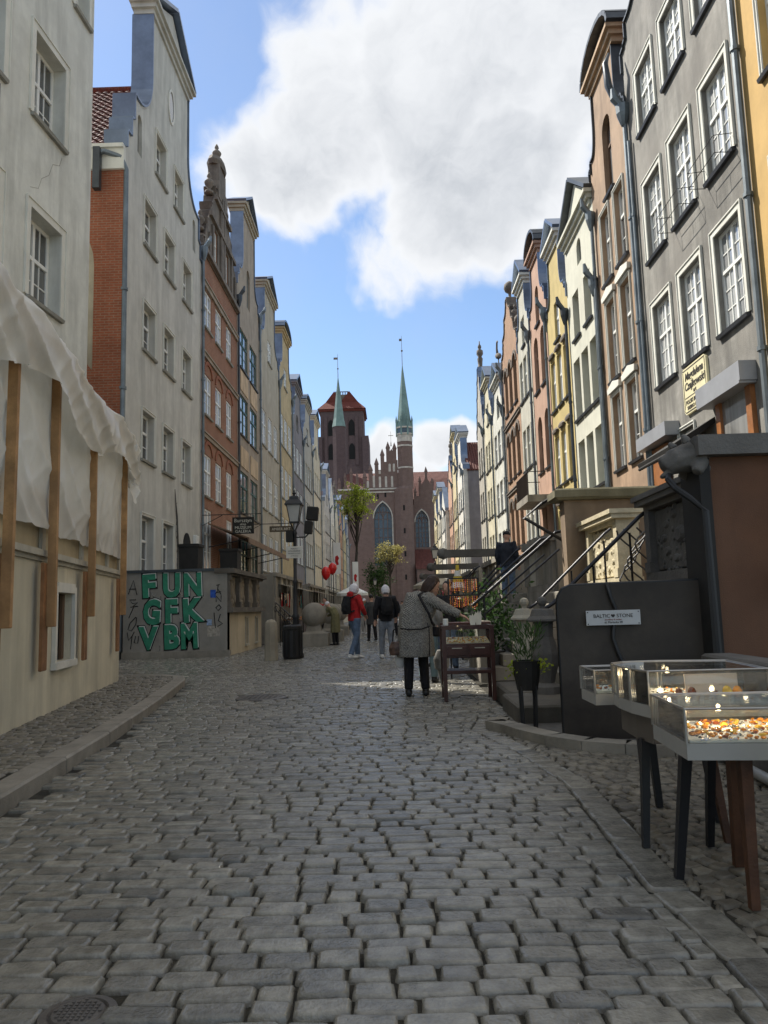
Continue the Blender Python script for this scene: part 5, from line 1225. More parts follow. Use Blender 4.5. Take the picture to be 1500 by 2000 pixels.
blobby([([(2.95, 6.85, 2.5), (2.7, 6.83, 2.47), (2.55, 6.82, 2.43), (2.46, 6.82, 2.36)], [.13, .18, .15, .08], .8), ([(2.62, 6.68, 2.58), (2.58, 6.66, 2.64)], [.05, .02], 1), ([(2.62, 6.98, 2.58), (2.58, 7.0, 2.64)], [.05, .02], 1),
        ([(2.5, 6.82, 2.44), (2.42, 6.82, 2.42)], [.07, .05], 1), ([(2.5, 6.82, 2.33), (2.42, 6.82, 2.29)], [.06, .035], .6), ([(2.75, 6.7, 2.42), (2.68, 6.66, 2.3)], [.07, .05], 1), ([(2.75, 6.96, 2.42), (2.68, 7.0, 2.3)], [.07, .05], 1)] +
       [([(2.72+.02*k, 6.83+.17*math.cos(k), 2.47+.15*math.sin(k)), (2.66+.02*k, 6.83+.2*math.cos(k), 2.45+.18*math.sin(k))], [.05, .03], 1) for k in range(7)], 'gargoyle', m_stoned, DW, vox=.014)
q = MB(); q.tube([(2.5, 6.82, 2.34), (2.46, 6.75, 2.26), (2.5, 6.72, 2.18), (2.62, 6.7, 2.08), (2.74, 6.68, 1.96), (2.76, 6.68, .1)], .03, 8); q.build('drain_pipe', m_black, DW)
# stair with newels and rails
ST = thing('stone_stair', 'stone stair with ball-topped newel posts rising to the carved terrace', 'stair')
n = 7
for k in range(n):
    q = MB(); q.bbox(1.78+k*.175, 3.0, 9.14, 10.12, k*.19+(.0 if k else -.1), (k+1)*.19-.002, .012); q.build('step', m_stone, ST)
q = MB(); q.bbox(1.22, 3.0, 7.95, 9.10, -.1, .18, .02); q.bbox(1.30, 1.778, 9.102, 10.4, -.1, .19, .03); q.build('landing_slab', M('darker slab stone', (.13, .12, .10), stain=.5, var=.25, bump=.6), ST)  # landing slab toned darker than the steps
NP = [(.17, .18), (.17, .26), (.10, .30), (.12, .38), (.155, .5), (.165, .62), (.14, .74), (.11, .82), (.115, .97), (.12, .99), (.19, 1.0), (.19, 1.02), (.15, 1.06), (.125, 1.13), (.11, 1.14), (.03, 1.145), (.03, 1.17), (.055, 1.2), (.062, 1.23), (.05, 1.265), (.015, 1.285)]
for (x, y, mm) in ((1.72, 10.26, m_stonel), (1.72, 9.02, m_stoned)):
    q = MB(); q.lathe(NP, (x, y, 0), 10); q.build('newel_post', mm, ST)
for (y, x1, z1, r_) in ((9.06, 3.0, 2.24, .024), (10.18, 2.9, 2.16, .018)):
    q = MB(); q.tube([(1.76, y, 1.14), (1.86, y, 1.2), (x1-.08, y, z1-.06), (x1, y, z1)], r_, 8); q.build('handrail', m_iron, ST)
    q = MB(); q.tube([(2.35, y, .9), (2.35, y, 1.62)], .014, 6); q.tube([(2.8, y, 1.3), (2.8, y, 2.0)], .014, 6); q.build('baluster', m_iron, ST)
# second pedestal in the sun and the brown divider wall behind it
T3 = thing('terrace', 'cream sandstone terrace front with carved relief beside the brown divider wall', 'terrace')
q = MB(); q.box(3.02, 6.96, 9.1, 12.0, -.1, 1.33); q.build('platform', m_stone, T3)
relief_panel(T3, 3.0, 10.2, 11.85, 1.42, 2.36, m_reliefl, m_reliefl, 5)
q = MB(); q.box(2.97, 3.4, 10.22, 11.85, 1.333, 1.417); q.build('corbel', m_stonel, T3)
q = MB()
for k in range(5): q.tube([(3.05+.12*math.sin(a*.8+k), 9.3+k*.18, 1.4+a*.08) for a in range(10)], .012, 5)
q.build('iron_scrollwork', m_black, T3)
D2 = thing('divider_wall', 'brown plastered divider wall with a mossy coping between two terraces', 'wall')
q = MB(); q.box(2.72, 6.95, 12.02, 12.35, -.1, 2.8); q.build('wall', m_brplast, D2)
q = MB(); q.bbox(2.58, 6.95, 11.9, 12.45, 2.803, 2.98, .03); q.box(2.55, 3.25, 11.88, 12.47, 2.84, 2.95); q.build('coping', m_mossy, D2)
# further right terraces
def right_terrace(label, Ya, Yb, zf, spout=True, xf=3.0, stair=True, mat=None):
    T = terrace_row('R', Ya, Yb, xf, 6.97, zf, label, mat or m_stone)
    if spout:
        q = MB(); q.prism([(-.14, 0), (.14, 0), (.17, .2), (.09, .2), (.06, .08), (-.06, .08), (-.09, .2), (-.17, .2)], xf-1.6, xf+.1, 'yzx')
        q.build('water_spout', m_stoned, T, (0, Ya+.4, zf+1.02))
        q = MB(); q.lathe([(.02, 0), (.14, .04), (.17, .16), (.1, .28), (.02, .3)], (xf-1.62, Ya+.4, zf+.98), 8); q.build('spout_head', m_stoned, T, smooth=True)
    if stair:
        for k in range(7): q = MB(); q.bbox(xf-1.45+k*.2, xf, Yb+.02, Yb+1.3, -.05 if k == 0 else k*zf/7, (k+1)*zf/7-.002, .012); q.build('step', m_stone, T)
        for yy in (Yb+.05, Yb+1.25): q = MB(); q.tube([(xf-1.65, yy, .95), (xf-.2, yy, zf+.95), (xf-.1, yy, zf+1.0)], .024, 8); q.tube([(xf-1.5, yy, 0), (xf-1.5, yy, 1.05)], .018, 6); q.build('handrail', m_iron, T)
    return T
T4 = right_terrace('shaded terrace with a stair and dark handrail beyond the brown divider wall', 14.4, 17.4, 1.45, False)
S2 = thing('stone_stair', 'second stone stair with long dark handrails beyond the brown divider wall', 'stair')
for k in range(7): q = MB(); q.bbox(1.55+k*.2, 3.0, 12.75, 14.25, k*.2 if k else -.1, (k+1)*.2-.002, .014); q.build('step', m_stone, S2)
for yy in (12.9, 14.2):
    q = MB(); q.tube([(1.3, yy, 1.2), (1.45, yy, 1.32), (2.75, yy, 2.38), (2.95, yy, 2.42)], .026, 8); q.tube([(1.5, yy, 1.05), (2.8, yy, 2.1)], .018, 6); q.tube([(1.5, yy, .1), (1.5, yy, 1.34)], .02, 6); q.build('handrail', m_iron, S2)
q = MB(); q.bbox(1.35, 1.55, 12.5, 14.35, -.1, .95, .02); q.build('newel_wall', m_stone, S2)
q = MB(); q.tube([(2.6, 12.4, 2.9), (2.5, 12.6, 2.85), (2.2, 12.7, 2.62), (2.9, 12.8, 2.2)], .03, 8); q.build('spout_pipe', m_black, S2)
right_terrace('terrace with a stone water spout below the orange-brown house', 20.6, 25.6, 1.5)
right_terrace('terrace with a stone water spout below the mustard house', 27.6, 33.6, 1.5)
right_terrace('terrace with a stone water spout below the orange arched house', 36.0, 45.0, 1.5)
right_terrace('far right terrace before the gap in the right row', 48.0, 60.0, 1.5, True, 3.2)
right_terrace('farthest terrace along the sunlit right row', 72.0, 95.0, 1.4, False, 3.4, False, m_stonel)
# dark sign board with a small brand plate
SB = thing('sign_board', 'large dark brown board with rounded corner carrying a small silver plate', 'sign board', (1.46, 6.93, 0), R(-3))
bd = [(0, 0), (1.42, 0), (1.42, 1.37), (.12, 1.35), (.05, 1.32), (.012, 1.26), (0, 1.18)]
q = MB(); q.prism(bd, 0, .035, 'xzy'); q.build('board', M('dark brown panel', (.034, .027, .02), rough=.62, var=.4, scale=2.5, bump=.1, stain=.3), SB)
q = MB(); q.tube([(0, .017, .0), (0, .017, 1.18), (.012, .017, 1.26), (.05, .017, 1.32), (.12, .017, 1.35), (1.42, .017, 1.372)], .019, 6); q.build('edge_trim', m_iron, SB)
q = MB(); q.bbox(.235, .705, -.048, -.042, .995, 1.125, .002); pl_ = q.build('brand_plate', M('brushed silver', (.42, .42, .42), rough=.4, metal=.3, var=.08, bump=0), SB)
lettering('BALTIC', .045, m_ink, pl_, (.37, -.0495, 1.062)); lettering('STONE', .045, m_ink, pl_, (.57, -.0495, 1.062)); lettering('ul. Mariacka 28', .026, m_ink, pl_, (.47, -.0495, 1.012)); lettering('jewellery & amber', .02, M('plate red', (.25, .1, .09), bump=0), pl_, (.47, -.0495, 1.038))
q = MB(); q.prism([(.468, 1.06), (.486, 1.078), (.482, 1.09), (.472, 1.09), (.468, 1.084), (.464, 1.09), (.454, 1.09), (.45, 1.078)], -.0498, -.0482, 'xzy'); q.build('heart_emblem', m_ink, pl_)
for x, z in ((.25, 1.11), (.69, 1.11), (.25, 1.008), (.69, 1.008)): q = MB(); q.lathe([(.006, 0), (.004, .004)], (0, 0, 0), 6); q.build('screw', m_ink, pl_, (x, -.049, z), (R(90), 0, 0))
q = MB(); q.tube([(.44, -.02, 1.36), (.46, -.02, 1.25), (.5, -.02, 1.14), (.5, -.012, 1.06), (.47, -.02, .96), (.46, -.025, .88), (.5, -.02, .75), (.55, -.02, .62), (.6, -.02, .4), (.66, -.04, .02)], .018, 6); q.build('cable', m_black, SB, smooth=True)
# curved kerb round the dark sheet standing for the cellar steps
KC = structure(obj('cellar_kerb', MB().box(2.3, 2.5, 5.9, 6.06, -.1, .02).mesh('cellar_kerb', m_stoned)))
cp = [(.93, 8.0), (.86, 7.75), (.98, 7.5), (1.1, 7.15), (1.26, 6.8), (1.5, 6.5), (1.8, 6.3), (2.15, 6.18), (2.5, 6.12)]
for a, b in zip(cp[:-1], cp[1:]):
    a, b = Vector(a), Vector(b); d = (b-a).normalized(); nrm = Vector((-d.y, d.x))
    q = MB(); q.prism([tuple(a+d*.004), tuple(b-d*.004), tuple(b-d*.004+nrm*.2), tuple(a+d*.004+nrm*.2)], -.1, .075, 'xyz'); q.build('kerb_stone', m_stone, KC)
q = MB(); q.add([(1.0, 7.9, .012), (1.2, 7.1, .012), (1.6, 6.5, .012), (2.5, 6.25, .012), (3.0, 6.6, .012), (3.0, 8.0, .012)], [(0, 1, 2, 3, 4, 5)]); structure(q.build('cellar_pit_shade', m_stoned, None))  # flat dark floor, its colour standing in for the shaded cellar pit
CW = thing('low_wall', 'low black cellar wall with a grey metal rail behind the display cases', 'wall')
q = MB(); q.bbox(2.55, 2.8, 2.4, 6.55, -.1, .75, .02); q.build('wall', m_stoned, CW)
q = MB(); q.tube([(2.44, 6.16, .05), (2.38, 5.6, .05), (2.34, 5.0, .05), (2.3, 4.0, .05)], .035, 10); q.build('metal_rail', M('galvanised tube', (.42, .43, .43), rough=.4, metal=.5, var=.1, bump=0), CW, smooth=True)
# plant stand beside the stair
PS = thing('plant_stand', 'tall black pot on thin legs with a wispy green plant', 'plant', (1.27, 7.62, .015))
q = MB(); q.lathe([(.10, .36), (.125, .5), (.135, .62), (.14, .64), (.12, .64), (.11, .6)], (0, 0, 0), 14); q.build('pot', m_blackp, PS)
for k in range(4):
    a = math.pi/4+k*math.pi/2; q = MB(); q.tube([(.1*math.cos(a), .1*math.sin(a), .4), (.085*math.cos(a), .085*math.sin(a), .0)], .012, 6); q.build('leg', m_black, PS)
def leafmat(name, c, tr=.35):
    if name in MATS: return MATS[name]
    m, t = newmat(name); at = t.n('ShaderNodeAttribute', attribute_name='tone').outputs['Fac']
    col = t.mix(at, mul(c, .55), mul(c, 1.5))
    d = t.n('ShaderNodeBsdfPrincipled', ins={'Base Color': col, 'Roughness': .55, 'Specular IOR Level': .3}); tl = t.n('ShaderNodeBsdfTranslucent', ins={0: col})
    t.n('ShaderNodeOutputMaterial', ins={0: t.n('ShaderNodeMixShader', ins={0: tr, 1: d.outputs[0], 2: tl.outputs[0]}).outputs[0]}); MATS[name] = m; return m
def leaves(name, P, size, mat, parent, aspect=.5, up=None, loc=None):
    """many small leaf faces, each a folded diamond"""
    P = np.asarray(P); n = len(P); d = rng.normal(0, 1, (n, 3)) if up is None else up+rng.normal(0, .35, (n, 3)); d /= np.linalg.norm(d, axis=1)[:, None]
    e = np.cross(d, rng.normal(0, 1, (n, 3))); e /= np.linalg.norm(e, axis=1)[:, None]; s = size*rng.uniform(.6, 1.3, n)[:, None]
    V = np.stack([P, P+d*s*.5+e*s*aspect*.5, P+d*s, P+d*s*.5-e*s*aspect*.5], 1)
    me = stone_mesh(name, V, [(0, 1, 2, 3)], mat, rng.uniform(0, 1, n)); me.polygons.foreach_set('use_smooth', [False]*n)
    return obj(name, me, parent, loc)
m_leafd = leafmat('dark foliage', (.035, .075, .02)); m_leafg = leafmat('grassy foliage', (.055, .10, .03)); m_leafy = leafmat('spring foliage', (.30, .36, .04), .5); m_leafo = leafmat('pale spring foliage', (.32, .29, .10), .4)
P = []; U = []
for k in range(420):
    a = random.uniform(0, 2*math.pi); r_ = random.uniform(0, .1); t_ = random.uniform(0, 1)**.7; lean = random.uniform(.2, 1.0)
    P.append((r_*math.cos(a)+lean*.16*t_*math.cos(a), r_*math.sin(a)+lean*.16*t_*math.sin(a), .62+.34*t_)); U.append((math.cos(a)*lean*.6, math.sin(a)*lean*.6, 1.0))
leaves('foliage', P, .075, m_leafg, PS, .16, np.array(U))
P = [(random.gauss(.1, .07), random.gauss(-.02, .05), .58+random.gauss(0, .03)) for _ in range(140)] + [(random.gauss(-.13, .03), random.gauss(0, .04), .56+random.gauss(0, .04)) for _ in range(60)]
leaves('trailing_leaves', P, .04, m_leafy, PS, .6)
# dark wooden glass-topped table with trays
VT = thing('display_table', 'dark wooden display table with a glass front and drawers beside the woman', 'display table', (.6, 9.95, 0))
m_mah = M('dark mahogany', (.055, .02, .014), rough=.35, var=.25, scale=5, bump=.1, coat=.3)
m_glass = glassmat('case glass')
for x in (.0, .615):
    for y in (0, .44): q = MB(); q.bbox(x, x+.05, y, y+.05, -.0, .95, .006); q.build('leg', m_mah, VT)
q = MB(); q.bbox(.01, .655, .01, .48, .54, .72, .006); q.build('drawer_case', m_mah, VT)
for x in (.06, .35): q = MB(); q.bbox(x, x+.25, -.006, .009, .57, .69, .004); d_ = q.build('drawer', m_mah, VT); q = MB(); q.box(x+.06, x+.19, -.012, -.007, .66, .672); q.build('handle', m_stonel, d_)
q = MB(); q.bbox(.02, .645, .02, .47, .34, .38, .006); q.build('shelf', m_mah, VT)
q = MB(); q.box(.05, .615, .012, .05, .9, .95); q.box(.05, .615, .44, .48, .9, .95); q.box(.012, .05, .05, .44, .9, .95); q.box(.615, .655, .05, .44, .9, .95); q.build('top_frame', m_mah, VT)
q = MB(); q.box(.05, .615, .05, .44, .925, .932); q.build('top_glass', m_glass, VT); q = MB(); q.box(.05, .615, .02, .026, .722, .9); q.build('front_glass', m_glass, VT)
q = MB(); q.prism([(.04, .722), (.46, .79), (.46, .722)], .05, .615, 'yzx'); q.build('velvet_tray', M('cream velvet', (.55, .45, .30), var=.2, bump=.2), VT)
def scatter_stones(name, n, x0, x1, y0, y1, zf, s0, s1, mats, parent, seed=0):
    rr = random.Random(seed); by = {}
    for k in range(n):
        x, y = rr.uniform(x0, x1), rr.uniform(y0, y1); s = rr.uniform(s0, s1); z = zf(x, y); mm = rr.choice(mats)
        q = by.setdefault(mm, MB()); q.lathe([(s*.4, 0), (s, s*.35), (s*.8, s*.8), (s*.2, s*1.05)], (x, y, z), 6, rr.uniform(.7, 1.4), rr.uniform(.7, 1.2))
    for mm, q in by.items(): o = q.build(name, mm, parent); o['kind'] = 'stuff'
m_amber = M('amber', (.75, .27, .025), rough=.15, var=.4, scale=40, bump=0, spec=.6, coat=.5); m_amberd = M('dark amber', (.22, .05, .012), rough=.15, var=.4, scale=40, bump=0, spec=.6, coat=.5); m_silver = M('silver', (.65, .65, .66), rough=.25, metal=.9, var=.1, bump=0); m_gemg = M('green black stone', (.03, .035, .025), rough=.2, var=.4, bump=0, coat=.4); m_amby = M('yellow amber', (.80, .50, .08), rough=.15, var=.3, scale=40, bump=0, coat=.5)
scatter_stones('amber_pieces', 120, .07, .6, .06, .42, lambda x, y: .725+(y-.04)*.16, .006, .014, [m_amber, m_amby, m_amberd], VT, 4)
# small things on the table top
for (x, y, h_, lab, kind) in ((1.02, 10.15, .14, 'small white paw-shaped stand on the display table', 'stand'), (1.1, 10.2, .18, 'taller white paw-shaped stand on the display table', 'stand')):
    q = MB(); q.prism([(-.03, 0), (.03, 0), (.045, h_*.6), (.03, h_), (.01, h_*.8), (0, h_*1.05), (-.015, h_*.8), (-.035, h_*.95), (-.045, h_*.6)], -.012, .012, 'xzy'); tag(q.build('jewellery_stand', M('ivory card', (.6, .56, .46), bump=0), None, (x, y, .95)), lab, kind, 'stands on the display table')
q = MB(); q.lathe([(.03, 0), (.035, .01), (.035, .08), (.03, .09)], (0, 0, 0), 10); tag(q.build('jar', M('white jar', (.6, .6, .56), bump=0, rough=.3), None, (.66, 10.1, .95)), 'small white jar at the left end of the display table', 'jar')
# ------------------------------------------------------------------ glass jewellery cases in the right foreground
m_acryl = M('frosted acrylic', (.34, .335, .31), rough=.22, var=.08, bump=0)
m_steel = M('brushed steel', (.36, .35, .33), rough=.38, metal=.7, var=.12, bump=.05, bscale=200)
m_cush = M('white cushion', (.72, .71, .68), var=.06, bump=.2)
m_legd = M('black lacquered leg', (.012, .012, .014), rough=.4, var=.2, bump=.1)
m_legb = M('brown wooden leg', (.09, .038, .018), rough=.5, var=.3, scale=6, bump=.2)
m_case = glassmat('display glass', (.95, .97, .96), 1.2, .06)
def case(label, poly, z0, z1, z2, legs, seed, lit, skirt=None, stones=90):
    C_ = thing('display_case', label, 'display case', (poly[0][0], poly[0][1], 0), 0, 'glass jewellery cases')
    ox, oy = poly[0]; P = [(x-ox, y-oy) for x, y in poly]; n = len(P)
    cx = sum(p[0] for p in P)/n; cy = sum(p[1] for p in P)/n
    def inset(d): return [(p[0]+(cx-p[0])*d/max(.05, math.hypot(cx-p[0], cy-p[1])), p[1]+(cy-p[1])*d/max(.05, math.hypot(cx-p[0], cy-p[1]))) for p in P]
    q = MB(); q.prism(P, z0, z1, 'xyz'); q.build('tray', m_acryl, C_)
    q = MB(); q.prism(inset(.02), z1+.001, z1+.014, 'xyz'); q.build('cushion', m_cush, C_)
    for i in range(n):
        a, b = Vector(P[i]), Vector(P[(i+1) % n]); d = (b-a).normalized(); nr = Vector((-d.y, d.x))
        q = MB(); q.prism([tuple(a+d*.008+nr*.003), tuple(b-d*.008+nr*.003), tuple(b-d*.008+nr*.008), tuple(a+d*.008+nr*.008)], z1, z2-.008, 'xyz'); q.build('glass_pane', m_case, C_)
        q = MB(); q.tube([(a.x, a.y, z1-.002), (a.x, a.y, z2)], .007 if skirt is None or i not in (0,) else .006, 6); q.build('corner_post', m_steel, C_)
        q = MB(); q.tube([(a.x, a.y, z2), (b.x, b.y, z2)], .005, 6); q.build('edge_trim', m_steel, C_)
    q = MB(); q.prism(inset(.004), z2-.006, z2-.001, 'xyz'); q.build('top_glass', m_case, C_)
    if skirt:
        q = MB(); q.prism(inset(.04), skirt, z0-.001, 'xyz'); q.build('skirt', M('taupe panel', (.11, .095, .08), rough=.5, var=.1, bump=0), C_)
    for (x, y, mm, r_) in legs:
        q = MB(); bx, by = x-ox, y-oy; tx, ty = bx+(cx-bx)*.22, by+(cy-by)*.22
        q.ring([[(c+sx*s_, d+sy*s_, z) for sx, sy in ((-1, -1), (1, -1), (1, 1), (-1, 1))] for c, d, s_, z in ((bx, by, r_*.72, .0), (tx, ty, r_, (skirt or z0)+.01))]); q.build('leg', mm, C_)
    xs = [p[0] for p in P]; ys = [p[1] for p in P]
    mx0, mx1, my0, my1 = min(xs)+.05, max(xs)-.05, min(ys)+.05, max(ys)-.05
    zz = z1+.014
    scatter_stones('amber_pieces', stones, mx0, mx1, my0, my1, lambda x, y: zz, .006, .015, [m_amber, m_amber, m_amber, m_amby, m_amberd], C_, seed)
    scatter_stones('silver_pieces', stones*2, mx0, mx1, my0, my1, lambda x, y: zz, .003, .007, [m_silver, m_gemg, m_silver], C_, seed+50)
    rg = MB(); rr = random.Random(seed)
    for k in range(28):
        x, y = rr.uniform(mx0, mx1), rr.uniform(my0, my1); a0 = rr.uniform(0, 6); r_ = rr.uniform(.008, .022)
        rg.tube([(x+r_*math.cos(a0+t*.6), y+r_*.7*math.sin(a0+t*.6), zz+.004) for t in range(11)], .0016, 4)
    o = rg.build('necklace_loops', m_silver, C_); o['kind'] = 'stuff'
    if lit:
        for (x, y, pw) in lit:
            q = MB(); q.lathe([(.001, -.008), (.008, -.004), (.009, .003), (.004, .009)], (x-ox, y-oy, z2-.03), 8)
            if 'lit bulb' not in MATS:
                m, t = newmat('lit bulb'); t.n('ShaderNodeOutputMaterial', ins={0: t.n('ShaderNodeEmission', ins={0: (1, .78, .45, 1), 1: 14}).outputs[0]}); MATS['lit bulb'] = m
            q.build('bulb', MATS['lit bulb'], C_)
            ld = bpy.data.lights.new('case_lamp', 'POINT'); ld.energy = pw; ld.color = (1, .74, .42); ld.shadow_soft_size = .012
            lo = bpy.data.objects.new('case_lamp', ld); COL.objects.link(lo); lo.parent = C_; lo.location = (x-ox, y-oy, z2-.05)
    return C_
arc = [(1.235, 3.86)] + [(1.82, 3.84), (1.86, 4.42), (1.50, 4.52), (1.30, 4.50), (1.215, 4.42), (1.195, 4.25), (1.20, 4.05)]
case('rear glass jewellery case with a rounded end and lit bulb', arc, .63, .69, .855, [(1.20, 3.96, m_legd, .022), (1.62, 4.0, m_legb, .022), (1.72, 4.36, m_legd, .022), (1.33, 4.36, m_legd, .022)], 1, [(1.26, 4.3, .45), (1.5, 4.35, .45)], .50)
case('front glass jewellery case full of glowing amber', [(1.15, 3.17), (1.80, 3.09), (1.84, 3.64), (1.185, 3.68)], .565, .63, .765, [(1.20, 3.52, m_legd, .024), (1.365, 3.17, m_legb, .024), (1.52, 3.66, m_legb, .027), (1.51, 3.95, m_legd, .022)], 2, [(1.40, 3.45, .65), (1.68, 3.42, .65)], None, 190)
case('low glass case half hidden behind the rear jewellery case', [(1.165, 4.62), (1.56, 4.64), (1.56, 4.98), (1.165, 4.96)], .60, .665, .80, [(1.52, 4.7, m_legd, .025), (1.52, 4.92, m_legd, .025)], 3, None, None, 30)
GJ = thing('glass_jar', 'clear glass stand with earrings at the right edge beside the front case', 'glass jar', (1.475, 2.985, 0))
q = MB(); q.box(-.02, .2, -.05, .07, .50, .56); q.build('base', m_steel, GJ)
for a, b in (((-.02, -.05), (.2, -.05)), ((.2, -.05), (.2, .07)), ((.2, .07), (-.02, .07)), ((-.02, .07), (-.02, -.05))):
    q = MB(); x0, x1 = sorted((a[0], b[0])); y0, y1 = sorted((a[1], b[1])); q.box(x0-.002, x1+.002, y0-.002, y1+.002, .561, .77); q.build('glass_pane', m_case, GJ)
q = MB(); q.tube([(.08, .01, .56), (.08, .01, .72)], .004, 6); q.tube([(.0, .01, .70), (.16, .01, .70)], .003, 6); q.build('earring_stand', m_silver, GJ)
scatter_stones('earrings', 20, .0, .16, .0, .02, lambda x, y: .63+.06*((x*37) % 1), .004, .008, [m_silver, m_amber], GJ, 9)
for k in range(4): q = MB(); q.tube([(-.01+.2*(k % 2), -.04+.1*(k//2), .5), (-.01+.2*(k % 2), -.04+.1*(k//2), .0)], .01, 6); q.build('leg', m_legd, GJ)
# bigger display stones that stand out in the rear case
for (x, y, s_, mm, lab) in ((1.52, 4.05, .026, m_amberd, 'dark red-brown cabochon standing in the rear jewellery case'), (1.47, 4.1, .022, m_amberd, 'smaller brown cabochon in the rear jewellery case'), (1.68, 4.0, .03, m_amby, 'yellow amber lump in the rear jewellery case'), (1.74, 4.02, .028, m_amber, 'orange amber lump at the right end of the rear case')):
    q = MB(); q.lathe([(s_*.5, 0), (s_*.95, s_*.5), (s_, s_*1.0), (s_*.7, s_*1.6), (s_*.2, s_*1.9)], (0, 0, 0), 8, 1.0, .6); tag(q.build('amber_stone', mm, None, (x, y, .705), (R(-12), 0, 0.3), smooth=True), lab, 'amber', 'large stones in the rear case')
q = MB(); q.bbox(-.14, .14, -.004, .004, 0, .10, .002); tag(q.build('price_card', M('pink card', (.62, .52, .45), bump=0), None, (1.68, 4.2, .705), (R(-8), 0, 0)), 'plain pinkish card leaning at the back of the rear jewellery case', 'card')
# ------------------------------------------------------------------ people
m_skin = M('skin', (.48, .28, .20), rough=.55, var=.08, bump=.05)
def V3(*a): return Vector(a)
def hand_tubes(wr, d, side, fs=1.0, curl=.35):
    """palm, four bent fingers of unequal length and a thumb leaving the side of the palm"""
    d = d.normalized(); s = d.cross(V3(0, 0, 1)); s = s.normalized() if s.length > .1 else V3(0, 1, 0)
    n = s.cross(d).normalized(); out = [([wr, wr+d*.045*fs, wr+d*.085*fs], [.024*fs, .036*fs, .034*fs], .5)]
    for k, L in enumerate((.068, .078, .072, .056)):
        o = wr+d*.08*fs+s*(k-1.5)*.0205*fs; a = o+d*L*.45*fs-n*curl*.012*fs; b = a+(d*.8-n*curl*1.2).normalized()*L*.32*fs; c = b+(d*.5-n*curl*2).normalized()*L*.25*fs
        out.append(([o-d*.03*fs, a, b, c], [.0095*fs, .009*fs, .0085*fs, .007*fs], 1))
    o = wr+d*.03*fs-s*.03*fs*side; out.append(([o, o+(d*.7-s*side*.7).normalized()*.035*fs-n*.006, o+(d*.9-s*side*.35).normalized()*.065*fs-n*.012], [.013*fs, .0105*fs, .008*fs], 1))
    return out
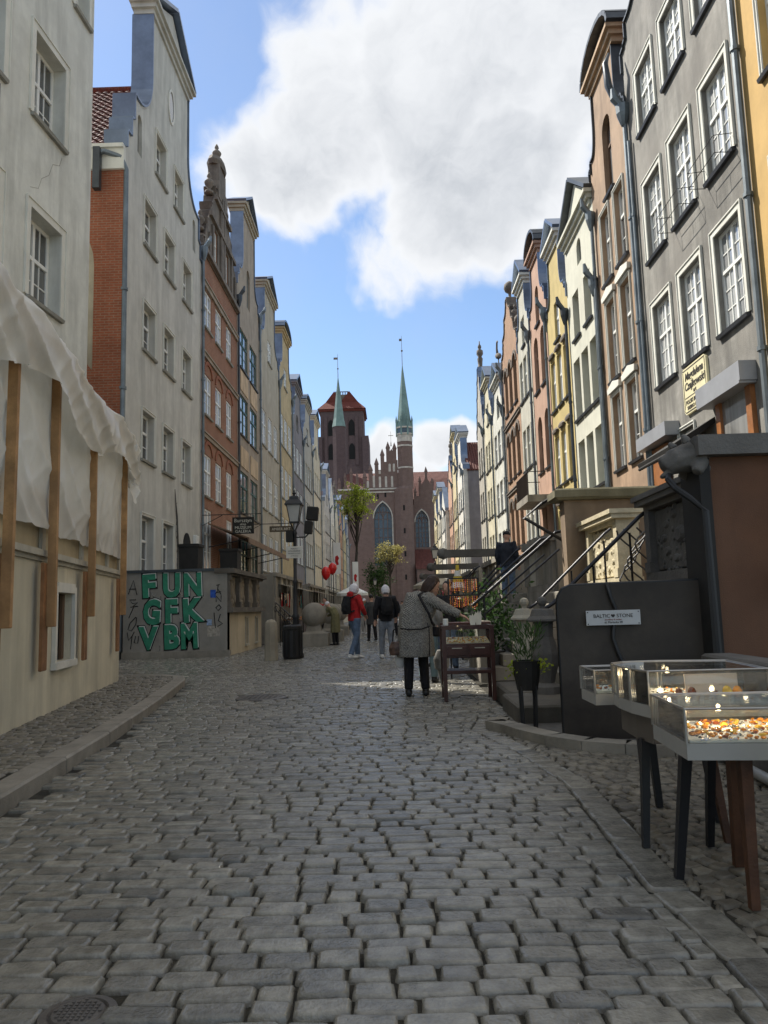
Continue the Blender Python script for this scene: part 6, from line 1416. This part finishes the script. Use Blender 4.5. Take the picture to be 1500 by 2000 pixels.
def person(label, loc, rz, top, legs_m, shoe_m, hair_m, h=1.74, pose=None, long_coat=0.0, hood=None, hat=None, pack=None, vox=.011, skin=None, scarf=None, hem=.86, bulk=1.0, name='person', hairlong=False):
    J = dict(pel=(0, 0, .93), waist=(0, 0, 1.08), chest=(0, .0, 1.28), nb=(0, -.01, 1.44), hd=(0, .03, 1.59), hl=(-.09, 0, .9), hr=(.09, 0, .9), kl=(-.1, .02, .5), kr=(.1, .02, .5), al=(-.11, 0, .08), ar=(.11, 0, .08),
             sl=(-.185, -.01, 1.4), sr=(.185, -.01, 1.4), el=(-.25, -.03, 1.13), er=(.25, -.03, 1.13), wl=(-.25, .07, .9), wr=(.25, .07, .9), lookx=0)
    if pose: J.update(pose)
    K = {k: V3(*v) for k, v in J.items() if isinstance(v, tuple)}
    T = thing(name, label, 'person', loc, rz); s = h/1.74; T.scale = (s, s, s)
    hd, nb = K['hd'], K['nb']; upd = (hd-nb).normalized(); fwd = V3(math.sin(J['lookx']), math.cos(J['lookx']), 0); fwd = (fwd-upd*fwd.dot(upd)).normalized(); sid = fwd.cross(upd)
    b = []
    b.append(([K['pel']+V3(0, 0, -.06), K['pel'], K['waist'], K['chest'], nb+V3(0, 0, -.05), nb, nb+(hd-nb)*.45], [.12, .15, .13, .155, .12, .06, .052], .68))
    b.append(([hd-upd*.115+fwd*.045, hd-upd*.08+fwd*.03, hd-upd*.03+fwd*.012, hd+upd*.03, hd+upd*.08-fwd*.012, hd+upd*.115-fwd*.015], [.028, .058, .077, .082, .066, .025], 1.15))
    b.append(([hd+fwd*.088+upd*.012, hd+fwd*.115-upd*.028], [.009, .015], 1)); b.append(([hd+fwd*.085-upd*.062-sid*.022, hd+fwd*.085-upd*.062+sid*.022], [.008, .008], .7))
    for sg in (-1, 1): b.append(([hd+sid*sg*.08-upd*.03, hd+sid*sg*.088+upd*.02], [.012, .018], .6)); b.append(([hd+fwd*.082+sid*sg*.016+upd*.022, hd+fwd*.074+sid*sg*.048+upd*.022], [.008, .008], .7))
    for S_, E_, W_, sg in (('sl', 'el', 'wl', -1), ('sr', 'er', 'wr', 1)):
        a, e, w_ = K[S_], K[E_], K[W_]; b.append(([K['chest'].lerp(a, .6), a, a.lerp(e, .5), e, e.lerp(w_, .4), w_], [.06, .058, .046, .038, .037, .026], 1)); b += hand_tubes(w_, (w_-e), sg)
    for H_, N_, A_ in (('hl', 'kl', 'al'), ('hr', 'kr', 'ar')):
        hh_, k_, a = K[H_], K[N_], K[A_]; b.append(([hh_, hh_.lerp(k_, .3), k_, k_.lerp(a, .35), a], [.088, .08, .054, .052, .036], 1)); b.append(([a+V3(0, -.05, -.045), a+V3(0, .05, -.05), a+V3(0, .15, -.058)], [.035, .04, .026], .7))
    blobby(b, 'body', skin or m_skin, T, vox=vox, smooth_it=2)
    # eyes
    q = MB()
    for sg in (-1, 1): c = hd+fwd*.084+sid*sg*.032+upd*.008; q.lathe([(.001, -.006), (.006, -.003), (.008, 0), (.006, .003), (.001, .006)], tuple(c), 6)
    q.build('eyes', m_ink, T)
    # upper garment
    g = []; bk = bulk
    low = K['pel']+V3(0, 0, hem-.93)
    tr = [low, K['pel'].lerp(low, .4), K['waist'], K['chest'], nb+V3(0, 0, -.055), nb+V3(0, 0, .005)]
    if long_coat:
        base = V3(low.x, low.y, 0)*.9+V3(0, 0, long_coat); tr = [base, base.lerp(low, .5), low, K['waist'], K['chest'], nb+V3(0, 0, -.055), nb+V3(0, 0, .005)]
        g.append((tr, [.225*bk, .22*bk, .205*bk, .195*bk, .205*bk, .15*bk, .075*bk], .78))
    else: g.append((tr, [.185*bk, .185*bk, .175*bk, .195*bk, .145*bk, .075*bk], .74))
    for S_, E_, W_ in (('sl', 'el', 'wl'), ('sr', 'er', 'wr')):
        a, e, w_ = K[S_], K[E_], K[W_]; g.append(([K['chest'].lerp(a, .55), a, a.lerp(e, .5), e, e.lerp(w_, .5), w_.lerp(e, .04)], [.09*bk, .085*bk, .07*bk, .062*bk, .056*bk, .047*bk], 1))
    if hood: g.append(([nb+V3(0, -.09, -.04), nb+V3(0, -.1, .05), nb+V3(0, -.05, .09)], [.08, .1, .05], .7))
    blobby(g, 'coat' if long_coat else 'jacket', top, T, vox=.014, smooth_it=3)
    g = [([K['pel']+V3(0, 0, .1), K['pel'], K['pel']+V3(0, 0, -.08)], [.15, .165, .13], .75)]
    for H_, N_, A_ in (('hl', 'kl', 'al'), ('hr', 'kr', 'ar')):
        hh_, k_, a = K[H_], K[N_], K[A_]; g.append(([hh_+V3(0, 0, .02), hh_.lerp(k_, .3), k_, k_.lerp(a, .4), a.lerp(k_, .02)], [.105, .098, .075, .07, .062], 1))
    blobby(g, 'trousers', legs_m, T, vox=.014, smooth_it=3)
    for A_ in ('al', 'ar'):
        a = K[A_]; blobby([([a+V3(0, -.075, -.05), a+V3(0, .0, -.04), a+V3(0, .1, -.052), a+V3(0, .175, -.06)], [.04, .052, .046, .03], .75), ([a+V3(0, -.02, .02), a+V3(0, -.01, -.04)], [.05, .05], 1)], 'shoe', shoe_m, T, vox=.01)
    if hat:
        blobby([([hd+upd*.02-fwd*.01, hd+upd*.075-fwd*.012, hd+upd*.125-fwd*.015], [.098, .088, .035], 1.12), ([hd+upd*.045+fwd*.08, hd+upd*.04+fwd*.15], [.06, .045], .2)] if hat[1] == 'cap' else
               [([hd-upd*.1-fwd*.04, hd-upd*.02-fwd*.03, hd+upd*.06-fwd*.02, hd+upd*.13-fwd*.02], [.085, .105, .098, .035], 1.12)], 'hat', hat[0], T, vox=.01)
    else:
        hp = [([hd-upd*.03-fwd*.045, hd+upd*.035-fwd*.022, hd+upd*.09-fwd*.018, hd+upd*.128-fwd*.015], [.07, .09, .078, .03], 1.1)]
        if hairlong: hp.append(([hd+upd*.04-fwd*.05, hd-upd*.08-fwd*.06, hd-upd*.19-fwd*.06], [.085, .082, .05], .9)); hp += [([hd+upd*.05+sid*sg*.06, hd-upd*.05+sid*sg*.075-fwd*.01, hd-upd*.16+sid*sg*.07-fwd*.02], [.035, .035, .02], 1) for sg in (-1, 1)]
        blobby(hp, 'hair', hair_m, T, vox=.01)
    if pack:
        c = K['chest']+V3(0, -.21, -.06); blobby([([c+V3(0, 0, -.2), c+V3(0, -.02, 0), c+V3(0, .02, .2)], [.13, .15, .11], .62), ([c+V3(0, -.08, -.14), c+V3(0, -.08, .0)], [.09, .08], .5)], 'backpack', pack, T, vox=.014)
        q = MB()
        for sg in (-1, 1): q.tube([c+V3(sg*.09, .06, .17), V3(sg*.11, .05, 1.46), V3(sg*.12, .14, 1.35), V3(sg*.13, .12, 1.15), c+V3(sg*.12, .05, -.15)], .02, 6)
        q.build('strap', pack, T)
    return T, K
m_red = M('red hoodie', (.42, .02, .022), var=.15, scale=8, bump=.8, bscale=13); m_blk = M('black fabric', (.012, .012, .014), var=.3, scale=8, bump=.8, bscale=13); m_jean = M('blue denim', (.10, .145, .22), var=.25, scale=10, bump=.7, bscale=14); m_jeang = M('grey denim', (.20, .225, .26), var=.25, scale=10, bump=.7, bscale=14)
m_olive = M('olive coat', (.15, .14, .07), var=.2, scale=8, bump=.7, bscale=14); m_teal = M('teal shirt', (.03, .20, .19), var=.2, bump=.2); m_wsho = M('white trainers', (.68, .68, .66), var=.1, bump=.1); m_bsho = M('black shoes', (.012, .012, .012), rough=.4, bump=.1)
m_hbr = M('dark brown hair', (.035, .018, .011), rough=.5, var=.3, scale=30, bump=.5); m_hbk = M('black hair', (.012, .01, .009), rough=.5, var=.3, scale=30, bump=.5); m_wcap = M('white cap', (.66, .65, .68), var=.08, bump=.15); m_grey = M('grey wool', (.22, .215, .20), var=.2, scale=12, bump=.7, bscale=14); m_navy = M('navy jacket', (.02, .024, .035), var=.25, scale=8, bump=.7, bscale=14)
m_wtro = M('pale trousers', (.42, .40, .37), var=.12, bump=.2)
# tweed with a small woven check
mt2, t = newmat('grey tweed'); pos = t.n('ShaderNodeTexCoord').outputs['Object']; s = t.n('ShaderNodeSeparateXYZ', ins={0: pos})
wv = t.math('MULTIPLY', t.math('SINE', t.math('MULTIPLY', t.math('ADD', s.outputs[0], s.outputs[1]), 300.0)), t.math('SINE', t.math('MULTIPLY', s.outputs[2], 330.0)))
n1 = t.noise(pos, 60, 3, .6); c_ = t.mix(t.ramp(t.math('ADD', wv, t.math('MULTIPLY_ADD', n1, 2.2, -1.1)), -.5, .6), (.04, .039, .037), (.40, .385, .345))
d_ = t.n('ShaderNodeBsdfPrincipled', ins={'Base Color': c_, 'Roughness': .95, 'Specular IOR Level': .15}); bp = t.n('ShaderNodeBump', ins={'Strength': .8, 'Distance': .02, 'Height': t.math('ADD', n1, t.math('MULTIPLY', t.noise(pos, 7, 3, .6), 3.0))}); t.set(d_, 'Normal', bp.outputs[0]); t.n('ShaderNodeOutputMaterial', ins={0: d_.outputs[0]}); MATS['grey tweed'] = mt2
# woman in the tweed coat, leaning over the display table (her frame: x to the right, y away from the viewer)
pw = dict(pel=(-.03, .0, .93), waist=(-.02, .01, 1.08), chest=(.06, .04, 1.26), nb=(.16, .07, 1.41), hd=(.245, .09, 1.53), hl=(-.11, 0, .9), hr=(.06, 0, .9), kl=(-.13, .01, .5), kr=(.07, .02, .5), al=(-.145, -.02, .08), ar=(.09, -.01, .08),
          sl=(-.06, .17, 1.36), sr=(.16, -.08, 1.33), el=(-.1, .2, 1.08), er=(.38, -.10, 1.20), wl=(-.08, .3, .88), wr=(.60, -.14, 1.09), lookx=R(75))
W_, K = person('woman in a grey tweed coat reaching over the dark display table', (.31, 10.74, 0), 0, mt2, m_blk, m_bsho, m_hbr, h=1.72, pose=pw, long_coat=.53, vox=.0075, bulk=1.2, hairlong=True)
q = MB(); q.tube([K['nb']+V3(-.02, .02, .04), V3(.03, -.17, 1.38), V3(.09, -.235, 1.25), V3(.16, -.24, 1.12), V3(.2, -.16, 1.0), V3(.24, .0, .95)], .02, 6, flat=.5); q.build('bag_strap', m_blk, W_, smooth=True)
blobby([([(.24, .06, .80), (.25, .08, .93)], [.08, .07], .7)], 'shoulder_bag', m_blk, W_, vox=.012)
q = MB(); q.tube([(.15, -.205, .55), (.155, -.2, .75), (.155, -.2, .92), (.13, -.225, 1.0)], .006, 5); q.tube([(-.24, -.17, .93), (-.1, -.228, .91), (.05, -.228, .915), (.17, -.18, .95)], .01, 5); q.build('coat_seam', m_blk, W_, smooth=True)
HB = thing('handbag', 'brown patterned handbag hanging at the left side of the woman in tweed', 'handbag', (.02, 10.72, .55))
blobby([([(0, 0, .0), (0, 0, .1), (.0, 0, .19)], [.1, .115, .075], .6)], 'bag_body', M('patterned leather', (.10, .06, .045), var=.6, scale=18, bump=.2, rough=.5), HB, vox=.012)
q = MB(); q.tube([(-.06, 0, .18), (-.04, 0, .34), (.03, 0, .40), (.07, 0, .34), (.07, 0, .18)], .009, 6); q.build('handle', m_blk, HB)
PB = thing('plastic_bag', 'small pale plastic bag below the brown handbag', 'bag', (.05, 10.78, .38)); blobby([([(0, 0, 0), (.01, 0, .1), (0, 0, .2)], [.05, .08, .03], .6)], 'bag', M('pale plastic', (.5, .5, .48), rough=.4), PB, vox=.012)
walk = lambda s: dict(kl=(-.1, .16*s, .52), al=(-.11, .2*s, .08), kr=(.1, -.02*s, .5), ar=(.11, -.26*s, .1), el=(-.26, -.14*s, 1.14), wl=(-.27, -.06*s, .9), er=(.26, .06*s, 1.14), wr=(.25, .22*s, .95))
# man in red hoodie and his neighbours
person('man in a red hoodie and jeans with a black backpack walking along the street', (-.98, 18.9, 0), R(-52), m_red, m_jean, m_wsho, m_hbk, h=1.84, pose=dict(walk(.75), wl=(-.16, .2, 1.0), wr=(.16, .2, 1.0)), hood=True, hat=(m_wcap, 'beanie'), pack=m_blk)
person('person in a black jacket and white cap with a backpack seen from behind', (-.2, 18.8, 0), R(8), m_blk, m_jeang, m_wsho, m_hbk, h=1.78, pose=walk(.55), hat=(m_wcap, 'beanie'), pack=m_blk)
person('person in a long olive coat bending towards the stalls on the left', (-2.02, 26.4, 0), R(62), m_olive, m_blk, m_bsho, m_wcap, h=1.62, pose=dict(chest=(0, .1, 1.24), nb=(0, .22, 1.36), hd=(0, .33, 1.46), sl=(-.18, .18, 1.34), sr=(.18, .18, 1.34), el=(-.22, .3, 1.12), er=(.22, .3, 1.12), wl=(-.15, .45, 1.05), wr=(.15, .45, 1.05)), long_coat=.45)
person('person in a red top standing behind the stalls on the left', (-3.0, 33.5, .0), R(160), m_red, m_blk, m_bsho, m_hbk, h=1.75)
person('person in a teal shirt and pale trousers walking in the distance', (-1.45, 37.5, 0), R(170), m_teal, m_wtro, m_wsho, m_hbk, h=1.72, pose=walk(.5), hat=(m_wcap, 'cap'))
person('distant person in dark clothes left of the white-capped walker', (-.85, 29.0, 0), R(20), M('dark grey coat', (.05, .05, .05), var=.2), m_blk, m_bsho, m_hbk, h=1.74, pose=walk(.4), long_coat=.6)
person('distant person in dark clothes right of the white-capped walker', (-.05, 33.0, 0), R(10), m_navy, m_blk, m_bsho, m_hbr, h=1.76, pose=walk(.4))
person('seller in black standing beyond the display table', (1.02, 14.6, 0), R(150), m_blk, m_jean, m_bsho, m_hbk, h=1.7)
person('customer in a navy jacket beside the seller beyond the display table', (.78, 15.6, 0), R(-60), m_navy, m_jean, m_bsho, m_hbk, h=1.66)
person('person in teal jeans almost hidden behind the woman in tweed', (.52, 12.6, 0), R(-20), m_grey, M('teal denim', (.12, .18, .2), var=.2), m_bsho, m_hbr, h=1.6)
person('man in a dark cap and jeans standing on the far stair', (2.72, 18.3, 1.25), R(-30), m_navy, m_jean, m_bsho, m_hbk, h=1.72, hat=(m_blk, 'cap'))
person('distant walker in a beige coat near the shrub', (-1.9, 52.0, 0), R(190), M('beige coat', (.36, .31, .24), var=.15), m_blk, m_bsho, m_hbr, h=1.68, pose=walk(.4), long_coat=.55)
person('distant walker in a black coat under the white parasol', (-2.5, 45.0, 0), R(15), m_blk, m_blk, m_bsho, m_hbr, h=1.7, pose=walk(.4), long_coat=.6)
person('distant walker in grey at the middle of the street', (.6, 60.0, 0), R(0), m_grey, m_jean, m_bsho, m_hbr, h=1.74, pose=walk(.5))
GB = thing('rucksack', 'grey rucksack on the ground beside the display table', 'rucksack', (.66, 11.3, 0)); blobby([([(0, 0, .3), (0, 0, .45), (0, 0, .58)], [.1, .12, .06], .7), ([(0, 0, .05), (0, 0, .3)], [.02, .06], .8)], 'bag', m_grey, GB, vox=.014)
# ------------------------------------------------------------------ trees, stalls, banners and other small things
m_bark = M('dark bark', (.045, .038, .03), var=.35, scale=8, bump=.8, bscale=25)
def tree(label, x, y, ztr, zc, rx, rz_, n, leafm, lean=(0, 0), dens_top=True, seed=1, leaf=.16, leaf2=None):
    rr = random.Random(seed); T = thing('linden_tree', label, 'tree', (x, y, 0))
    q = MB(); lx, ly = lean
    trunk = [(0, 0, -.1), (.05+lx*.3, ly*.3, ztr*.35), (-.06+lx*.6, ly*.6, ztr*.7), (lx, ly, ztr)]
    q.tube(trunk, [.17, .14, .13, .11], 9); q.build('trunk', m_bark, T, smooth=True)
    q = MB(); tips = []
    for k in range(26):
        a = rr.uniform(0, 2*math.pi); el = rr.uniform(-.2, 1.35); L = rr.uniform(.55, .98)
        e = Vector((lx+rx*L*math.cos(a)*math.cos(el), ly+rx*L*math.sin(a)*math.cos(el), zc+rz_*L*math.sin(el)))
        s0 = Vector((lx, ly, ztr-.2+rr.uniform(0, max(.1, zc-ztr)))); m = s0.lerp(e, .5)+Vector((rr.gauss(0, .15), rr.gauss(0, .15), .12))
        q.tube([s0, m, e], [.055, .03, .012], 5); tips += [e, m.lerp(e, .5)]
        for j in range(4):
            f = e+Vector((rr.gauss(0, .3), rr.gauss(0, .3), rr.gauss(.08, .25))); q.tube([m.lerp(e, rr.uniform(.4, 1)), f], [.012, .005], 4); tips.append(f)
    q.tube([(lx, ly, ztr-.1), (lx+.05, ly, zc+rz_*.6)], [.1, .03], 7); q.build('branches', m_bark, T)
    P = []
    for k in range(n):
        c = rr.choice(tips)
        if dens_top and rr.random() > .25+.75*max(0, min(1, (c.z-(zc-rz_))/(2*rz_)))**1.3: continue
        P.append((c.x+rr.gauss(0, .17), c.y+rr.gauss(0, .17), c.z+rr.gauss(0, .13)))
    leaves('crown', P, leaf, leafm, T, .7)
    if leaf2: leaves('crown_shoots', [P[i] for i in range(0, len(P), 3)], leaf*1.1, leaf2, T, .7)
    return T
tree('slim street tree with bright yellow-green new leaves on the left', -3.05, 60, 5.6, 8.9, 1.2, 2.7, 4200, m_leafy, (.25, 0), seed=3, leaf=.15)
tree('round pollarded tree with pale buds in front of the church', -.35, 86, 4.6, 6.6, 1.5, 1.9, 2600, m_leafo, (0, 0), False, seed=5, leaf=.15)
SH = thing('dark_shrub', 'dense dark green tree left of the pollarded tree', 'tree', (-2.0, 96, 0))
q = MB(); q.tube([(0, 0, -.1), (.1, 0, 2.5), (0, 0, 5)], [.2, .15, .06], 8); q.build('trunk', m_bark, SH)
P = []; rr = random.Random(9)
for k in range(60):
    a, b, c = rr.gauss(0, .75), rr.gauss(0, .7), 4.6+rr.gauss(0, 1.3)
    P += [(a+rr.gauss(0, .3), b+rr.gauss(0, .3), c+rr.gauss(0, .3)) for _ in range(70)]
leaves('crown', P, .2, m_leafd, SH, .7)
# green bush beside the second stair
BU = thing('potted_bush', 'bushy green plant in a pot at the foot of the second stair', 'plant', (1.62, 13.4, 0))
q = MB(); q.lathe([(.2, 0), (.26, .4), (.28, .42), (.24, .42)], (0, 0, 0), 12); q.build('pot', m_stoned, BU)
P = [(rr.gauss(0, .25), rr.gauss(0, .22), .95+rr.gauss(0, .28)) for _ in range(900)]; leaves('foliage', P, .10, m_leafd, BU, .45); leaves('light_foliage', P[::4], .10, m_leafg, BU, .45)
# amber necklaces hanging on a rack
AR = thing('amber_rack', 'rack of hanging orange amber necklaces beyond the display table', 'rack', (1.12, 13.0, 0))
q = MB(); q.tube([(-.2, 0, 0), (-.2, 0, 1.66)], .014, 6); q.tube([(.3, 0, 0), (.3, 0, 1.66)], .014, 6); q.tube([(-.2, 0, 1.66), (.3, 0, 1.66)], .012, 6); q.tube([(-.2, 0, 1.38), (.3, 0, 1.38)], .012, 6); q.build('frame', m_iron, AR)
for k in range(13):
    x = -.17+k*.037; q = MB()
    for z0 in (1.65, 1.37):
        L = rr.uniform(.16, .25)
        for j in range(7): q.lathe([(.002, -.014), (.013, 0), (.002, .014)], (x+rr.gauss(0, .003), 0, z0-.02-j*L/7), 6)
    q.build('necklace', [m_amber, m_amberd, m_amber, M('coral red', (.45, .06, .03), rough=.3)][k % 4], AR)
SM = thing('stall_table', 'small stall table below the amber necklaces', 'table', (1.02, 12.55, 0)); q = MB(); q.bbox(-.3, .5, -.2, .25, .9, .94, .006); q.build('table_top', m_mah, SM)
for x in (-.27, .45):
    for y in (-.17, .2): q = MB(); q.tube([(x, y, 0), (x, y, .9)], .02, 6); q.build('leg', m_mah, SM)
# striped yellow awning / parasol far right
PA = thing('parasol', 'small yellow and white folded parasol between the right terraces', 'parasol', (2.0, 24.0, 0)); q = MB(); q.tube([(0, 0, 0), (0, 0, 2.5)], .025, 6); q.build('pole', m_iron, PA)
for k in range(4): q = MB(); q.lathe([(.06+.05*k, 0), (.05+.04*k, .17)], (0, 0, 2.3-.18*k), 10); q.build('canopy_band', M('parasol yellow', (.62, .47, .06)) if k % 2 == 0 else m_wframe, PA)
# stalls on the left side of the street
def stall(label, x, y, wd, col, seed):
    S = thing('market_stall', label, 'market stall', (x, y, 0), R(90), 'amber stalls along the left terraces')
    for u in (0, wd): 
        for v in (0, .9): q = MB(); q.tube([(u, v, 0), (u, v, 2.05)], .02, 6); q.build('post', m_iron, S)
    q = MB(); q.add([(-.1, -.15, 2.0), (wd+.1, -.15, 2.0), (wd+.1, 1.0, 2.3), (-.1, 1.0, 2.3), (-.1, -.15, 1.97), (wd+.1, -.15, 1.97), (wd+.1, 1.0, 2.27), (-.1, 1.0, 2.27)], [(0, 1, 2, 3), (4, 5, 6, 7), (0, 1, 5, 4), (1, 2, 6, 5), (2, 3, 7, 6), (3, 0, 4, 7)]); q.build('canopy', col, S)
    q = MB(); q.bbox(0, wd, .1, .8, .82, .88, .01); q.build('counter', m_woodb, S)
    q = MB(); q.box(0, wd, .12, .15, .1, .81); q.build('counter_cloth', M('stall cloth %d' % seed, ((.3, .26, .2), (.12, .1, .1), (.35, .3, .25))[seed % 3]), S)
    rr2 = random.Random(seed)
    for k in range(int(wd*5)):
        u = .1+k*.2; h_ = rr2.uniform(.25, .6); q = MB(); q.box(u, u+.13, .86, .9, 1.9-h_, 1.92); q.build('hanging_goods', rr2.choice([m_red, m_wframe, m_amber, m_blk, m_teal, m_stonel, m_amberd]), S)
    scatter_stones('goods', 60, .1, wd-.1, .15, .75, lambda a, b: .885, .02, .05, [m_amber, m_amberd, m_wframe, m_silver], S, seed)
    return S
stall('market stall nearest the stone balls', -3.6, 30.5, 2.6, M('canvas beige', (.4, .36, .28)), 1)
stall('market stall beneath the red balloons', -3.6, 35.0, 2.6, M('canvas dark', (.14, .10, .08)), 2)
stall('far market stall beneath the white parasol', -3.6, 41.5, 3.2, M('canvas sand', (.45, .39, .3)), 3)
# scrolled railing on the left
RA = thing('iron_railing', 'scrolled wrought-iron railing between the bollard and the stone ball', 'railing')
q = MB()
for a, b in (((-4.2, 27.4, 1.5), (-3.2, 24.6, .95)), ((-4.2, 27.4, 1.25), (-3.2, 24.6, .7))): q.tube([a, b], .02, 6)
q.build('rail', m_black, RA)
for k in range(5):
    f = k/4; x, y, z = -4.2+f, 27.4-2.8*f, 1.5-.55*f; q = MB(); q.tube([(x, y, z), (x, y, 0)], .014, 6); q.tube([(x+.12*math.cos(t_*.7)*(1-t_/14), y-.2*math.cos(t_*.7)*(1-t_/14), z-.25+.14*math.sin(t_*.7)*(1-t_/14)) for t_ in range(12)], .012, 5); q.build('scroll_post', m_black, RA)
# banners, red balloons, parasol
def banner(label, x, y, z0, z1, wd):
    B = thing('banner', label, 'banner', (x, y, 0), 0, 'white banners with a red emblem')
    q = MB(); q.tube([(-wd/2-.02, .03, 0), (-wd/2-.02, .03, z1+.1)], .025, 6); q.build('pole', m_iron, B)
    q = MB(); q.bbox(-wd/2, wd/2, 0, .012, z0, z1, .003); c = q.build('cloth', m_wframe, B)
    q = MB(); zc = (z0+z1)/2-.1; q.prism([(-.1, zc+.2), (.02, zc+.28), (.12, zc+.12), (.05, zc-.05), (.1, zc-.25), (-.02, zc-.3), (-.12, zc-.1)], -.006, -.001, 'xzy'); q.build('emblem', m_red, c)
    return B
banner('white banner with a red emblem hanging before the far left houses', -3.2, 44.0, 3.2, 5.0, .42)
banner('white banner with a red emblem at the foot of the slim street tree', -2.75, 56.0, 2.5, 4.6, .42)
BL = thing('balloons', 'bunch of red balloons above the left stalls', 'balloons', (-3.3, 39.5, 0)); rr = random.Random(4)
for k in range(6):
    x, y, z = rr.uniform(-.22, .22), rr.uniform(-.2, .1), 3.15+rr.uniform(-.25, .25); q = MB(); q.lathe([(.01, -.33), (.13, -.22), (.23, 0), (.2, .16), (.07, .28), (.01, .3)], (x, y, z), 12); q.build('balloon', M('red balloon', (.62, .02, .02), rough=.25, var=.1, bump=0, coat=.4), BL, smooth=True)
q = MB(); q.tube([(0, 0, 0), (0, 0, 2.9)], .012, 6); q.build('stick', m_iron, BL)
def parasol(label, x, y, r_, z, mm):
    P_ = thing('parasol', label, 'parasol', (x, y, 0)); q = MB(); q.tube([(0, 0, 0), (0, 0, z+.5)], .03, 8); q.build('pole', m_iron, P_)
    q = MB(); n = 8; vs = [(0, 0, z+.55)]+[(r_*math.cos(a*2*math.pi/n), r_*math.sin(a*2*math.pi/n), z) for a in range(n)]+[(r_*math.cos(a*2*math.pi/n), r_*math.sin(a*2*math.pi/n), z-.18) for a in range(n)]
    q.add(vs, [(0, 1+k, 1+(k+1) % n) for k in range(n)]+[(1+k, 1+(k+1) % n, 9+(k+1) % n, 9+k) for k in range(n)]); q.build('canopy', mm, P_)
parasol('white parasol over the distant stalls on the left', -2.9, 54.0, 1.1, 2.3, m_wframe)
parasol('beige parasol far down the right side', 2.2, 40.0, 1.2, 2.3, M('canvas beige', (.4, .36, .28)))
# flower boxes with pink flowers on a right-hand railing
FB = thing('flower_box', 'box of pink flowers on the right beyond the woman in tweed', 'flower box', (1.75, 26.0, 0)); q = MB(); q.bbox(-.4, .4, -.12, .12, 1.2, 1.4, .01); q.build('box', m_woodb, FB); q = MB(); q.tube([(-.3, 0, 0), (-.3, 0, 1.2)], .02, 6); q.tube([(.3, 0, 0), (.3, 0, 1.2)], .02, 6); q.build('stand', m_iron, FB)
leaves('foliage', [(rr.uniform(-.4, .4), rr.gauss(0, .08), 1.5+rr.gauss(0, .08)) for _ in range(260)], .09, m_leafd, FB, .6); leaves('blossoms', [(rr.uniform(-.4, .4), rr.gauss(0, .1), 1.55+rr.gauss(0, .1)) for _ in range(120)], .06, leafmat('pink petals', (.55, .10, .13), .3), FB, .9)
# shop sign wing near the grey house and small fittings
bpy.data.scenes.remove(BENCH)
